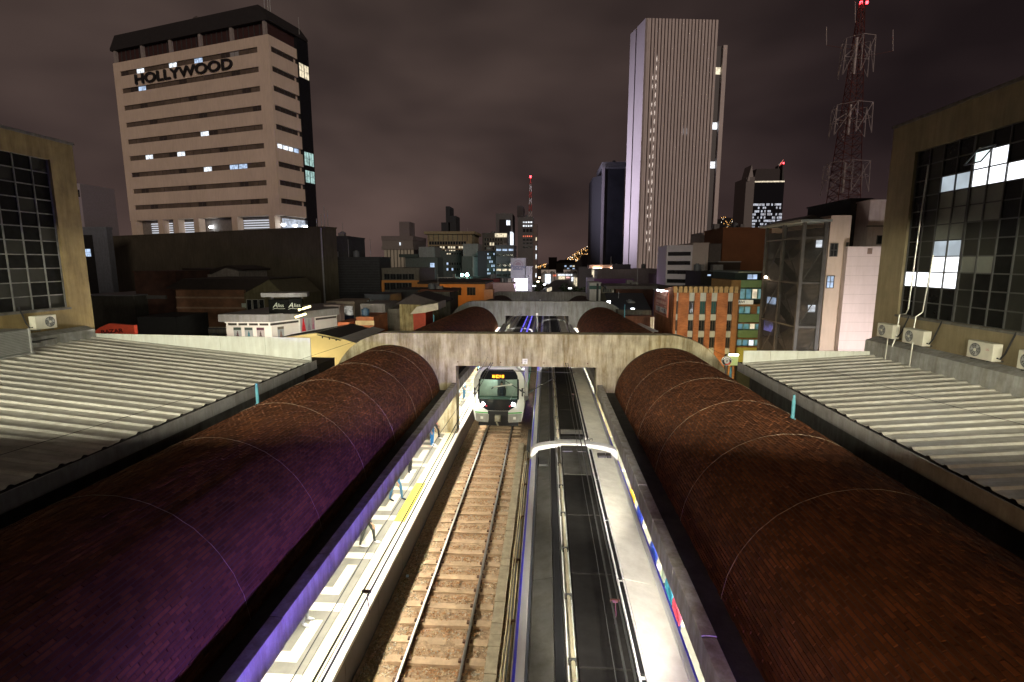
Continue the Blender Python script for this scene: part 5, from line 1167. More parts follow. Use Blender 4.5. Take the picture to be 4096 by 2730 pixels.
# ------------------------------------------------------------------ centre background
def grid(root, x0, Y, u0, u1, vs_, nx, gm_for, fm=frame_d, y=0.):
    """rows of windows; vs_ = list of (v top, v bottom)"""
    for ri, (va, vb) in enumerate(vs_):
        a, b = at(u0, vb, Y), at(u1, va, Y); wd_ = (b[0] - a[0]) / nx
        for k in range(nx):
            g = gm_for(k, ri)
            if g: window(root, a[0] - x0 + k * wd_ + wd_ * .06, y, a[1] + 7, wd_ * .88, b[1] - a[1], fm, g, 1, 1, fr=.1)
r, h, x0, w_ = simple('office_tower', 'pale finned office tower with a small roof block, leftmost in the distance', 'tower', 1543, 1650, 1000, 0, 190, 20, M('glass_strip_dark', (.03, .03, .03), .4), cap=0)
fin = M('fin_cream', (.40, .38, .30), .8, var=.08)
for k in range(9): MB().box(w_ * k / 8 - .45, w_ * k / 8 + .45, -.5, -.003, 0, h).build('fin', fin, r)
MB().box(-1.3, w_ + .6, -1, 20, h + .003, h + 1.2).box(-1.0, w_ + .4, -.8, 20, h + 1.2, h + 3.4).build('crown', M('crown_grey', (.17, .155, .14), .8), r)
MB().box(-1.2, w_ + .6, -1.0, 20, h + 3.4, h + 5.0).build('parapet', M('parapet_grey', (.15, .13, .125), .8), r); MB().box(w_ * .42, w_ * .80, 4, 12, h + 5.0, h + 10.5).build('roof_block', M('parapet_grey', (.15, .13, .125), .8), r)
MB().box(w_ * .55, w_ * .59, -1.1, -.9, h + 1.6, h + 2.6).build('lit_window', lit_w, r)
for k in range(5): MB().box(w_ * .05, w_ * .95, -.25, -.003, h - 3.2 - k * 3.4, h - 2.8 - k * 3.4).build('spandrel', frame_d, r)
bo_m = M('ochre_slab', (.24, .20, .115), .8, var=.15, stain=.2)
r, h, x0, w_ = simple('office_tower', 'ochre slab office with two rows of lit windows', 'office building', 1710, 1888, 938, 0, 175, 18, bo_m, cap=0)
MB().box(-1, w_ + 1, -1, 18, h + .003, h + .9).build('roof_slab', bo_m, r)
grid(r, x0, 175, 1716, 1865, ((966, 980), (985, 996), (1000, 1012)), 14, lambda k, i: (lit_y if (i == 1 and 3 < k and k not in (6, 10)) or (i == 2 and 6 <= k <= 9) else glass_d))
for k in range(9): MB().box(w_ * .86 * k / 8 + .4, w_ * .86 * k / 8 + .6, -.2, -.003, at(1716, 964, 175)[1] + 7, h).build('panel_joint', frame_d, r)
MB().box(w_ * .26, w_ * .42, 4, 12, h + .9, h + 4.2).box(w_ * .37, w_ * .46, 4, 12, h + 4.2, h + 9.6).box(w_ * .46, w_ * .60, 4, 12, h + .9, h + 6.4).build('plant_room', M('plant_dark', (.020, .021, .024), .8), r)
bk = M('tower_black', (.012, .012, .015), .6, var=.3, scale=.2, spec=.2)
r, h, x0, w_ = simple('dark_tower', 'dark tower with a lit window near its top, left of the mast', 'tower', 1983, 2050, 855, 0, 180, 14, M('tower_panel', (.10, .095, .095), .8), cap=0)
MB().box(w_ * .22, w_ * .90, -.2, -.003, 0, h - 2).build('glass_front', bk, r)
a = at(2026, 902, 180); MB().box(a[0] - x0, a[0] - x0 + 1.25, -.35, -.205, a[1] + 7, a[1] + 8.7).build('lit_window', lit_w, r)
r, h, x0, w_ = simple('dark_tower', 'tall dark tower with white and red lit window rows under the mast', 'tower', 2071, 2133, 868, 0, 178, 16, M('tower_panel', (.10, .095, .095), .8), cap=0)
MB().box(-.2, w_ * .35, -.5, 14, h, h + 3.6).build('core_top', M('tower_core', (.05, .04, .04), .8), r)
grid(r, x0, 178, 2090, 2130, ((886, 894), (900, 909)), 4, lambda k, i: lit_w, fm=frame_l); grid(r, x0, 178, 2090, 2130, ((942, 950),), 5, lambda k, i: lit_r)
grid(r, x0, 178, 2090, 2130, ((915, 930), (955, 965), (970, 978), (985, 994)), 3, lambda k, i: glass_d)
MB().box(w_ + .003, w_ + 1.4, -.3, 12, 0, h - 2.5).build('side_fin', M('tower_fin', (.13, .10, .09), .8), r)
for k in range(12): MB().box(w_ + .9, w_ + 1.25, -.42, -.303, h - 8 - k * 3.1, h - 6.9 - k * 3.1 + (k % 3) * .3).build('stair_light', lit_w if k % 3 else lit_y, r)
MB().box(-2.6, -1.9, -.2, 8, h - 27, h - 5).build('lit_slot', lit_w, r)
t = thing('radio_mast', 'slim red and white lattice mast on the tall dark tower', 'mast', (x0 + w_ * .78, 183, h - 7))
MB().box(-.9, .9, -.9, .9, -1, .02).build('base', bk, t)
for k in range(6):
    z = k * 2.25; rm = M('mast_red', (.30, .03, .02), .6) if k % 2 else M('mast_white', (.45, .40, .38), .6); a = MB(); w0 = .55 - .07 * k
    for sx_ in (-1, 1):
        for sy in (-1, 1): a.tube([(sx_ * w0, sy * w0, z), (sx_ * (w0 - .07), sy * (w0 - .07), z + 2.25)], .07, 4)
    for s_ in (-1, 1): a.tube([(-w0, s_ * w0, z), (w0, s_ * w0, z + 2.25)], .05, 4).tube([(w0, s_ * w0, z), (-w0, s_ * w0, z + 2.25)], .05, 4)
    a.build('mast_section', rm, t)
MB().tube([(0, 0, 13.5), (0, 0, 14.2)], .3, 8).build('beacon', redlamp, t)
r, h, x0, w_ = simple('dark_office', 'dark gridded office with two lit windows in front of the dark towers', 'office building', 1929, 2025, 938, 0, 165, 12, M('office_dark', (.060, .058, .05), .8, var=.2), cap=.4)
grid(r, x0, 165, 1936, 2010, ((952, 966), (970, 984), (988, 1002)), 7, lambda k, i: lit_y if (i == 1 and k in (2, 3)) else glass_d, fm=M('grid_olive', (.14, .135, .11), .8))
a = at(1980, 950, 165); MB().box(a[0] - x0, a[0] - x0 + 3.8, -.4, -.15, a[1] + 7, a[1] + 8.2).build('lit_window', lit_y, r)
r, h, x0, w_ = simple('lit_office', 'small grey office with rows of bright windows beside the mural wall', 'office building', 1983, 2056, 986, 0, 140, 12, M('office_slate', (.085, .085, .10), .8, var=.2), cap=.3)
grid(r, x0, 140, 1983, 2056, ((995, 1006), (1016, 1026), (1055, 1068), (1075, 1086), (1096, 1108)), 3, lambda k, i: (lit_b, glass_d, glass_d, lit_y, glass_d)[i])
r, h, x0, w_ = simple('stair_block', 'dark block with a column of bluish lit openings left of the small lit office', 'building', 1910, 1982, 1008, 0, 146, 12, M('office_navy', (.030, .030, .040), .8), cap=.2)
grid(r, x0, 146, 1948, 1980, ((1012, 1022), (1026, 1038), (1042, 1054), (1058, 1070), (1074, 1086), (1090, 1100)), 4, lambda k, i: lit_b if (k * 3 + i) % 4 < 2 else glass_d)
gt = M('teal_render', (.07, .08, .075), .85, var=.15, stain=.25)
r, h, x0, w_ = simple('grey_block', 'grey green block with a pale roof tower, left of the floodlit yard', 'building', 1620, 1750, 1030, 0, 150, 14, gt, cap=0)
MB().box(w_ * .44, w_ * .92, -.4, 10, h + .003, h + 3.0).build('roof_tower', M('roof_tower_grey', (.17, .175, .175), .8, stain=.2), r)
MB().box(-1.5, w_ * .42, -1, 12, h + .003, h + .9).build('awning', M('awning_green', (.025, .035, .03), .7), r)
a = at(1723, 1115, 150); MB().box(a[0] - x0, a[0] - x0 + 1.2, -.2, -.003, a[1] + 7, a[1] + 11.5).build('lit_slot', lit_b, r)
r, h, x0, w_ = simple('grey_block', 'dark recessed block with lit openings behind the floodlights', 'building', 1751, 1848, 1005, 0, 158, 12, M('recess_teal', (.055, .065, .062), .85, var=.25), cap=0)
grid(r, x0, 158, 1785, 1845, ((1012, 1020), (1050, 1062), (1072, 1084)), 6, lambda k, i: lit_y if (i == 0 and k < 2) else lit_b if (i == 1 and k == 0) or (i == 2 and k in (0, 2)) else glass_d)
r, h, x0, w_ = simple('grey_block', 'grey block with a pale square roof tower, right of the floodlights', 'building', 1847, 1918, 1026, 0, 150, 14, gt, cap=0)
MB().box(.3, w_ * .92, .5, 10, h + .003, h + 3.6).build('roof_tower', M('roof_tower_grey', (.17, .175, .175), .8), r)
MB().box(w_ * .62, w_ * .66, -.3, -.003, 0, h).build('edge_fin', frame_l, r); MB().box(w_ * .66, w_ + .5, -.25, -.003, h - 7, h - .2).build('pale_panel', M('pale_blue_panel', (.26, .30, .33), .8), r)
r, h, x0, w_ = simple('workshop', 'low dark workshop roof below the teal floodlights', 'building', 1745, 1930, 1118, 0, 118, 20, M('workshop_dark', (.03, .03, .03), .85), cap=.2)
tl_ = M('teal_lamp', (.5, .9, .8), .4, emit=(.45, 1.0, .86), estr=45)
for u, v, s in ((1848, 1101, .30), (1868, 1100, .42)):
    a = at(u, v, 124); t = thing('floodlight', ('smaller left' if u < 1860 else 'larger right') + ' teal floodlight in the yard', 'floodlight', (a[0], 124, a[1]), group='teal floodlights')
    MB().tube([(0, -.2, 0), (0, .1, 0)], s, 10).build('lens', tl_, t); MB().tube([(0, .15, -3), (0, .15, .2)], .07, 5).build('pole', frame_d, t)
    fl_ = MB()
    for k in range(10): an = .628 * k; fl_.tube([(math.cos(an) * s * .9, -.05, math.sin(an) * s * .9), (math.cos(an) * s * 1.5, -.05, math.sin(an) * s * 1.5)], .03, 4)
    fl_.build('lens_spike', frame_l, t)  # thin spikes radiating around the lens
yd = thing('roof_truss', 'pale tangle of roof trusses under the floodlights', 'roof truss', (*[at(1810, 1115, 120)[0]], 120, at(1810, 1118, 120)[1])); o = yd.location
tr = MB(tuple(o)); xa, xb = at(1750, 1115, 120)[0], at(1878, 1115, 120)[0]; nn = 22
for k in range(nn): x = xa + (xb - xa) * k / nn; z = o.z + .3 * (k % 2); tr.tube([(x, 120, z), (x + (xb - xa) / nn, 120, o.z + .3 * ((k + 1) % 2))], .05, 4)
tr.tube([(xa, 120, o.z + .4), (xb, 120, o.z + .4)], .05, 4); tr.build('truss', white, yd)
# mural wall and bright screen
mw = M('mural_wall', (.38, .37, .42), .8, var=.14, scale=.8)
r, h, x0, w_ = simple('mural_building', 'pale mural wall with a half sun and faded lettering', 'building', 2043, 2103, 1034, 0, 130, 8, mw, cap=.1)
mk = M('mural_ink', (.11, .12, .22), .8, var=.2); mr = M('mural_rose', (.27, .20, .24), .8, var=.2)
text('Porvenir', 1.15, mk, r, (w_ / 2 + .1, -.012, at(2073, 1068, 130)[1] + 7), ext=.008, bold=.03); text('solidario', .72, mk, r, (w_ / 2 - .1, -.012, at(2073, 1077, 130)[1] + 7), ext=.008, bold=.02)
sx0, sz0 = w_ / 2, at(2073, 1062, 130)[1] + 7
a = MB(); n = 14
for k in range(n + 1):
    an = math.pi * k / n; c, s = math.cos(an), math.sin(an); dx, dz2 = -s * .12, c * .12
    a.prism([(sx0 + c * 1.0 + dx, sz0 + s * 1.0 + dz2), (sx0 + c * 1.45, sz0 + s * 1.45), (sx0 + c * 1.0 - dx, sz0 + s * 1.0 - dz2)], 'y', -.01, -.002)
a.build('sun_ray', mr, r)
MB().prism([(sx0 + .8 * math.cos(math.pi * k / 12), sz0 + .8 * math.sin(math.pi * k / 12)) for k in range(13)], 'y', -.011, -.002).build('half_sun', mr, r)
r, h, x0, w_ = simple('mural_building', 'plain pale wall stepping down right of the mural', 'building', 2104, 2129, 1067, 0, 129, 8, mw, cap=.1)
MB().box(w_ * .3, w_ * .42, -.1, -.003, h - 2.7, h - 2.0).build('window', glass_d, r); MB().box(w_ * .75, w_ * .95, -.1, -.003, h - .7, h - .45).build('window', glass_d, r)
a, b = at(2057, 1163, 122), at(2109, 1116, 122); t = thing('lit_screen', 'blazing white advertising screen below the mural', 'screen', (a[0], 122, a[1]))
MB().box(0, b[0] - a[0], 0, .3, 0, b[1] - a[1]).build('screen', M('screen_white', (.8, .8, .85), .4, emit=(.95, .94, 1), estr=6), t); MB().box(-.12, 0, -.05, .35, -.1, b[1] - a[1] + .1).build('frame', M('frame_rose', (.35, .05, .12), .5), t)
[MB().box(q_, q_ + .2, .1, .25, -8, -.003).build('leg', steel_d, t) for q_ in (.5, b[0] - a[0] - .7)]
simple('pink_house', 'low white and pink lit house beside the bright screen', 'house', 1968, 2056, 1135, 0, 112, 8, M('pinkish_white', (.62, .48, .50), .8, var=.1), cap=.15)
simple('red_house', 'low dark red house left of the pink lit one', 'house', 1925, 2008, 1118, 0, 116, 8, M('house_maroon', (.14, .03, .035), .8, var=.2), cap=.1)
simple('white_house', 'small white walled house with a vent under the lit office', 'house', 2009, 2046, 1117, 0, 114, 3, M('house_white', (.48, .48, .50), .8), cap=.1)
simple('salmon_wall', 'salmon wall right of the orange building', 'wall', 1936, 1972, 1160, 0, 78, 2, M('salmon', (.40, .22, .14), .8, var=.15), cap=.05)
# next station down the line
ns = thing('distant_station', 'far brightly lit station with white zigzag canopies', 'station', (at(2240, 1100, 240)[0], 240, -7))
o = ns.location; zz0, zz1 = at(2200, 1094, 240)[1], at(2200, 1080, 240)[1]; cz = M('canopy_zigzag', (.62, .58, .52), .7)
for u0 in (2165, 2195, 2255, 2286):
    xa, xb = at(u0, 1085, 240)[0], at(u0 + 29, 1085, 240)[0]; m_ = (xa + xb) / 2
    MB(tuple(o)).box(xa, xb - .05, 240, 244, zz0, zz1).build('canopy_panel', cz, ns)
    MB(tuple(o)).prism([(xa + .1, zz0 - .1), (xb - .15, zz0 - .1), (m_, zz1 - .4)], 'y', 239.8, 239.99).build('canopy_gable', M('canopy_shade', (.22, .20, .18), .8), ns)
xa, xb = at(2165, 1100, 240)[0], at(2318, 1100, 240)[0]
MB(tuple(o)).box(xa, xb, 243, 250, -7, zz0).build('hall', M('station_grey', (.28, .27, .25), .8), ns)
for u0, u1, va, vb, m in ((2180, 2203, 1098, 1135, lit_w), (2232, 2290, 1098, 1104, lit_w), (2234, 2262, 1106, 1118, lit_y), (2265, 2282, 1108, 1114, M_lit('lit_pink', (1, .55, .50), 1.6)), (2286, 2294, 1110, 1126, lit_w), (2302, 2309, 1112, 1145, lit_y), (2296, 2300, 1110, 1140, lit_y), (2213, 2224, 1100, 1106, lit_r)):
    a, b = at(u0, vb, 242), at(u1, va, 242); MB(tuple(o)).box(a[0], b[0], 242.4, 242.9, a[1], b[1]).build('lit_bay', m, ns)
for u in (2205, 2218, 2260, 2281, 2276): a, b = at(u, 1128, 239), at(u, 1085, 239); MB(tuple(o)).box(a[0] - .12, a[0] + .12, 238.8, 239.1, a[1], b[1]).build('post', black, ns)
a, b = at(2316, 1112, 236), at(2322, 1096, 236); t = thing('red_sign', 'small vertical red lit sign by the far station', 'sign', (a[0], 236, a[1])); MB().box(0, b[0] - a[0], 0, .3, 0, b[1] - a[1]).build('panel', M('sign_red_lit', (.4, .02, .03), .4, emit=(1, .05, .09), estr=2.2), t); MB().box(.3, .5, .1, .25, -10, 0).build('post', frame_l, t)
# viaduct walkway roof and trees between
vw = thing('viaduct_roof', 'long curved dark walkway roof leading to the far station', 'walkway roof', (0, 110, 0)); m_ = M('walkway_dark', (.035, .04, .035), .6)
P_ = [(at(2150, 1190, 112), 112), (at(2200, 1152, 140), 140), (at(2225, 1128, 185), 185), (at(2238, 1121, 225), 225)]
for (p, ya), (q, yb) in zip(P_, P_[1:]):
    MB((0, 110, 0)).face([(p[0] - 1.5, ya, p[1]), (p[0] + 4.0, ya, p[1]), (q[0] + 4.0, yb, q[1]), (q[0] - 1.5, yb, q[1])]).face([(p[0] - 1.5, ya, p[1]), (q[0] - 1.5, yb, q[1]), (q[0] - 1.6, yb, q[1] - 1.5), (p[0] - 1.6, ya, p[1] - 1.5)]).face([(p[0] + 4, ya, p[1]), (p[0] + 4, ya, p[1] - 1.4), (q[0] + 4, yb, q[1] - 1.4), (q[0] + 4, yb, q[1])]).build('roof_length', m_, vw)
for k in range(4): a = at(2190 + k * 5, 1161 - k * 2, 118); MB((0, 110, 0)).box(a[0] - .12, a[0] + .12, 117.9, 118.1, a[1] - .5, a[1] + .35).build('lit_opening', lit_y, vw)
leaf_m = [M('leaf_%s' % n, c, .8, var=.4, scale=1.2) for n, c in (('deep', (.020, .035, .016)), ('mid', (.035, .06, .022)))]
bark = M('bark', (.05, .04, .03), .9)
def tree(x, y, zt, wd_, lab, n=900):
    t = thing('tree', lab, 'tree', (x, y, -7), group='street trees before the far station'); H_ = zt + 7
    MB().tube([(0, 0, 0), (.1, 0, H_ * .45), (-.1, .1, H_ * .75)], .28, 7, r1=.08).build('trunk', bark, t)
    tr = MB()
    for k in range(5): an = 1.26 * k; tr.tube([(0, 0, H_ * (.40 + .05 * k)), (math.cos(an) * wd_ * .45, math.sin(an) * wd_ * .45, H_ * (.62 + .06 * k))], .09, 5, r1=.03)
    tr.build('limb', bark, t)
    c = MB(); bl = [(R.uniform(-.6, .6) * wd_, R.uniform(-.5, .5) * wd_, H_ * R.uniform(.58, .92), wd_ * R.uniform(.28, .5)) for _ in range(9)]
    for _ in range(n):
        b = R.choice(bl); v = Vector((R.gauss(0, 1), R.gauss(0, 1), R.gauss(0, 1))).normalized() * b[3] * R.uniform(.6, 1.05); s = R.uniform(.12, .28)
        p = Vector((b[0], b[1], b[2])) + Vector((v.x, v.y, v.z * .75)); a = Vector((R.gauss(0, 1), R.gauss(0, 1), R.gauss(0, 1))).normalized() * s; q = a.orthogonal().normalized() * s * .7
        c.face([p - a, p + q, p + a, p - q], R.randrange(2))
    c.build('crown', leaf_m, t)
for u, v, Y, wd_, lab in ((2245, 1128, 135, 2.6, 'rounded tree in front of the far station, left of the middle'), (2282, 1124, 130, 2.8, 'dense tree before the lit station columns'), (2318, 1132, 126, 2.4, 'dark tree by the right end of the far station'), (2150, 1118, 150, 1.8, 'small lit green tree beside the street left of the walkway'), (2300, 1150, 112, 2.2, 'low dark tree behind the farthest cross wall'), (2172, 1124, 170, 1.6, 'small dark tree under the zigzag canopies')):
    a = at(u, v, Y); tree(a[0], Y, a[1], wd_, lab)
def post_lamp(u, v, Y, m, lab, h=9):
    a = at(u, v, Y); t = thing('street_lamp', lab, 'street lamp', (a[0], Y, -7), group='street lamps by the far station'); z = a[1] + 7
    MB().tube([(0, 0, 0), (0, 0, z)], .09, 6).build('post', frame_d, t); MB().box(-.35, .35, -.2, .2, z - .02, z + .16).build('lamp_head', m, t)
post_lamp(2136, 1146, 125, cool, 'white street lamp right beside the mural wall'); post_lamp(2152, 1128, 150, bulb, 'amber street lamp beside the small lit tree')
post_lamp(2158, 1112, 170, bulb, 'tall amber street lamp left of the far station'); post_lamp(2178, 1140, 140, cool, 'low white street lamp under the zigzag canopies'); post_lamp(2280, 1155, 118, cool, 'white street lamp among the dark trees')
simple('brown_block', 'plain dark brown block behind the far station', 'building', 2195, 2228, 1032, 0, 300, 15, M('block_brown', (.055, .035, .03), .85, var=.2), cap=.3)
r, h, x0, w_ = simple('old_office', 'old office with a hipped dark roof and lit windows behind the far station', 'office building', 2226, 2300, 1052, 0, 290, 15, M('office_tan', (.10, .085, .07), .85), cap=0)
MB().prism([(-1, h), (w_ + 1, h), (w_ - 2, h + 1.6), (2, h + 1.6)], 'y', -.5, 15).build('roof', M('roof_dark_tile', (.022, .014, .012), .8), r)
grid(r, x0, 290, 2256, 2300, ((1062, 1069), (1072, 1078)), 4, lambda k, i: lit_b if (k + i) % 2 == 0 else lit_y if k == 3 else glass_d)
simple('brown_block', 'dim violet brown block left of the black glass tower', 'building', 2330, 2368, 1022, 0, 280, 14, M('block_violet', (.055, .040, .045), .85, var=.2), cap=.3)
simple('low_building', 'low building with a blue lit sign strip left of the black glass tower', 'building', 2316, 2376, 1070, 0, 230, 10, M('low_slate', (.06, .06, .065), .85), cap=.2)

# ------------------------------------------------------------------ right background towers
r, h, x0, w_ = simple('glass_tower', 'black glass tower with pale corner columns left of the striped tower', 'tower', 2411, 2500, 672, 0, 226, 24, bk, cap=0)
MB().box(-.2, .9, -.5, .6, 0, h + .3).build('corner_column', M('column_pale', (.20, .18, .20), .8), r)
MB().prism([(-3.6, 6), (-.25, 0), (-.25, 24), (-3.6, 24)], 'z', 0, h - 3).build('side_wall', M('tower_dim', (.016, .015, .017), .8), r)
MB().box(-.3, w_ + .3, -.6, 24, h + .003, h + 2.2).build('crown_band', M('crown_dim', (.11, .105, .11), .8), r)
for k in range(22): MB().box(.9 + k * .45, 1.05 + k * .45, -.75, -.603, h - .6, h + 1.8).build('crown_fin', M('crown_dim', (.11, .105, .11), .8), r)
MB().box(w_ * .5, w_ * .62, 4, 8, h + 2.2, h + 3.6).box(w_ * .1, w_ * .18, 4, 8, h + 2.2, h + 3.0).build('plant_room', frame_d, r)
def striped():
    Y0 = 200.; A, zt = at(2583, 73, Y0); YR = Yz(2874, 80, zt); B, _ = at(2874, 80, YR); YLf = Yz(2522, 138, zt); Lx, _ = at(2522, 138, YLf)
    t = thing('striped_tower', 'tall pale tower with close vertical stripes and a dotted line of lit windows', 'tower', (A, Y0, -7)); o = (A, Y0, -7)
    wm = M('fin_concrete', (.62, .55, .53), .85, var=.06, scale=.1, stain=.1); dk = M('strip_dark', (.030, .022, .024), .5, var=.2)
    fr = Vector((B - A, YR - Y0, 0)); ln = fr.length; fr.normalize(); lf = Vector((Lx - A, YLf - Y0, 0)); ll = lf.length; lf.normalize()
    P = lambda s, n: Vector((A, Y0, 0)) + fr * s + lf * n
    back = ll * .97
    MB(o).prism([tuple(P(.2, .9))[:2], tuple(P(ln - .2, .9))[:2], tuple(P(ln - .2, back))[:2], tuple(P(.2, back))[:2]], 'z', -7, zt - .4).build('glass_core', dk, t)
    n = 22; fw = ln / (n + (n - 1) * .50) ; gp = fw * .50; s = 0.
    out = Vector((fr.y, -fr.x, 0))
    for k in range(n):
        q = [P(s, 0), P(s + fw, 0), P(s + fw, 1.1), P(s, 1.1)]
        MB(o).prism([tuple(p)[:2] for p in q], 'z', -7, zt).build('fin', wm, t)
        if k in (2, 3):
            zf = zt - 14
            j = 0
            while zf > 14:
                if k == 3 or (j % 3 != 1 and j > 0):
                    c = s + fw + gp * .5
                    q = [P(c - gp * .34, .75), P(c + gp * .34, .75), P(c + gp * .34, .95), P(c - gp * .34, .95)]
                    MB(o).prism([tuple(p)[:2] for p in q], 'z', zf, zf + (1.5 if k == 3 else 1.1)).build('lit_window', M('lit_dash', (.9, .9, .9), .4, emit=(1, .97, .90), estr=2.6 if True else 1), t)
                zf -= 3.06; j += 1
        if k in (12, 13):
            c = s + fw + gp * .5; q = [P(c - gp * .34, .75), P(c + gp * .34, .75), P(c + gp * .34, .95), P(c - gp * .34, .95)]
            MB(o).prism([tuple(p)[:2] for p in q], 'z', zt - 39, zt - 37).build('lit_window', lit_w, t)
        s += fw + gp
    for n0, n1 in ((.0, .55), (.62, 1.0)):
        q = [P(-.02, ll * n0), P(1.4, ll * n0), P(1.4, ll * n1), P(-.02, ll * n1)]
        MB(o).prism([tuple(p)[:2] for p in q], 'z', -7, zt - (0 if n0 == 0 else 0)).build('side_wall', wm, t)
    z = at(2549, 265, 205)[1]; q = [P(.3, ll * .57), P(1.0, ll * .57), P(1.0, ll * .61), P(.3, ll * .61)]; MB(o).prism([tuple(p)[:2] for p in q], 'z', z - 1.6, z + 1.6).build('lit_window', lit_w, t)
    # lower dark slot and fin on the right
    zr = at(2920, 187, YR + 3)[1]
    q = [P(ln, 2.2), P(ln + 3.2, 2.2), P(ln + 3.2, 12), P(ln, 12)]; MB(o).prism([tuple(p)[:2] for p in q], 'z', -7, zr).build('glass_slot', dk, t)
    q = [P(ln + 3.1, 1.2), P(ln + 4.6, 1.2), P(ln + 4.6, 2.6), P(ln + 3.1, 2.6)]; MB(o).prism([tuple(p)[:2] for p in q], 'z', -7, zr).build('fin', wm, t)
    for v, m in ((275, lit_y), (498, lit_w), (656, lit_w)):
        z = at(2890, v, YR)[1]; q = [P(ln + .3, 2.0), P(ln + 2.9, 2.0), P(ln + 2.9, 2.18), P(ln + .3, 2.18)]; MB(o).prism([tuple(p)[:2] for p in q], 'z', z - 1.2, z + 1.2).build('lit_window', m, t)
striped()
def far_tower():
    Y = 300.; t_w = M('far_grey', (.34, .31, .30), .8, var=.1); xa, zt = at(3019, 723, Y); xb, _ = at(3138, 730, Y)
    t = thing('needle_tower', 'distant dark tower with slanted crown horns and rows of lit windows', 'tower', (xa, Y, -7)); h = zt + 7; w = xb - xa
    MB().box(0, w, 0, 20, 0, h).build('wall', M('far_glass', (.010, .010, .014), .7, spec=.08), t)
    MB().prism([(-3.6, 2.6), (-.003, 0), (-.003, 20), (-3.6, 20)], 'z', 0, h + 2).build('side_wall', t_w, t)
    MB().prism([(-3.4, h), (.1, h), (-1.5, at(3008, 658, Y)[1] + 7)], 'y', 1.5, 12).build('horn', t_w, t); MB().prism([(w - 1.2, h), (w, h), (w - 1.4, at(3128, 655, Y)[1] + 7)], 'y', .5, 10).build('horn', M('far_dim', (.07, .065, .065), .8), t)
    MB().prism([(.1, h), (w - .1, h), (w - 2.2, h + 6.5), (1.4, h + 6.5)], 'y', 2, 14).build('crown', M('far_crown', (.055, .045, .045), .8), t)
    MB().tube([(w * .84, 3, h + 8.2), (w * .90, 3, h + 9.4), (w * .99, 3, h + 11.6)], .75, 8, r1=.08).build('dish', white, t); MB().tube([(w * .84, 3, h + 6), (w * .84, 3, h + 8.2)], .15, 5).build('dish_mount', t_w, t)
    MB().tube([(w * .97, 2, h + 9), (w * .97, 2, h + 9.7)], .45, 8).build('beacon', redlamp, t)
    for k in range(22): MB().box(w * k / 22 + .1, w * (k + 1) / 22 - .1, -.2, -.003, h - 1.0, h - .3).build('crown_light', lit_y, t)
    q = random.Random(3); lit_far = M_lit('lit_far_blue', (.70, .80, 1.0), .62, var=.75, scale=.9)
    for j, v in enumerate((818, 831, 845, 857, 870, 883, 896, 910, 935, 960)):
        z = at(3080, v, Y)[1] + 7
        for k in range(18):
            p = .8 if j in (0, 3, 5) else .45
            if q.random() < p * (1 if j < 8 else .5): MB().box(w * k / 18 + .08, w * (k + 1) / 18 - .08, -.2, -.003, z - .75, z + .4).build('lit_window', lit_far, t)
far_tower()
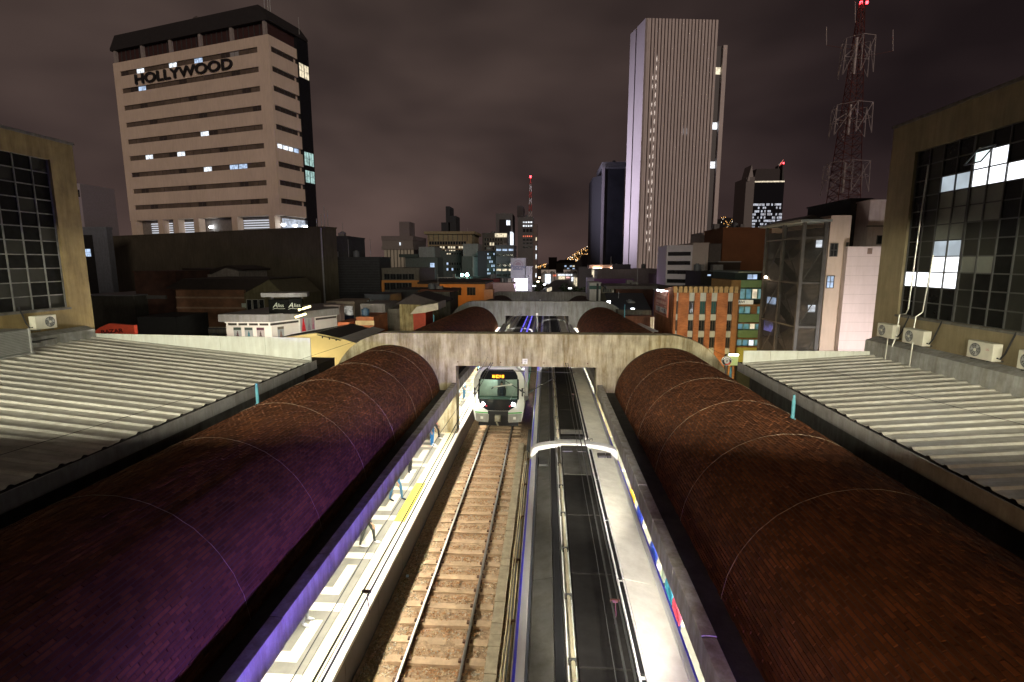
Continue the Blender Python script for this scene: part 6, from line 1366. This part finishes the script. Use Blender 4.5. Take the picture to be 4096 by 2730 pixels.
def lattice_mast():
    Y = 62.; xb, zb = at(3398, 850, Y); xt, zt = at(3440, 12, Y); x0 = (xb + xt) / 2 - .3; H_ = zt - zb
    t = thing('radio_mast', 'big lattice radio mast rising behind the beige building, its white sections faintly lit', 'mast', (x0, Y, zb - 4))
    mw_ = M('mast_pale', (.36, .31, .31), .6, var=.2); mr_ = M('mast_dark_red', (.075, .012, .010), .7, var=.3); off = 4.
    MB().box(-2.6, 2.6, -2.6, 2.6, -6, 0).build('plinth', con_d, t)
    def wat(z): return 1.25 - 1.05 * (z / H_)
    zs_ = [H_ * k / 24 for k in range(25)]
    for k, (za, zb_) in enumerate(zip(zs_, zs_[1:])):
        a = MB(); wa, wb = wat(za) , wat(zb_)
        cs_ = [(-1, -1), (1, -1), (1, 1), (-1, 1)]
        for (sx_, sy) in cs_: a.tube([(sx_ * wa, sy * wa, za + off), (sx_ * wb, sy * wb, zb_ + off)], .05, 4)
        for (p, q) in zip(cs_, cs_[1:] + cs_[:1]):
            a.tube([(p[0] * wa, p[1] * wa, za + off), (q[0] * wb, q[1] * wb, zb_ + off)], .03, 4).tube([(q[0] * wa, q[1] * wa, za + off), (p[0] * wb, p[1] * wb, zb_ + off)], .03, 4).tube([(p[0] * wa, p[1] * wa, za + off), (q[0] * wa, q[1] * wa, za + off)], .03, 4)
        a.build('mast_section', mr_, t)
    for va, vb, hw_ in ((160, 305, 1.65), (425, 545, 2.05), (655, 775, 2.35)):   # antenna frames
        za, zb_ = at(3400, vb, Y)[1] - zb + off, at(3400, va, Y)[1] - zb + off; n = 6
        for k in range(n):
            an = 6.2832 * k / n + .3; an2 = 6.2832 * (k + 1) / n + .3; c, s = math.cos(an) * hw_, math.sin(an) * hw_; c2, s2 = math.cos(an2) * hw_, math.sin(an2) * hw_; a = MB()
            a.tube([(c, s, za), (c * .95, s * .95, zb_)], .05, 4).tube([(c, s, za), (c2 * .95, s2 * .95, zb_)], .03, 4).tube([(c * .95, s * .95, zb_), (c2 * .95, s2 * .95, zb_)], .03, 4).tube([(c * .97, s * .97, (za + zb_) / 2), (.3, 0, zb_ - .2)], .03, 4).tube([(c * .97, s * .97, (za + zb_) / 2), (0, 0, (za + zb_) / 2)], .03, 4)
            a.build('antenna_frame', mw_, t)
        MB().tube([(-.45, -.5, za), (-.45, -.5, zb_)], .16, 6).build('antenna_panel', mw_, t)
    for u, va, vb in ((3306, 108, 182), (3572, 120, 205), (3421, 8, 92)):
        a, b = at(u, vb, Y), at(u, va, Y); MB().tube([(a[0] - x0, 0, a[1] - zb + off), (b[0] - x0, 0, b[1] - zb + off)], .045, 5).build('whip_antenna', mw_, t); MB().tube([(a[0] - x0, 0, a[1] - zb + off), (0, 0, a[1] - zb + off - .6)], .025, 4).build('whip_arm', mr_, t)
    for dx in (-.3, .3): MB().tube([(dx + .2, 0, H_ + off - .1), (dx + .2, 0, H_ + off + .12)], .14, 8).build('beacon', redlamp, t)
lattice_mast()

# ------------------------------------------------------------------ right middle ground
r, h, x0, w_ = simple('violet_wall_building', 'long low grey building with a violet lit lower wall in front of the striped tower', 'building', 2391, 2640, 1079, 0, 110, 12, M('wall_taupe', (.17, .15, .135), .85, var=.12, stain=.15), cap=.15)
a, b = at(2376, 1138, 109.5), at(2536, 1116, 109.5); MB().box(a[0] - x0, b[0] - x0, -.5, -.003, a[1] + 7, b[1] + 7).build('violet_light_panel', M('violet_light_paint', (.17, .075, .18), .8, var=.1), r)  # violet light put into the colour of the lower wall
MB().box(a[0] - x0 - 1.4, a[0] - x0 - .01, -.45, 3, 0, b[1] + 7.2).build('pale_pier', M('pier_lilac', (.34, .31, .38), .8), r)
a, b = at(2376, 1076, 112), at(2486, 1062, 112); sl_ = thing('lit_canopy', 'thin canopy edge with small warm bulbs at the foot of the black glass tower', 'canopy', (a[0], 124, a[1])); MB().box(0, b[0] - a[0] + 1, 0, 6, 0, b[1] - a[1]).build('fascia', M('canopy_rose', (.42, .28, .24), .8), sl_)
for u in (2377, 2383, 2394, 2405, 2447, 2468): q = at(u, 1075, 123); MB((a[0], 124, a[1])).tube([(q[0], 123.6, q[1]), (q[0], 123.9, q[1])], .22, 8).build('bulb', bulb, sl_)
a = at(2368, 1090, 118); t = tag(MB((a[0], 118, a[1])).box(a[0], a[0] + 2.6, 118, 118.4, a[1] - .6, a[1] + .6).box(a[0] + .3, a[0] + .5, 118.1, 118.3, -7, a[1] - .6).build('lit_kiosk_sign', lit_y), 'small amber lit kiosk sign below the black glass tower', 'sign'); t.location = (a[0], 118, a[1])
tg = tag(MB((0, 104, 0)).box(*[at(2484, 1, 104)[0], at(2560, 1, 104)[0]], 104, 106, at(2500, 1078, 104)[1], at(2500, 1058, 104)[1]).build('plant_box', black), 'black roof plant in front of the striped tower foot', 'roof box'); tg.location = (0, 104, 0)
r, h, x0, w_ = simple('pillar_building', 'white pillar like building with a dark green band and a dark slit', 'building', 2359, 2403, 1134, 0, 74, 5, M('pillar_white', (.46, .45, .43), .8, var=.1, stain=.2), cap=.1)
MB().box(-.05, w_ + .05, -.06, -.003, h - .85, h - .35).build('green_band', M('band_green', (.03, .09, .07), .7), r); MB().box(w_ * .62, w_ * .82, -.08, -.003, 0, h).build('slit', black, r)
r, h, x0, w_ = simple('balcony_building', 'low building with a lit balcony right of the white pillar', 'building', 2404, 2463, 1150, 0, 78, 6, M('balcony_grey', (.20, .18, .13), .8, var=.2, stain=.2), cap=.1)
grid(r, x0, 78, 2410, 2446, ((1153, 1170),), 4, lambda k, i: frost_d); grid(r, x0, 78, 2448, 2463, ((1160, 1174),), 2, lambda k, i: lit_y)
MB().box(-.2, w_ + .2, -1.2, -.003, 0, at(2420, 1176, 78)[1] + 7).build('balcony', M('balcony_rail', (.09, .085, .06), .8), r)
r, h, x0, w_ = simple('brick_building', 'dark maroon brick building under a flat slab roof, left of the number sign', 'building', 2464, 2614, 1156, 0, 76, 8, M_brick('brick_wall_maroon', (.085, .030, .020), (.11, .04, .025), (.06, .04, .03), .3, .09), cap=0)
MB().box(-1.5, w_ + 2.0, -.8, 8, h + .003, h + .45).build('slab_roof', M('slab_grey', (.12, .11, .10), .8, var=.2), r)
r, h, x0, w_ = simple('slate_roof_building', 'dark slate blue roofed building with a small white light', 'building', 2452, 2592, 1236, 0, 66, 6, M('slate_wall', (.02, .02, .022), .9), cap=0)
MB().prism([(-.5, 0), (w_ + .3, 0), (w_ - .3, 7.0), (-2.5, 7.0)], 'z', h, h + .1).build('roof_back', M('slate_blue', (.040, .044, .055), .7), r); 
MB().face([(-.5, -.3, h), (w_ + .3, -.3, h), (w_ + .3, 5.5, h + 1.7), (-.5, 5.5, h + 1.7)]).build('roof', M('slate_blue', (.040, .044, .055), .7, var=.3), r)
for u, v in ((2434, 1209), (2530, 1239)): a = at(u, v, 65.5); t = tag(MB((a[0], 65.5, a[1])).box(a[0] - .18, a[0] + .22, 65.4, 65.5, a[1] - .16, a[1] + .16).box(a[0] - .05, a[0] + .05, 65.42, 65.48, -3, a[1] - .16).build('lamp', cool), ('upper' if v < 1220 else 'lower') + ' small white lamp on the roofs behind the right vault', 'lamp'); t.location = (a[0], 65.5, a[1])
simple('grey_wall', 'low grey concrete wall behind the far right vault', 'wall', 2470, 2606, 1244, 0, 58, 1, M('wall_grey2', (.13, .12, .105), .9, var=.25, stain=.4), cap=.08)
simple('maroon_wall', 'low brown wall with a pink stain below the number sign', 'wall', 2500, 2610, 1266, 0, 54, 1, M('wall_brown2', (.14, .065, .045), .9, var=.4, scale=.8, stain=.3), cap=.05)
t = thing('metal_ducts', 'two upright shiny duct pipes beside the orange brick wall', 'ducts', (at(2607, 1300, 52)[0], 52, 0)); o = t.location
for u in (2605, 2614): a, b = at(u, 1312, 52), at(u, 1270, 52); MB(tuple(o)).tube([(a[0], 52, a[1] - 3), (b[0], 52, b[1])], .10, 10).build('duct', pipe_m, t)
t = thing('skylight_roof', 'small pale awning roof beside the far right vault', 'awning', (at(2570, 1290, 44)[0], 44, 0)); o = t.location
a, b, c_, d2 = at(2540, 1299, 46), at(2562, 1293, 48), at(2636, 1326, 42), at(2600, 1325, 42)
MB(tuple(o)).face([(a[0], 46, a[1]), (b[0], 48, b[1]), (c_[0], 42, c_[1]), (d2[0], 42, d2[1])]).face([(a[0], 46, a[1] - .06), (d2[0], 42, d2[1] - .06), (c_[0], 42, c_[1] - .06), (b[0], 48, b[1] - .06)]).build('sheet', flash, t)
MB(tuple(o)).box(b[0], b[0] + .1, 47, 47.1, 0, b[1] - .2).build('post', steel_d, t)

def orange_brick():
    Y = 50.; x0, zt = at(2694, 1146, Y); x1, _ = at(2958, 1150, Y); w_ = x1 - x0; z0 = -7; h = zt - z0
    t = thing('brick_hotel', 'orange brick building with tall brick piers between dark windows and pale spandrels', 'building', (x0, Y, z0))
    bm_o = M_brick('brick_orange', (.44, .17, .065), (.34, .115, .045), (.28, .17, .10), .26, .085)
    rec = .22
    MB().prism([(0, .003), (8.5, .003), (8.5, h - 1.0), (0, h)], 'x', 0, .35).build('side_wall', bm_o, t)
    MB().box(.36, w_, rec + .02, 9, 0, h - .3).build('core', M('core_brown', (.05, .035, .025), .9), t)
    xs_ = [((a - 2694) / 264 * w_, (b - 2694) / 264 * w_) for a, b in ((2694, 2697), (2717, 2760), (2782, 2804), (2829, 2850), (2873, 2916), (2936, 2958))]
    for k, (a, b) in enumerate(xs_):
        if k == 0: a, b = -.003, .12
        MB().box(a, b, 0, rec, 0, h - .62).build('pier', bm_o if k < 5 else M('pier_brown', (.26, .13, .055), .85, var=.2), t, bevel=.01)
    spm = M('spandrel_pale', (.40, .46, .47), .7, var=.1, stain=.2)
    rows_ = ((1158, 1206, 's'), (1206, 1258, 'w'), (1259, 1282, 's'), (1283, 1325, 'w'), (1326, 1350, 's'), (1351, 1392, 'w'), (1393, 1416, 's'), (1417, 1450, 'w'))
    for k in range(5):
        a, b = xs_[k][1], xs_[k + 1][0]
        for j, (va, vb, ty) in enumerate(rows_):
            zb_, za = at(2820, vb, Y)[1] - z0, at(2820, va, Y)[1] - z0
            if ty == 's': MB().box(a + .01, b - .01, .08, rec, zb_, za).build('spandrel', spm, t)
            else: window(t, a + .01, rec - .02, zb_ + .01, b - a - .02, za - zb_ - .02, frame_d, M('glass_teal_dim', (.03, .09, .10), .2) if (k in (2, 3) and j == 1) else glass_d, 2, 1)
    n = 13
    for k in range(n):
        a = w_ * k / n; MB().box(a + .03, a + w_ / n - .10, -.06, .28, h - .60, h - .02).build('parapet_block', M('parapet_cream', (.40, .30, .15), .85, var=.25, stain=.3), t)
    MB().box(0, w_, .02, .3, h - .615, h - .3).build('parapet_back', M('parapet_dark', (.06, .05, .035), .9), t)
    # number sign on the side wall
    ya, yb = 51.0 - Y, 56.4 - Y; zlo, zhi = at(2672, 1271, 51)[1] - z0, at(2676, 1172, 51)[1] - z0
    s = thing('price_sign', 'rust red sign with white number panels on the side of the orange brick building', 'sign', (x0 - .24, 51.0, zlo + z0))
    H_ = zhi - zlo; L_ = yb - ya
    MB().box(0, .12, 0, L_, 0, H_).build('board', M('sign_rust', (.40, .115, .07), .6, var=.2, scale=.8), s)
    for q in ((0, .1, 0, H_), (L_ - .1, L_, 0, H_), (0, L_, 0, .1), (0, L_, H_ - .1, H_)): MB().box(-.04, -.003, q[0], q[1], q[2], q[3]).build('border', M('sign_border', (.48, .22, .16), .6), s)
    wp_ = M('sign_panel_white', (.46, .41, .38), .6, var=.1)
    for a, b in ((.35, L_ * .48), (L_ * .54, L_ - .35)): MB().box(-.05, -.003, a, b, .3, H_ * .33).build('number_panel', wp_, s)
    nk = M('number_ink', (.10, .06, .07), .6)
    text('99', .85, nk, s, (-.054, .95, H_ * .18), rot=(rad(90), 0, rad(-90)), ext=.003, bold=.02); text('107', .72, nk, s, (-.054, L_ * .54 + .75, H_ * .18), rot=(rad(90), 0, rad(-90)), ext=.003, bold=.01)
    MB().box(-.056, -.051, 1.75, 2.3, .5, H_ * .27).build('blue_mark', M('mark_blue', (.12, .14, .22), .6), s)
    pk_ = M('sign_lettering', (.60, .34, .24), .6)
    for a, b, z0_, z1_ in ((.6, L_ - .6, .83, .93), (1.1, L_ - .5, .70, .80), (.5, 2.2, .48, .60), (2.6, L_ - .4, .48, .60), (.4, 1.2, .38, .44), (L_ - 1.4, L_ - .5, .38, .44)): MB().box(-.03, -.003, a, b, H_ * z0_, H_ * z1_).build('faded_panel', pk_, s)
    for yy in (.6, 2.2, 4.0): MB().box(-.55, .1, yy, yy + .1, H_ + .1, H_ + .16).box(-.6, -.45, yy - .05, yy + .15, H_ + .05, H_ + .2).build('sign_lamp', cool if yy != 4.0 else frame_d, s)
    return x1
x1 = orange_brick()
def green_hotel():
    Y = 51.; x0, zt = at(2960, 1086, Y); xe, _ = at(3066, 1086, Y); w_ = xe - x0; z0 = -7; h = zt - z0
    t = thing('green_hotel', 'green banded hotel with teal lit windows and a white name board', 'hotel', (x0, Y, z0)); Z = lambda v: at(3005, v, Y)[1] - z0
    gm_ = M('hotel_green', (.13, .23, .11), .8, var=.12); gy = M('hotel_lime', (.36, .38, .09), .8, var=.12); br_ = M('hotel_brown', (.20, .11, .05), .85, var=.2)
    MB().box(0, w_, .4, 8, 0, Z(1122)).build('core', M('core_dark', (.02, .025, .02), .9), t)
    for va, vb, m in ((1122, 1151, gm_), (1258, 1290, gm_), (1322, 1352, gm_), (1390, 1450, gy)): MB().box(.15, w_, 0, .39, Z(vb), Z(va)).build('spandrel', m, t)
    for v in (1218, 1292, 1354, 1387): MB().box(.1, w_, -.05, .39, Z(v + 4) if v != 1218 else Z(1226), Z(v)).build('ledge', br_, t)
    gl_t = [lit_t, M_lit('lit_teal_pale', (.24, .50, .52), .6), M_lit('lit_teal_blue', (.16, .42, .52), .55)]
    for va, vb in ((1156, 1198), (1227, 1257), (1295, 1320), (1360, 1386)):
        a, b = .15, w_; n = 4
        for k in range(n):
            m = gl_t[(k + va) % 3]
            if (va, k) in ((1156, 2), (1295, 2)): m = lit_y
            if (va, k) == (1360, 2): m = lit_w
            if (va, k) == (1227, 2): MB().box(a + (b - a) * k / n, a + (b - a) * (k + 1) / n, .1, .39, Z(vb), Z(va)).build('wall_panel', br_, t); continue
            window(t, a + (b - a) * k / n + .02, .25, Z(vb) + .01, (b - a) / n - .04, Z(va) - Z(vb) - .02, M('frame_teal', (.14, .30, .30), .5), m, 1, 1)
    MB().box(-.75, .14, -.06, 6, 0, Z(1122)).build('pier', M('hotel_pier', (.30, .17, .06), .85, var=.2), t)
    MB().box(-.4, w_ + .2, -.6, 8, h - .15, h).build('roof_slab', M('slab_green', (.12, .15, .13), .8), t)
    MB().box(0, w_, 1.2, 8, Z(1122), h - .15).build('attic', M('attic_dark', (.02, .03, .025), .9), t)
    a, b = at(2990, 1120, Y + 1), at(3034, 1098, Y + 1); window(t, a[0] - x0, 1.19, Z(1121), b[0] - a[0], Z(1098) - Z(1121), frame_d, lit_b, 2, 1)
    sb_ = thing('name_board', 'white hotel name board with dark letters on the green hotel', 'sign', (at(2957, 1, Y)[0], Y - .35, Z(1217) + z0)); L_ = at(3056, 1, Y)[0] - at(2957, 1, Y)[0]; H_ = Z(1200) - Z(1217)
    MB().box(0, L_ + .8, 0, .18, 0, H_).build('board', M('board_white', (.6, .62, .55), .5, emit=(.8, .85, .75), estr=.28), sb_)
    text('HOTEL', H_ * .82, black, sb_, (L_ * .20, -.006, H_ * .5), ext=.004, bold=.008, sx=.9); text('ARIVI', H_ * .82, black, sb_, (L_ * .82, -.006, H_ * .5), ext=.004, bold=.008, sx=.95)
    text('A', H_ * .86, M('letter_red', (.6, .08, .06), .5), sb_, (L_ * .635, -.012, H_ * .5), ext=.004, bold=.01)
green_hotel()
def stair_tower():
    Y = 36.; x0, zt = at(3219, 890, Y); x1, _ = at(3306, 888, Y); w_ = x1 - x0; D = 5.8; z0 = -7; h = zt - z0
    t = thing('stair_tower', 'open steel stair tower screened by thin horizontal louvres', 'stair tower', (x0, Y, z0)); dm = M('stair_steel', (.055, .05, .042), .6, var=.3); lm = M('louvre_grey', (.075, .07, .06), .6, var=.25)
    for x, y in ((0, 0), (w_, 0), (0, D), (w_, D), (0, D * .5)): MB().box(x - .10, x + .10, y - .10, y + .10, 0, h).build('post', dm, t)
    MB().box(-.45, w_ + .15, -.45, D + .5, h + .003, h + .16).build('roof', M('stair_roof', (.20, .22, .20), .6), t)
    MB().prism([(-.3, h + .16), (w_ + .1, h + .16), (w_ * .4, h + .5)], 'y', .2, D).build('roof_hump', frame_d, t)
    lo = MB(); n = int((h - .2) / .085)
    for k in range(n):
        z = .1 + k * .085
        lo.face([(-.06, .1, z), (-.06, D - .1, z), (-.02, D - .1, z + .045), (-.02, .1, z + .045)])
        lo.face([(.1, -.06, z), (w_ - .1, -.06, z), (w_ - .1, -.02, z + .045), (.1, -.02, z + .045)])
    tag(lo.build('louvres', lm, t), kind='stuff')
    MB().box(.3, w_ + .2, D + .11, D + .3, 0, h - .4).build('back_wall', M('stair_back', (.11, .10, .095), .85, var=.2), t); MB().box(w_ + .11, w_ + .25, .1, D + .1, 0, h - .3).build('side_wall', M('stair_back', (.11, .10, .095), .85), t)
    nf = int(h / 3.0)
    for k in range(nf):
        z = k * 3.0 + .6
        MB().box(.05, w_ - .05, .1, 1.3, z, z + .12).build('landing', dm, t); MB().box(.05, w_ - .05, D - 1.3, D - .1, z + 1.5, z + 1.62).build('landing', dm, t)
        f1 = MB(); f1.face([(.1, 1.3, z), (w_ * .48, 1.3, z), (w_ * .48, D - 1.3, z + 1.5), (.1, D - 1.3, z + 1.5)]).face([(.1, 1.3, z + .2), (.1, D - 1.3, z + 1.7), (w_ * .48, D - 1.3, z + 1.7), (w_ * .48, 1.3, z + .2)]); f1.build('stair_flight', dm, t)
        f2 = MB(); f2.face([(w_ * .52, D - 1.3, z + 1.5), (w_ - .1, D - 1.3, z + 1.5), (w_ - .1, 1.3, z + 3.0), (w_ * .52, 1.3, z + 3.0)]).face([(w_ * .52, D - 1.3, z + 1.7), (w_ * .52, 1.3, z + 3.2), (w_ - .1, 1.3, z + 3.2), (w_ - .1, D - 1.3, z + 1.7)]); f2.build('stair_flight', dm, t)
        MB().tube([(0, .1, z), (0, D * .5, z + 3)], .045, 5).tube([(0, D * .5, z + 3), (0, D, z)], .045, 5).build('brace', dm, t); MB().tube([(.05, 0, z), (w_, 0, z + 2.4)], .04, 5).build('brace', dm, t)
        MB().box(-.06, .06, 0, D, z + 2.95, z + 3.07).box(0, w_, -.05, .05, z + 2.95, z + 3.07).build('rail_beam', dm, t)
    for u, v, m in ((3279, 977, lit_w), (3246, 1236, lit_w)): a = at(u, v, Y + .2); MB().box(a[0] - x0 - .22, a[0] - x0 + .22, .15, .25, a[1] - z0 - .25, a[1] - z0 + .25).build('lit_window', m, t)
    a = at(3101, 1206, 40.5); MB().box(.03, .12, 3.6, 5.0, a[1] - z0 - .2, a[1] - z0 + .3).build('lit_window', lit_b, t); MB().box(.03, .12, 3.8, 5.2, a[1] - z0 - 2.3, a[1] - z0 - 1.5).build('lit_window', M_lit('lit_violet', (.30, .30, 1.0), .8, var=.9), t)
    a = at(3076, 1110, 41); MB().tube([(-.15, 5.0, a[1] - z0), (-.15, 5.15, a[1] - z0)], .09, 8).build('amber_lamp', bulb, t)
    return x1
xs1 = stair_tower()
bg_m = M('beige_block_wall', (.50, .40, .32), .85, var=.08, scale=.6, stain=.12)
Y = 36.; x0 = xs1 + .28; xe, zt = at(3408, 862, Y); r, h = bldg('beige_building', 'beige building with small square windows right of the stair tower', 'building', x0, Y, xe - x0, 9, zt, bg_m, cap=0)
for u0, u1, va, vb, m in ((3316, 3353, 974, 1028, glass_d), (3302, 3338, 1103, 1154, lit_b), (3379, 3400, 970, 1026, glass_d), (3361, 3380, 1104, 1157, lit_b), (3290, 3322, 1230, 1275, None)):
    if m: a, b = at(u0, vb, Y), at(u1, va, Y); window(r, a[0] - x0, 0, a[1] + 7, min(b[0] - a[0], xe - x0 - (a[0] - x0) - .05), b[1] - a[1], frame_d, m, 2, 2)
Y = 35.55; xa, zt = at(3392, 987, Y); xb, _ = at(3537, 982, Y)
r, h = bldg('pale_block_wall', 'tall pale pinkish block wall between the beige building and the right hall', 'building', xa, Y, xb - xa + .6, .4, zt, M('pale_pink_wall', (.62, .52, .50), .85, var=.05, scale=.5, stain=.08), cap=0)
for k in range(int(h / .62)): MB().box(0, xb - xa + .6, -.004, -.001, k * .62, k * .62 + .02).build('block_course_joint', M('joint_grey', (.42, .35, .33), .9), r)
a, b = at(3468, 1017, Y), at(3490, 994, Y); MB().box(a[0] - xa, b[0] - xa, -.02, -.005, a[1] + 7, b[1] + 7).build('vent', M('vent_brown', (.22, .15, .12), .8), r)
simple('dark_block', 'black windowless block between the beige building and the pink roof house', 'building', 3404, 3486, 800, 0, 38.5, 6, M('near_black', (.012, .012, .012), .9), cap=.1)
r, h, x0, w_ = simple('roof_house', 'pinkish roof house with a dark window beside the right hall', 'roof house', 3482, 3560, 806, 0, 37, 3, M('pink_render', (.46, .38, .36), .85, var=.1, stain=.2), cap=.1)
a, b = at(3504, 978, 37), at(3531, 942, 37); window(r, a[0] - x0, 0, a[1] + 7, b[0] - a[0], b[1] - a[1], frame_d, glass_d, 1, 1); MB().box(-.1, w_ + .1, -.1, -.003, at(3500, 908, 37)[1] + 7, at(3500, 903, 37)[1] + 7).build('ledge', con_d, r)
t = thing('round_sign', 'round black and white badge sign at the corner of the right metal roof', 'sign', (at(2907, 1445, 24.6)[0], 24.6, at(2907, 1445, 24.6)[1])); o = t.location
a = MB(); a.tube([(0, 0, 0), (0, .08, 0)], .235, 24).build('disc', M('badge_white', (.62, .60, .56), .5), t); MB().tube([(0, -.012, 0), (0, .01, 0)], .215, 24).build('disc_face', black, t); MB().tube([(0, -.02, 0), (0, -.005, 0)], .125, 20).build('disc_centre', M('badge_grey', (.40, .39, .37), .5), t)
text('2', .15, black, t, (0, -.022, 0), ext=.002, bold=.006); MB().prism([(.19 * math.cos(a_2), .19 * math.sin(a_2)) for a_2 in [rad(-110 + 9 * k) for k in range(11)]] + [(.14 * math.cos(a_2), .14 * math.sin(a_2)) for a_2 in [rad(-20 - 9 * k) for k in range(11)]], 'y', -.018, -.013).build('red_arc', M('badge_red', (.6, .06, .03), .5), t)
for k in range(13): an = rad(25 + 10.5 * k); c, s = math.cos(an) * .17, math.sin(an) * .17; MB().box(c - .011, c + .011, -.018, -.013, s - .022, s + .022).build('ring_mark', white, t)
MB().box(-.03, .03, .02, .07, -1.2, -.2).build('stem', steel_d, t)
t = thing('lime_sign_box', 'small lit lime coloured sign box behind the round badge sign', 'sign', (at(2930, 1430, 27)[0], 27, at(2930, 1440, 27)[1])); MB().box(-.2, .3, 0, .2, -.3, .3).build('box', M('lime_lit', (.45, .5, .2), .5, emit=(.7, .8, .3), estr=.5), t); MB().box(-.2, .3, -.02, -.003, .22, .3).build('tube', cool, t); MB().box(0, .06, .05, .12, -4, -.3).build('post', steel_d, t)
brn = M('brown_orange_wall', (.13, .050, .016), .9, var=.18, scale=.3)
simple('brown_building', 'plain dark rust brown building left of the stair tower', 'building', 2893, 3095, 918, 0, 88, 10, brn, cap=.3)
r, h, x0, w_ = simple('dark_house', 'dark low house with two small bluish lit windows above the orange brick building', 'house', 2806, 2940, 1092, 0, 72, 8, M('soot_render2', (.020, .018, .016), .9), cap=.2)
for u in (2828, 2915): a = at(u, 1106, 72); window(r, a[0] - x0, 0, a[1] + 7, .55, .3, frame_d, lit_b, 1, 1)
simple('dark_house', 'dark roof with a pale ridge line behind the green hotel', 'house', 2875, 2962, 1050, 0, 80, 6, M('soot_render3', (.028, .018, .012), .9), cap=.15, capm=M('ridge_grey', (.22, .22, .22), .8))
r, h, x0, w_ = simple('white_office', 'small white office with dark ribbon windows at the foot of the striped tower', 'office building', 2772, 2836, 975, 0, 84, 9, M('office_beige', (.44, .38, .34), .85, var=.06), cap=.12)
xl_ = at(2726, 1, 84)[0] - x0; lw = M('office_white', (.60, .58, .62), .85, var=.06)
MB().prism([(-.003, 0), (xl_, 2.2), (xl_, 9), (-.003, 9)], 'z', 0, h - .2).build('wing', lw, r)
for k in range(5):
    z = h - 1.9 - k * 1.45; MB().prism([(-.25, -.06 + .1), (xl_ + .2, 2.2 - .06 - .1), (xl_ + .2, 2.3), (-.25, .2)], 'z', z, z + .62).build('ribbon_window', glass_d, r)
r, h, x0, w_ = simple('grey_annex', 'dark grey annex right of the small white office', 'building', 2837, 2886, 978, 0, 85, 9, M('annex_dark', (.07, .06, .052), .85), cap=.1)
r, h, x0, w_ = simple('roof_house', 'pale grey roof house against the right foot of the striped tower', 'roof house', 2802, 2880, 936, 0, 100, 6, M('roof_house_grey', (.30, .27, .26), .85), cap=.2)
simple('low_building', 'low dark taupe building in front of the striped tower foot', 'building', 2640, 2728, 1104, 0, 95, 10, M('taupe_dark', (.10, .085, .075), .85, var=.2), cap=.2)
a = at(2717, 1140, 56); t = thing('roof_lamp', 'single white lamp on the roof edge of the orange brick building', 'lamp', (a[0], 52, a[1] - .4)); MB().tube([(0, 0, .3), (.12, 0, .3)], .11, 8).build('lens', cool, t); MB().box(-.03, .03, -.03, .03, -.8, .2).build('post', frame_d, t)
# open ground level details behind the left store
simple('flat_white_wall', 'pale pink roofed wall behind the white store sign', 'wall', 1297, 1360, 1222, 0, 50, 1, M('pinkish_wall', (.36, .29, .27), .85, var=.1), cap=.05)
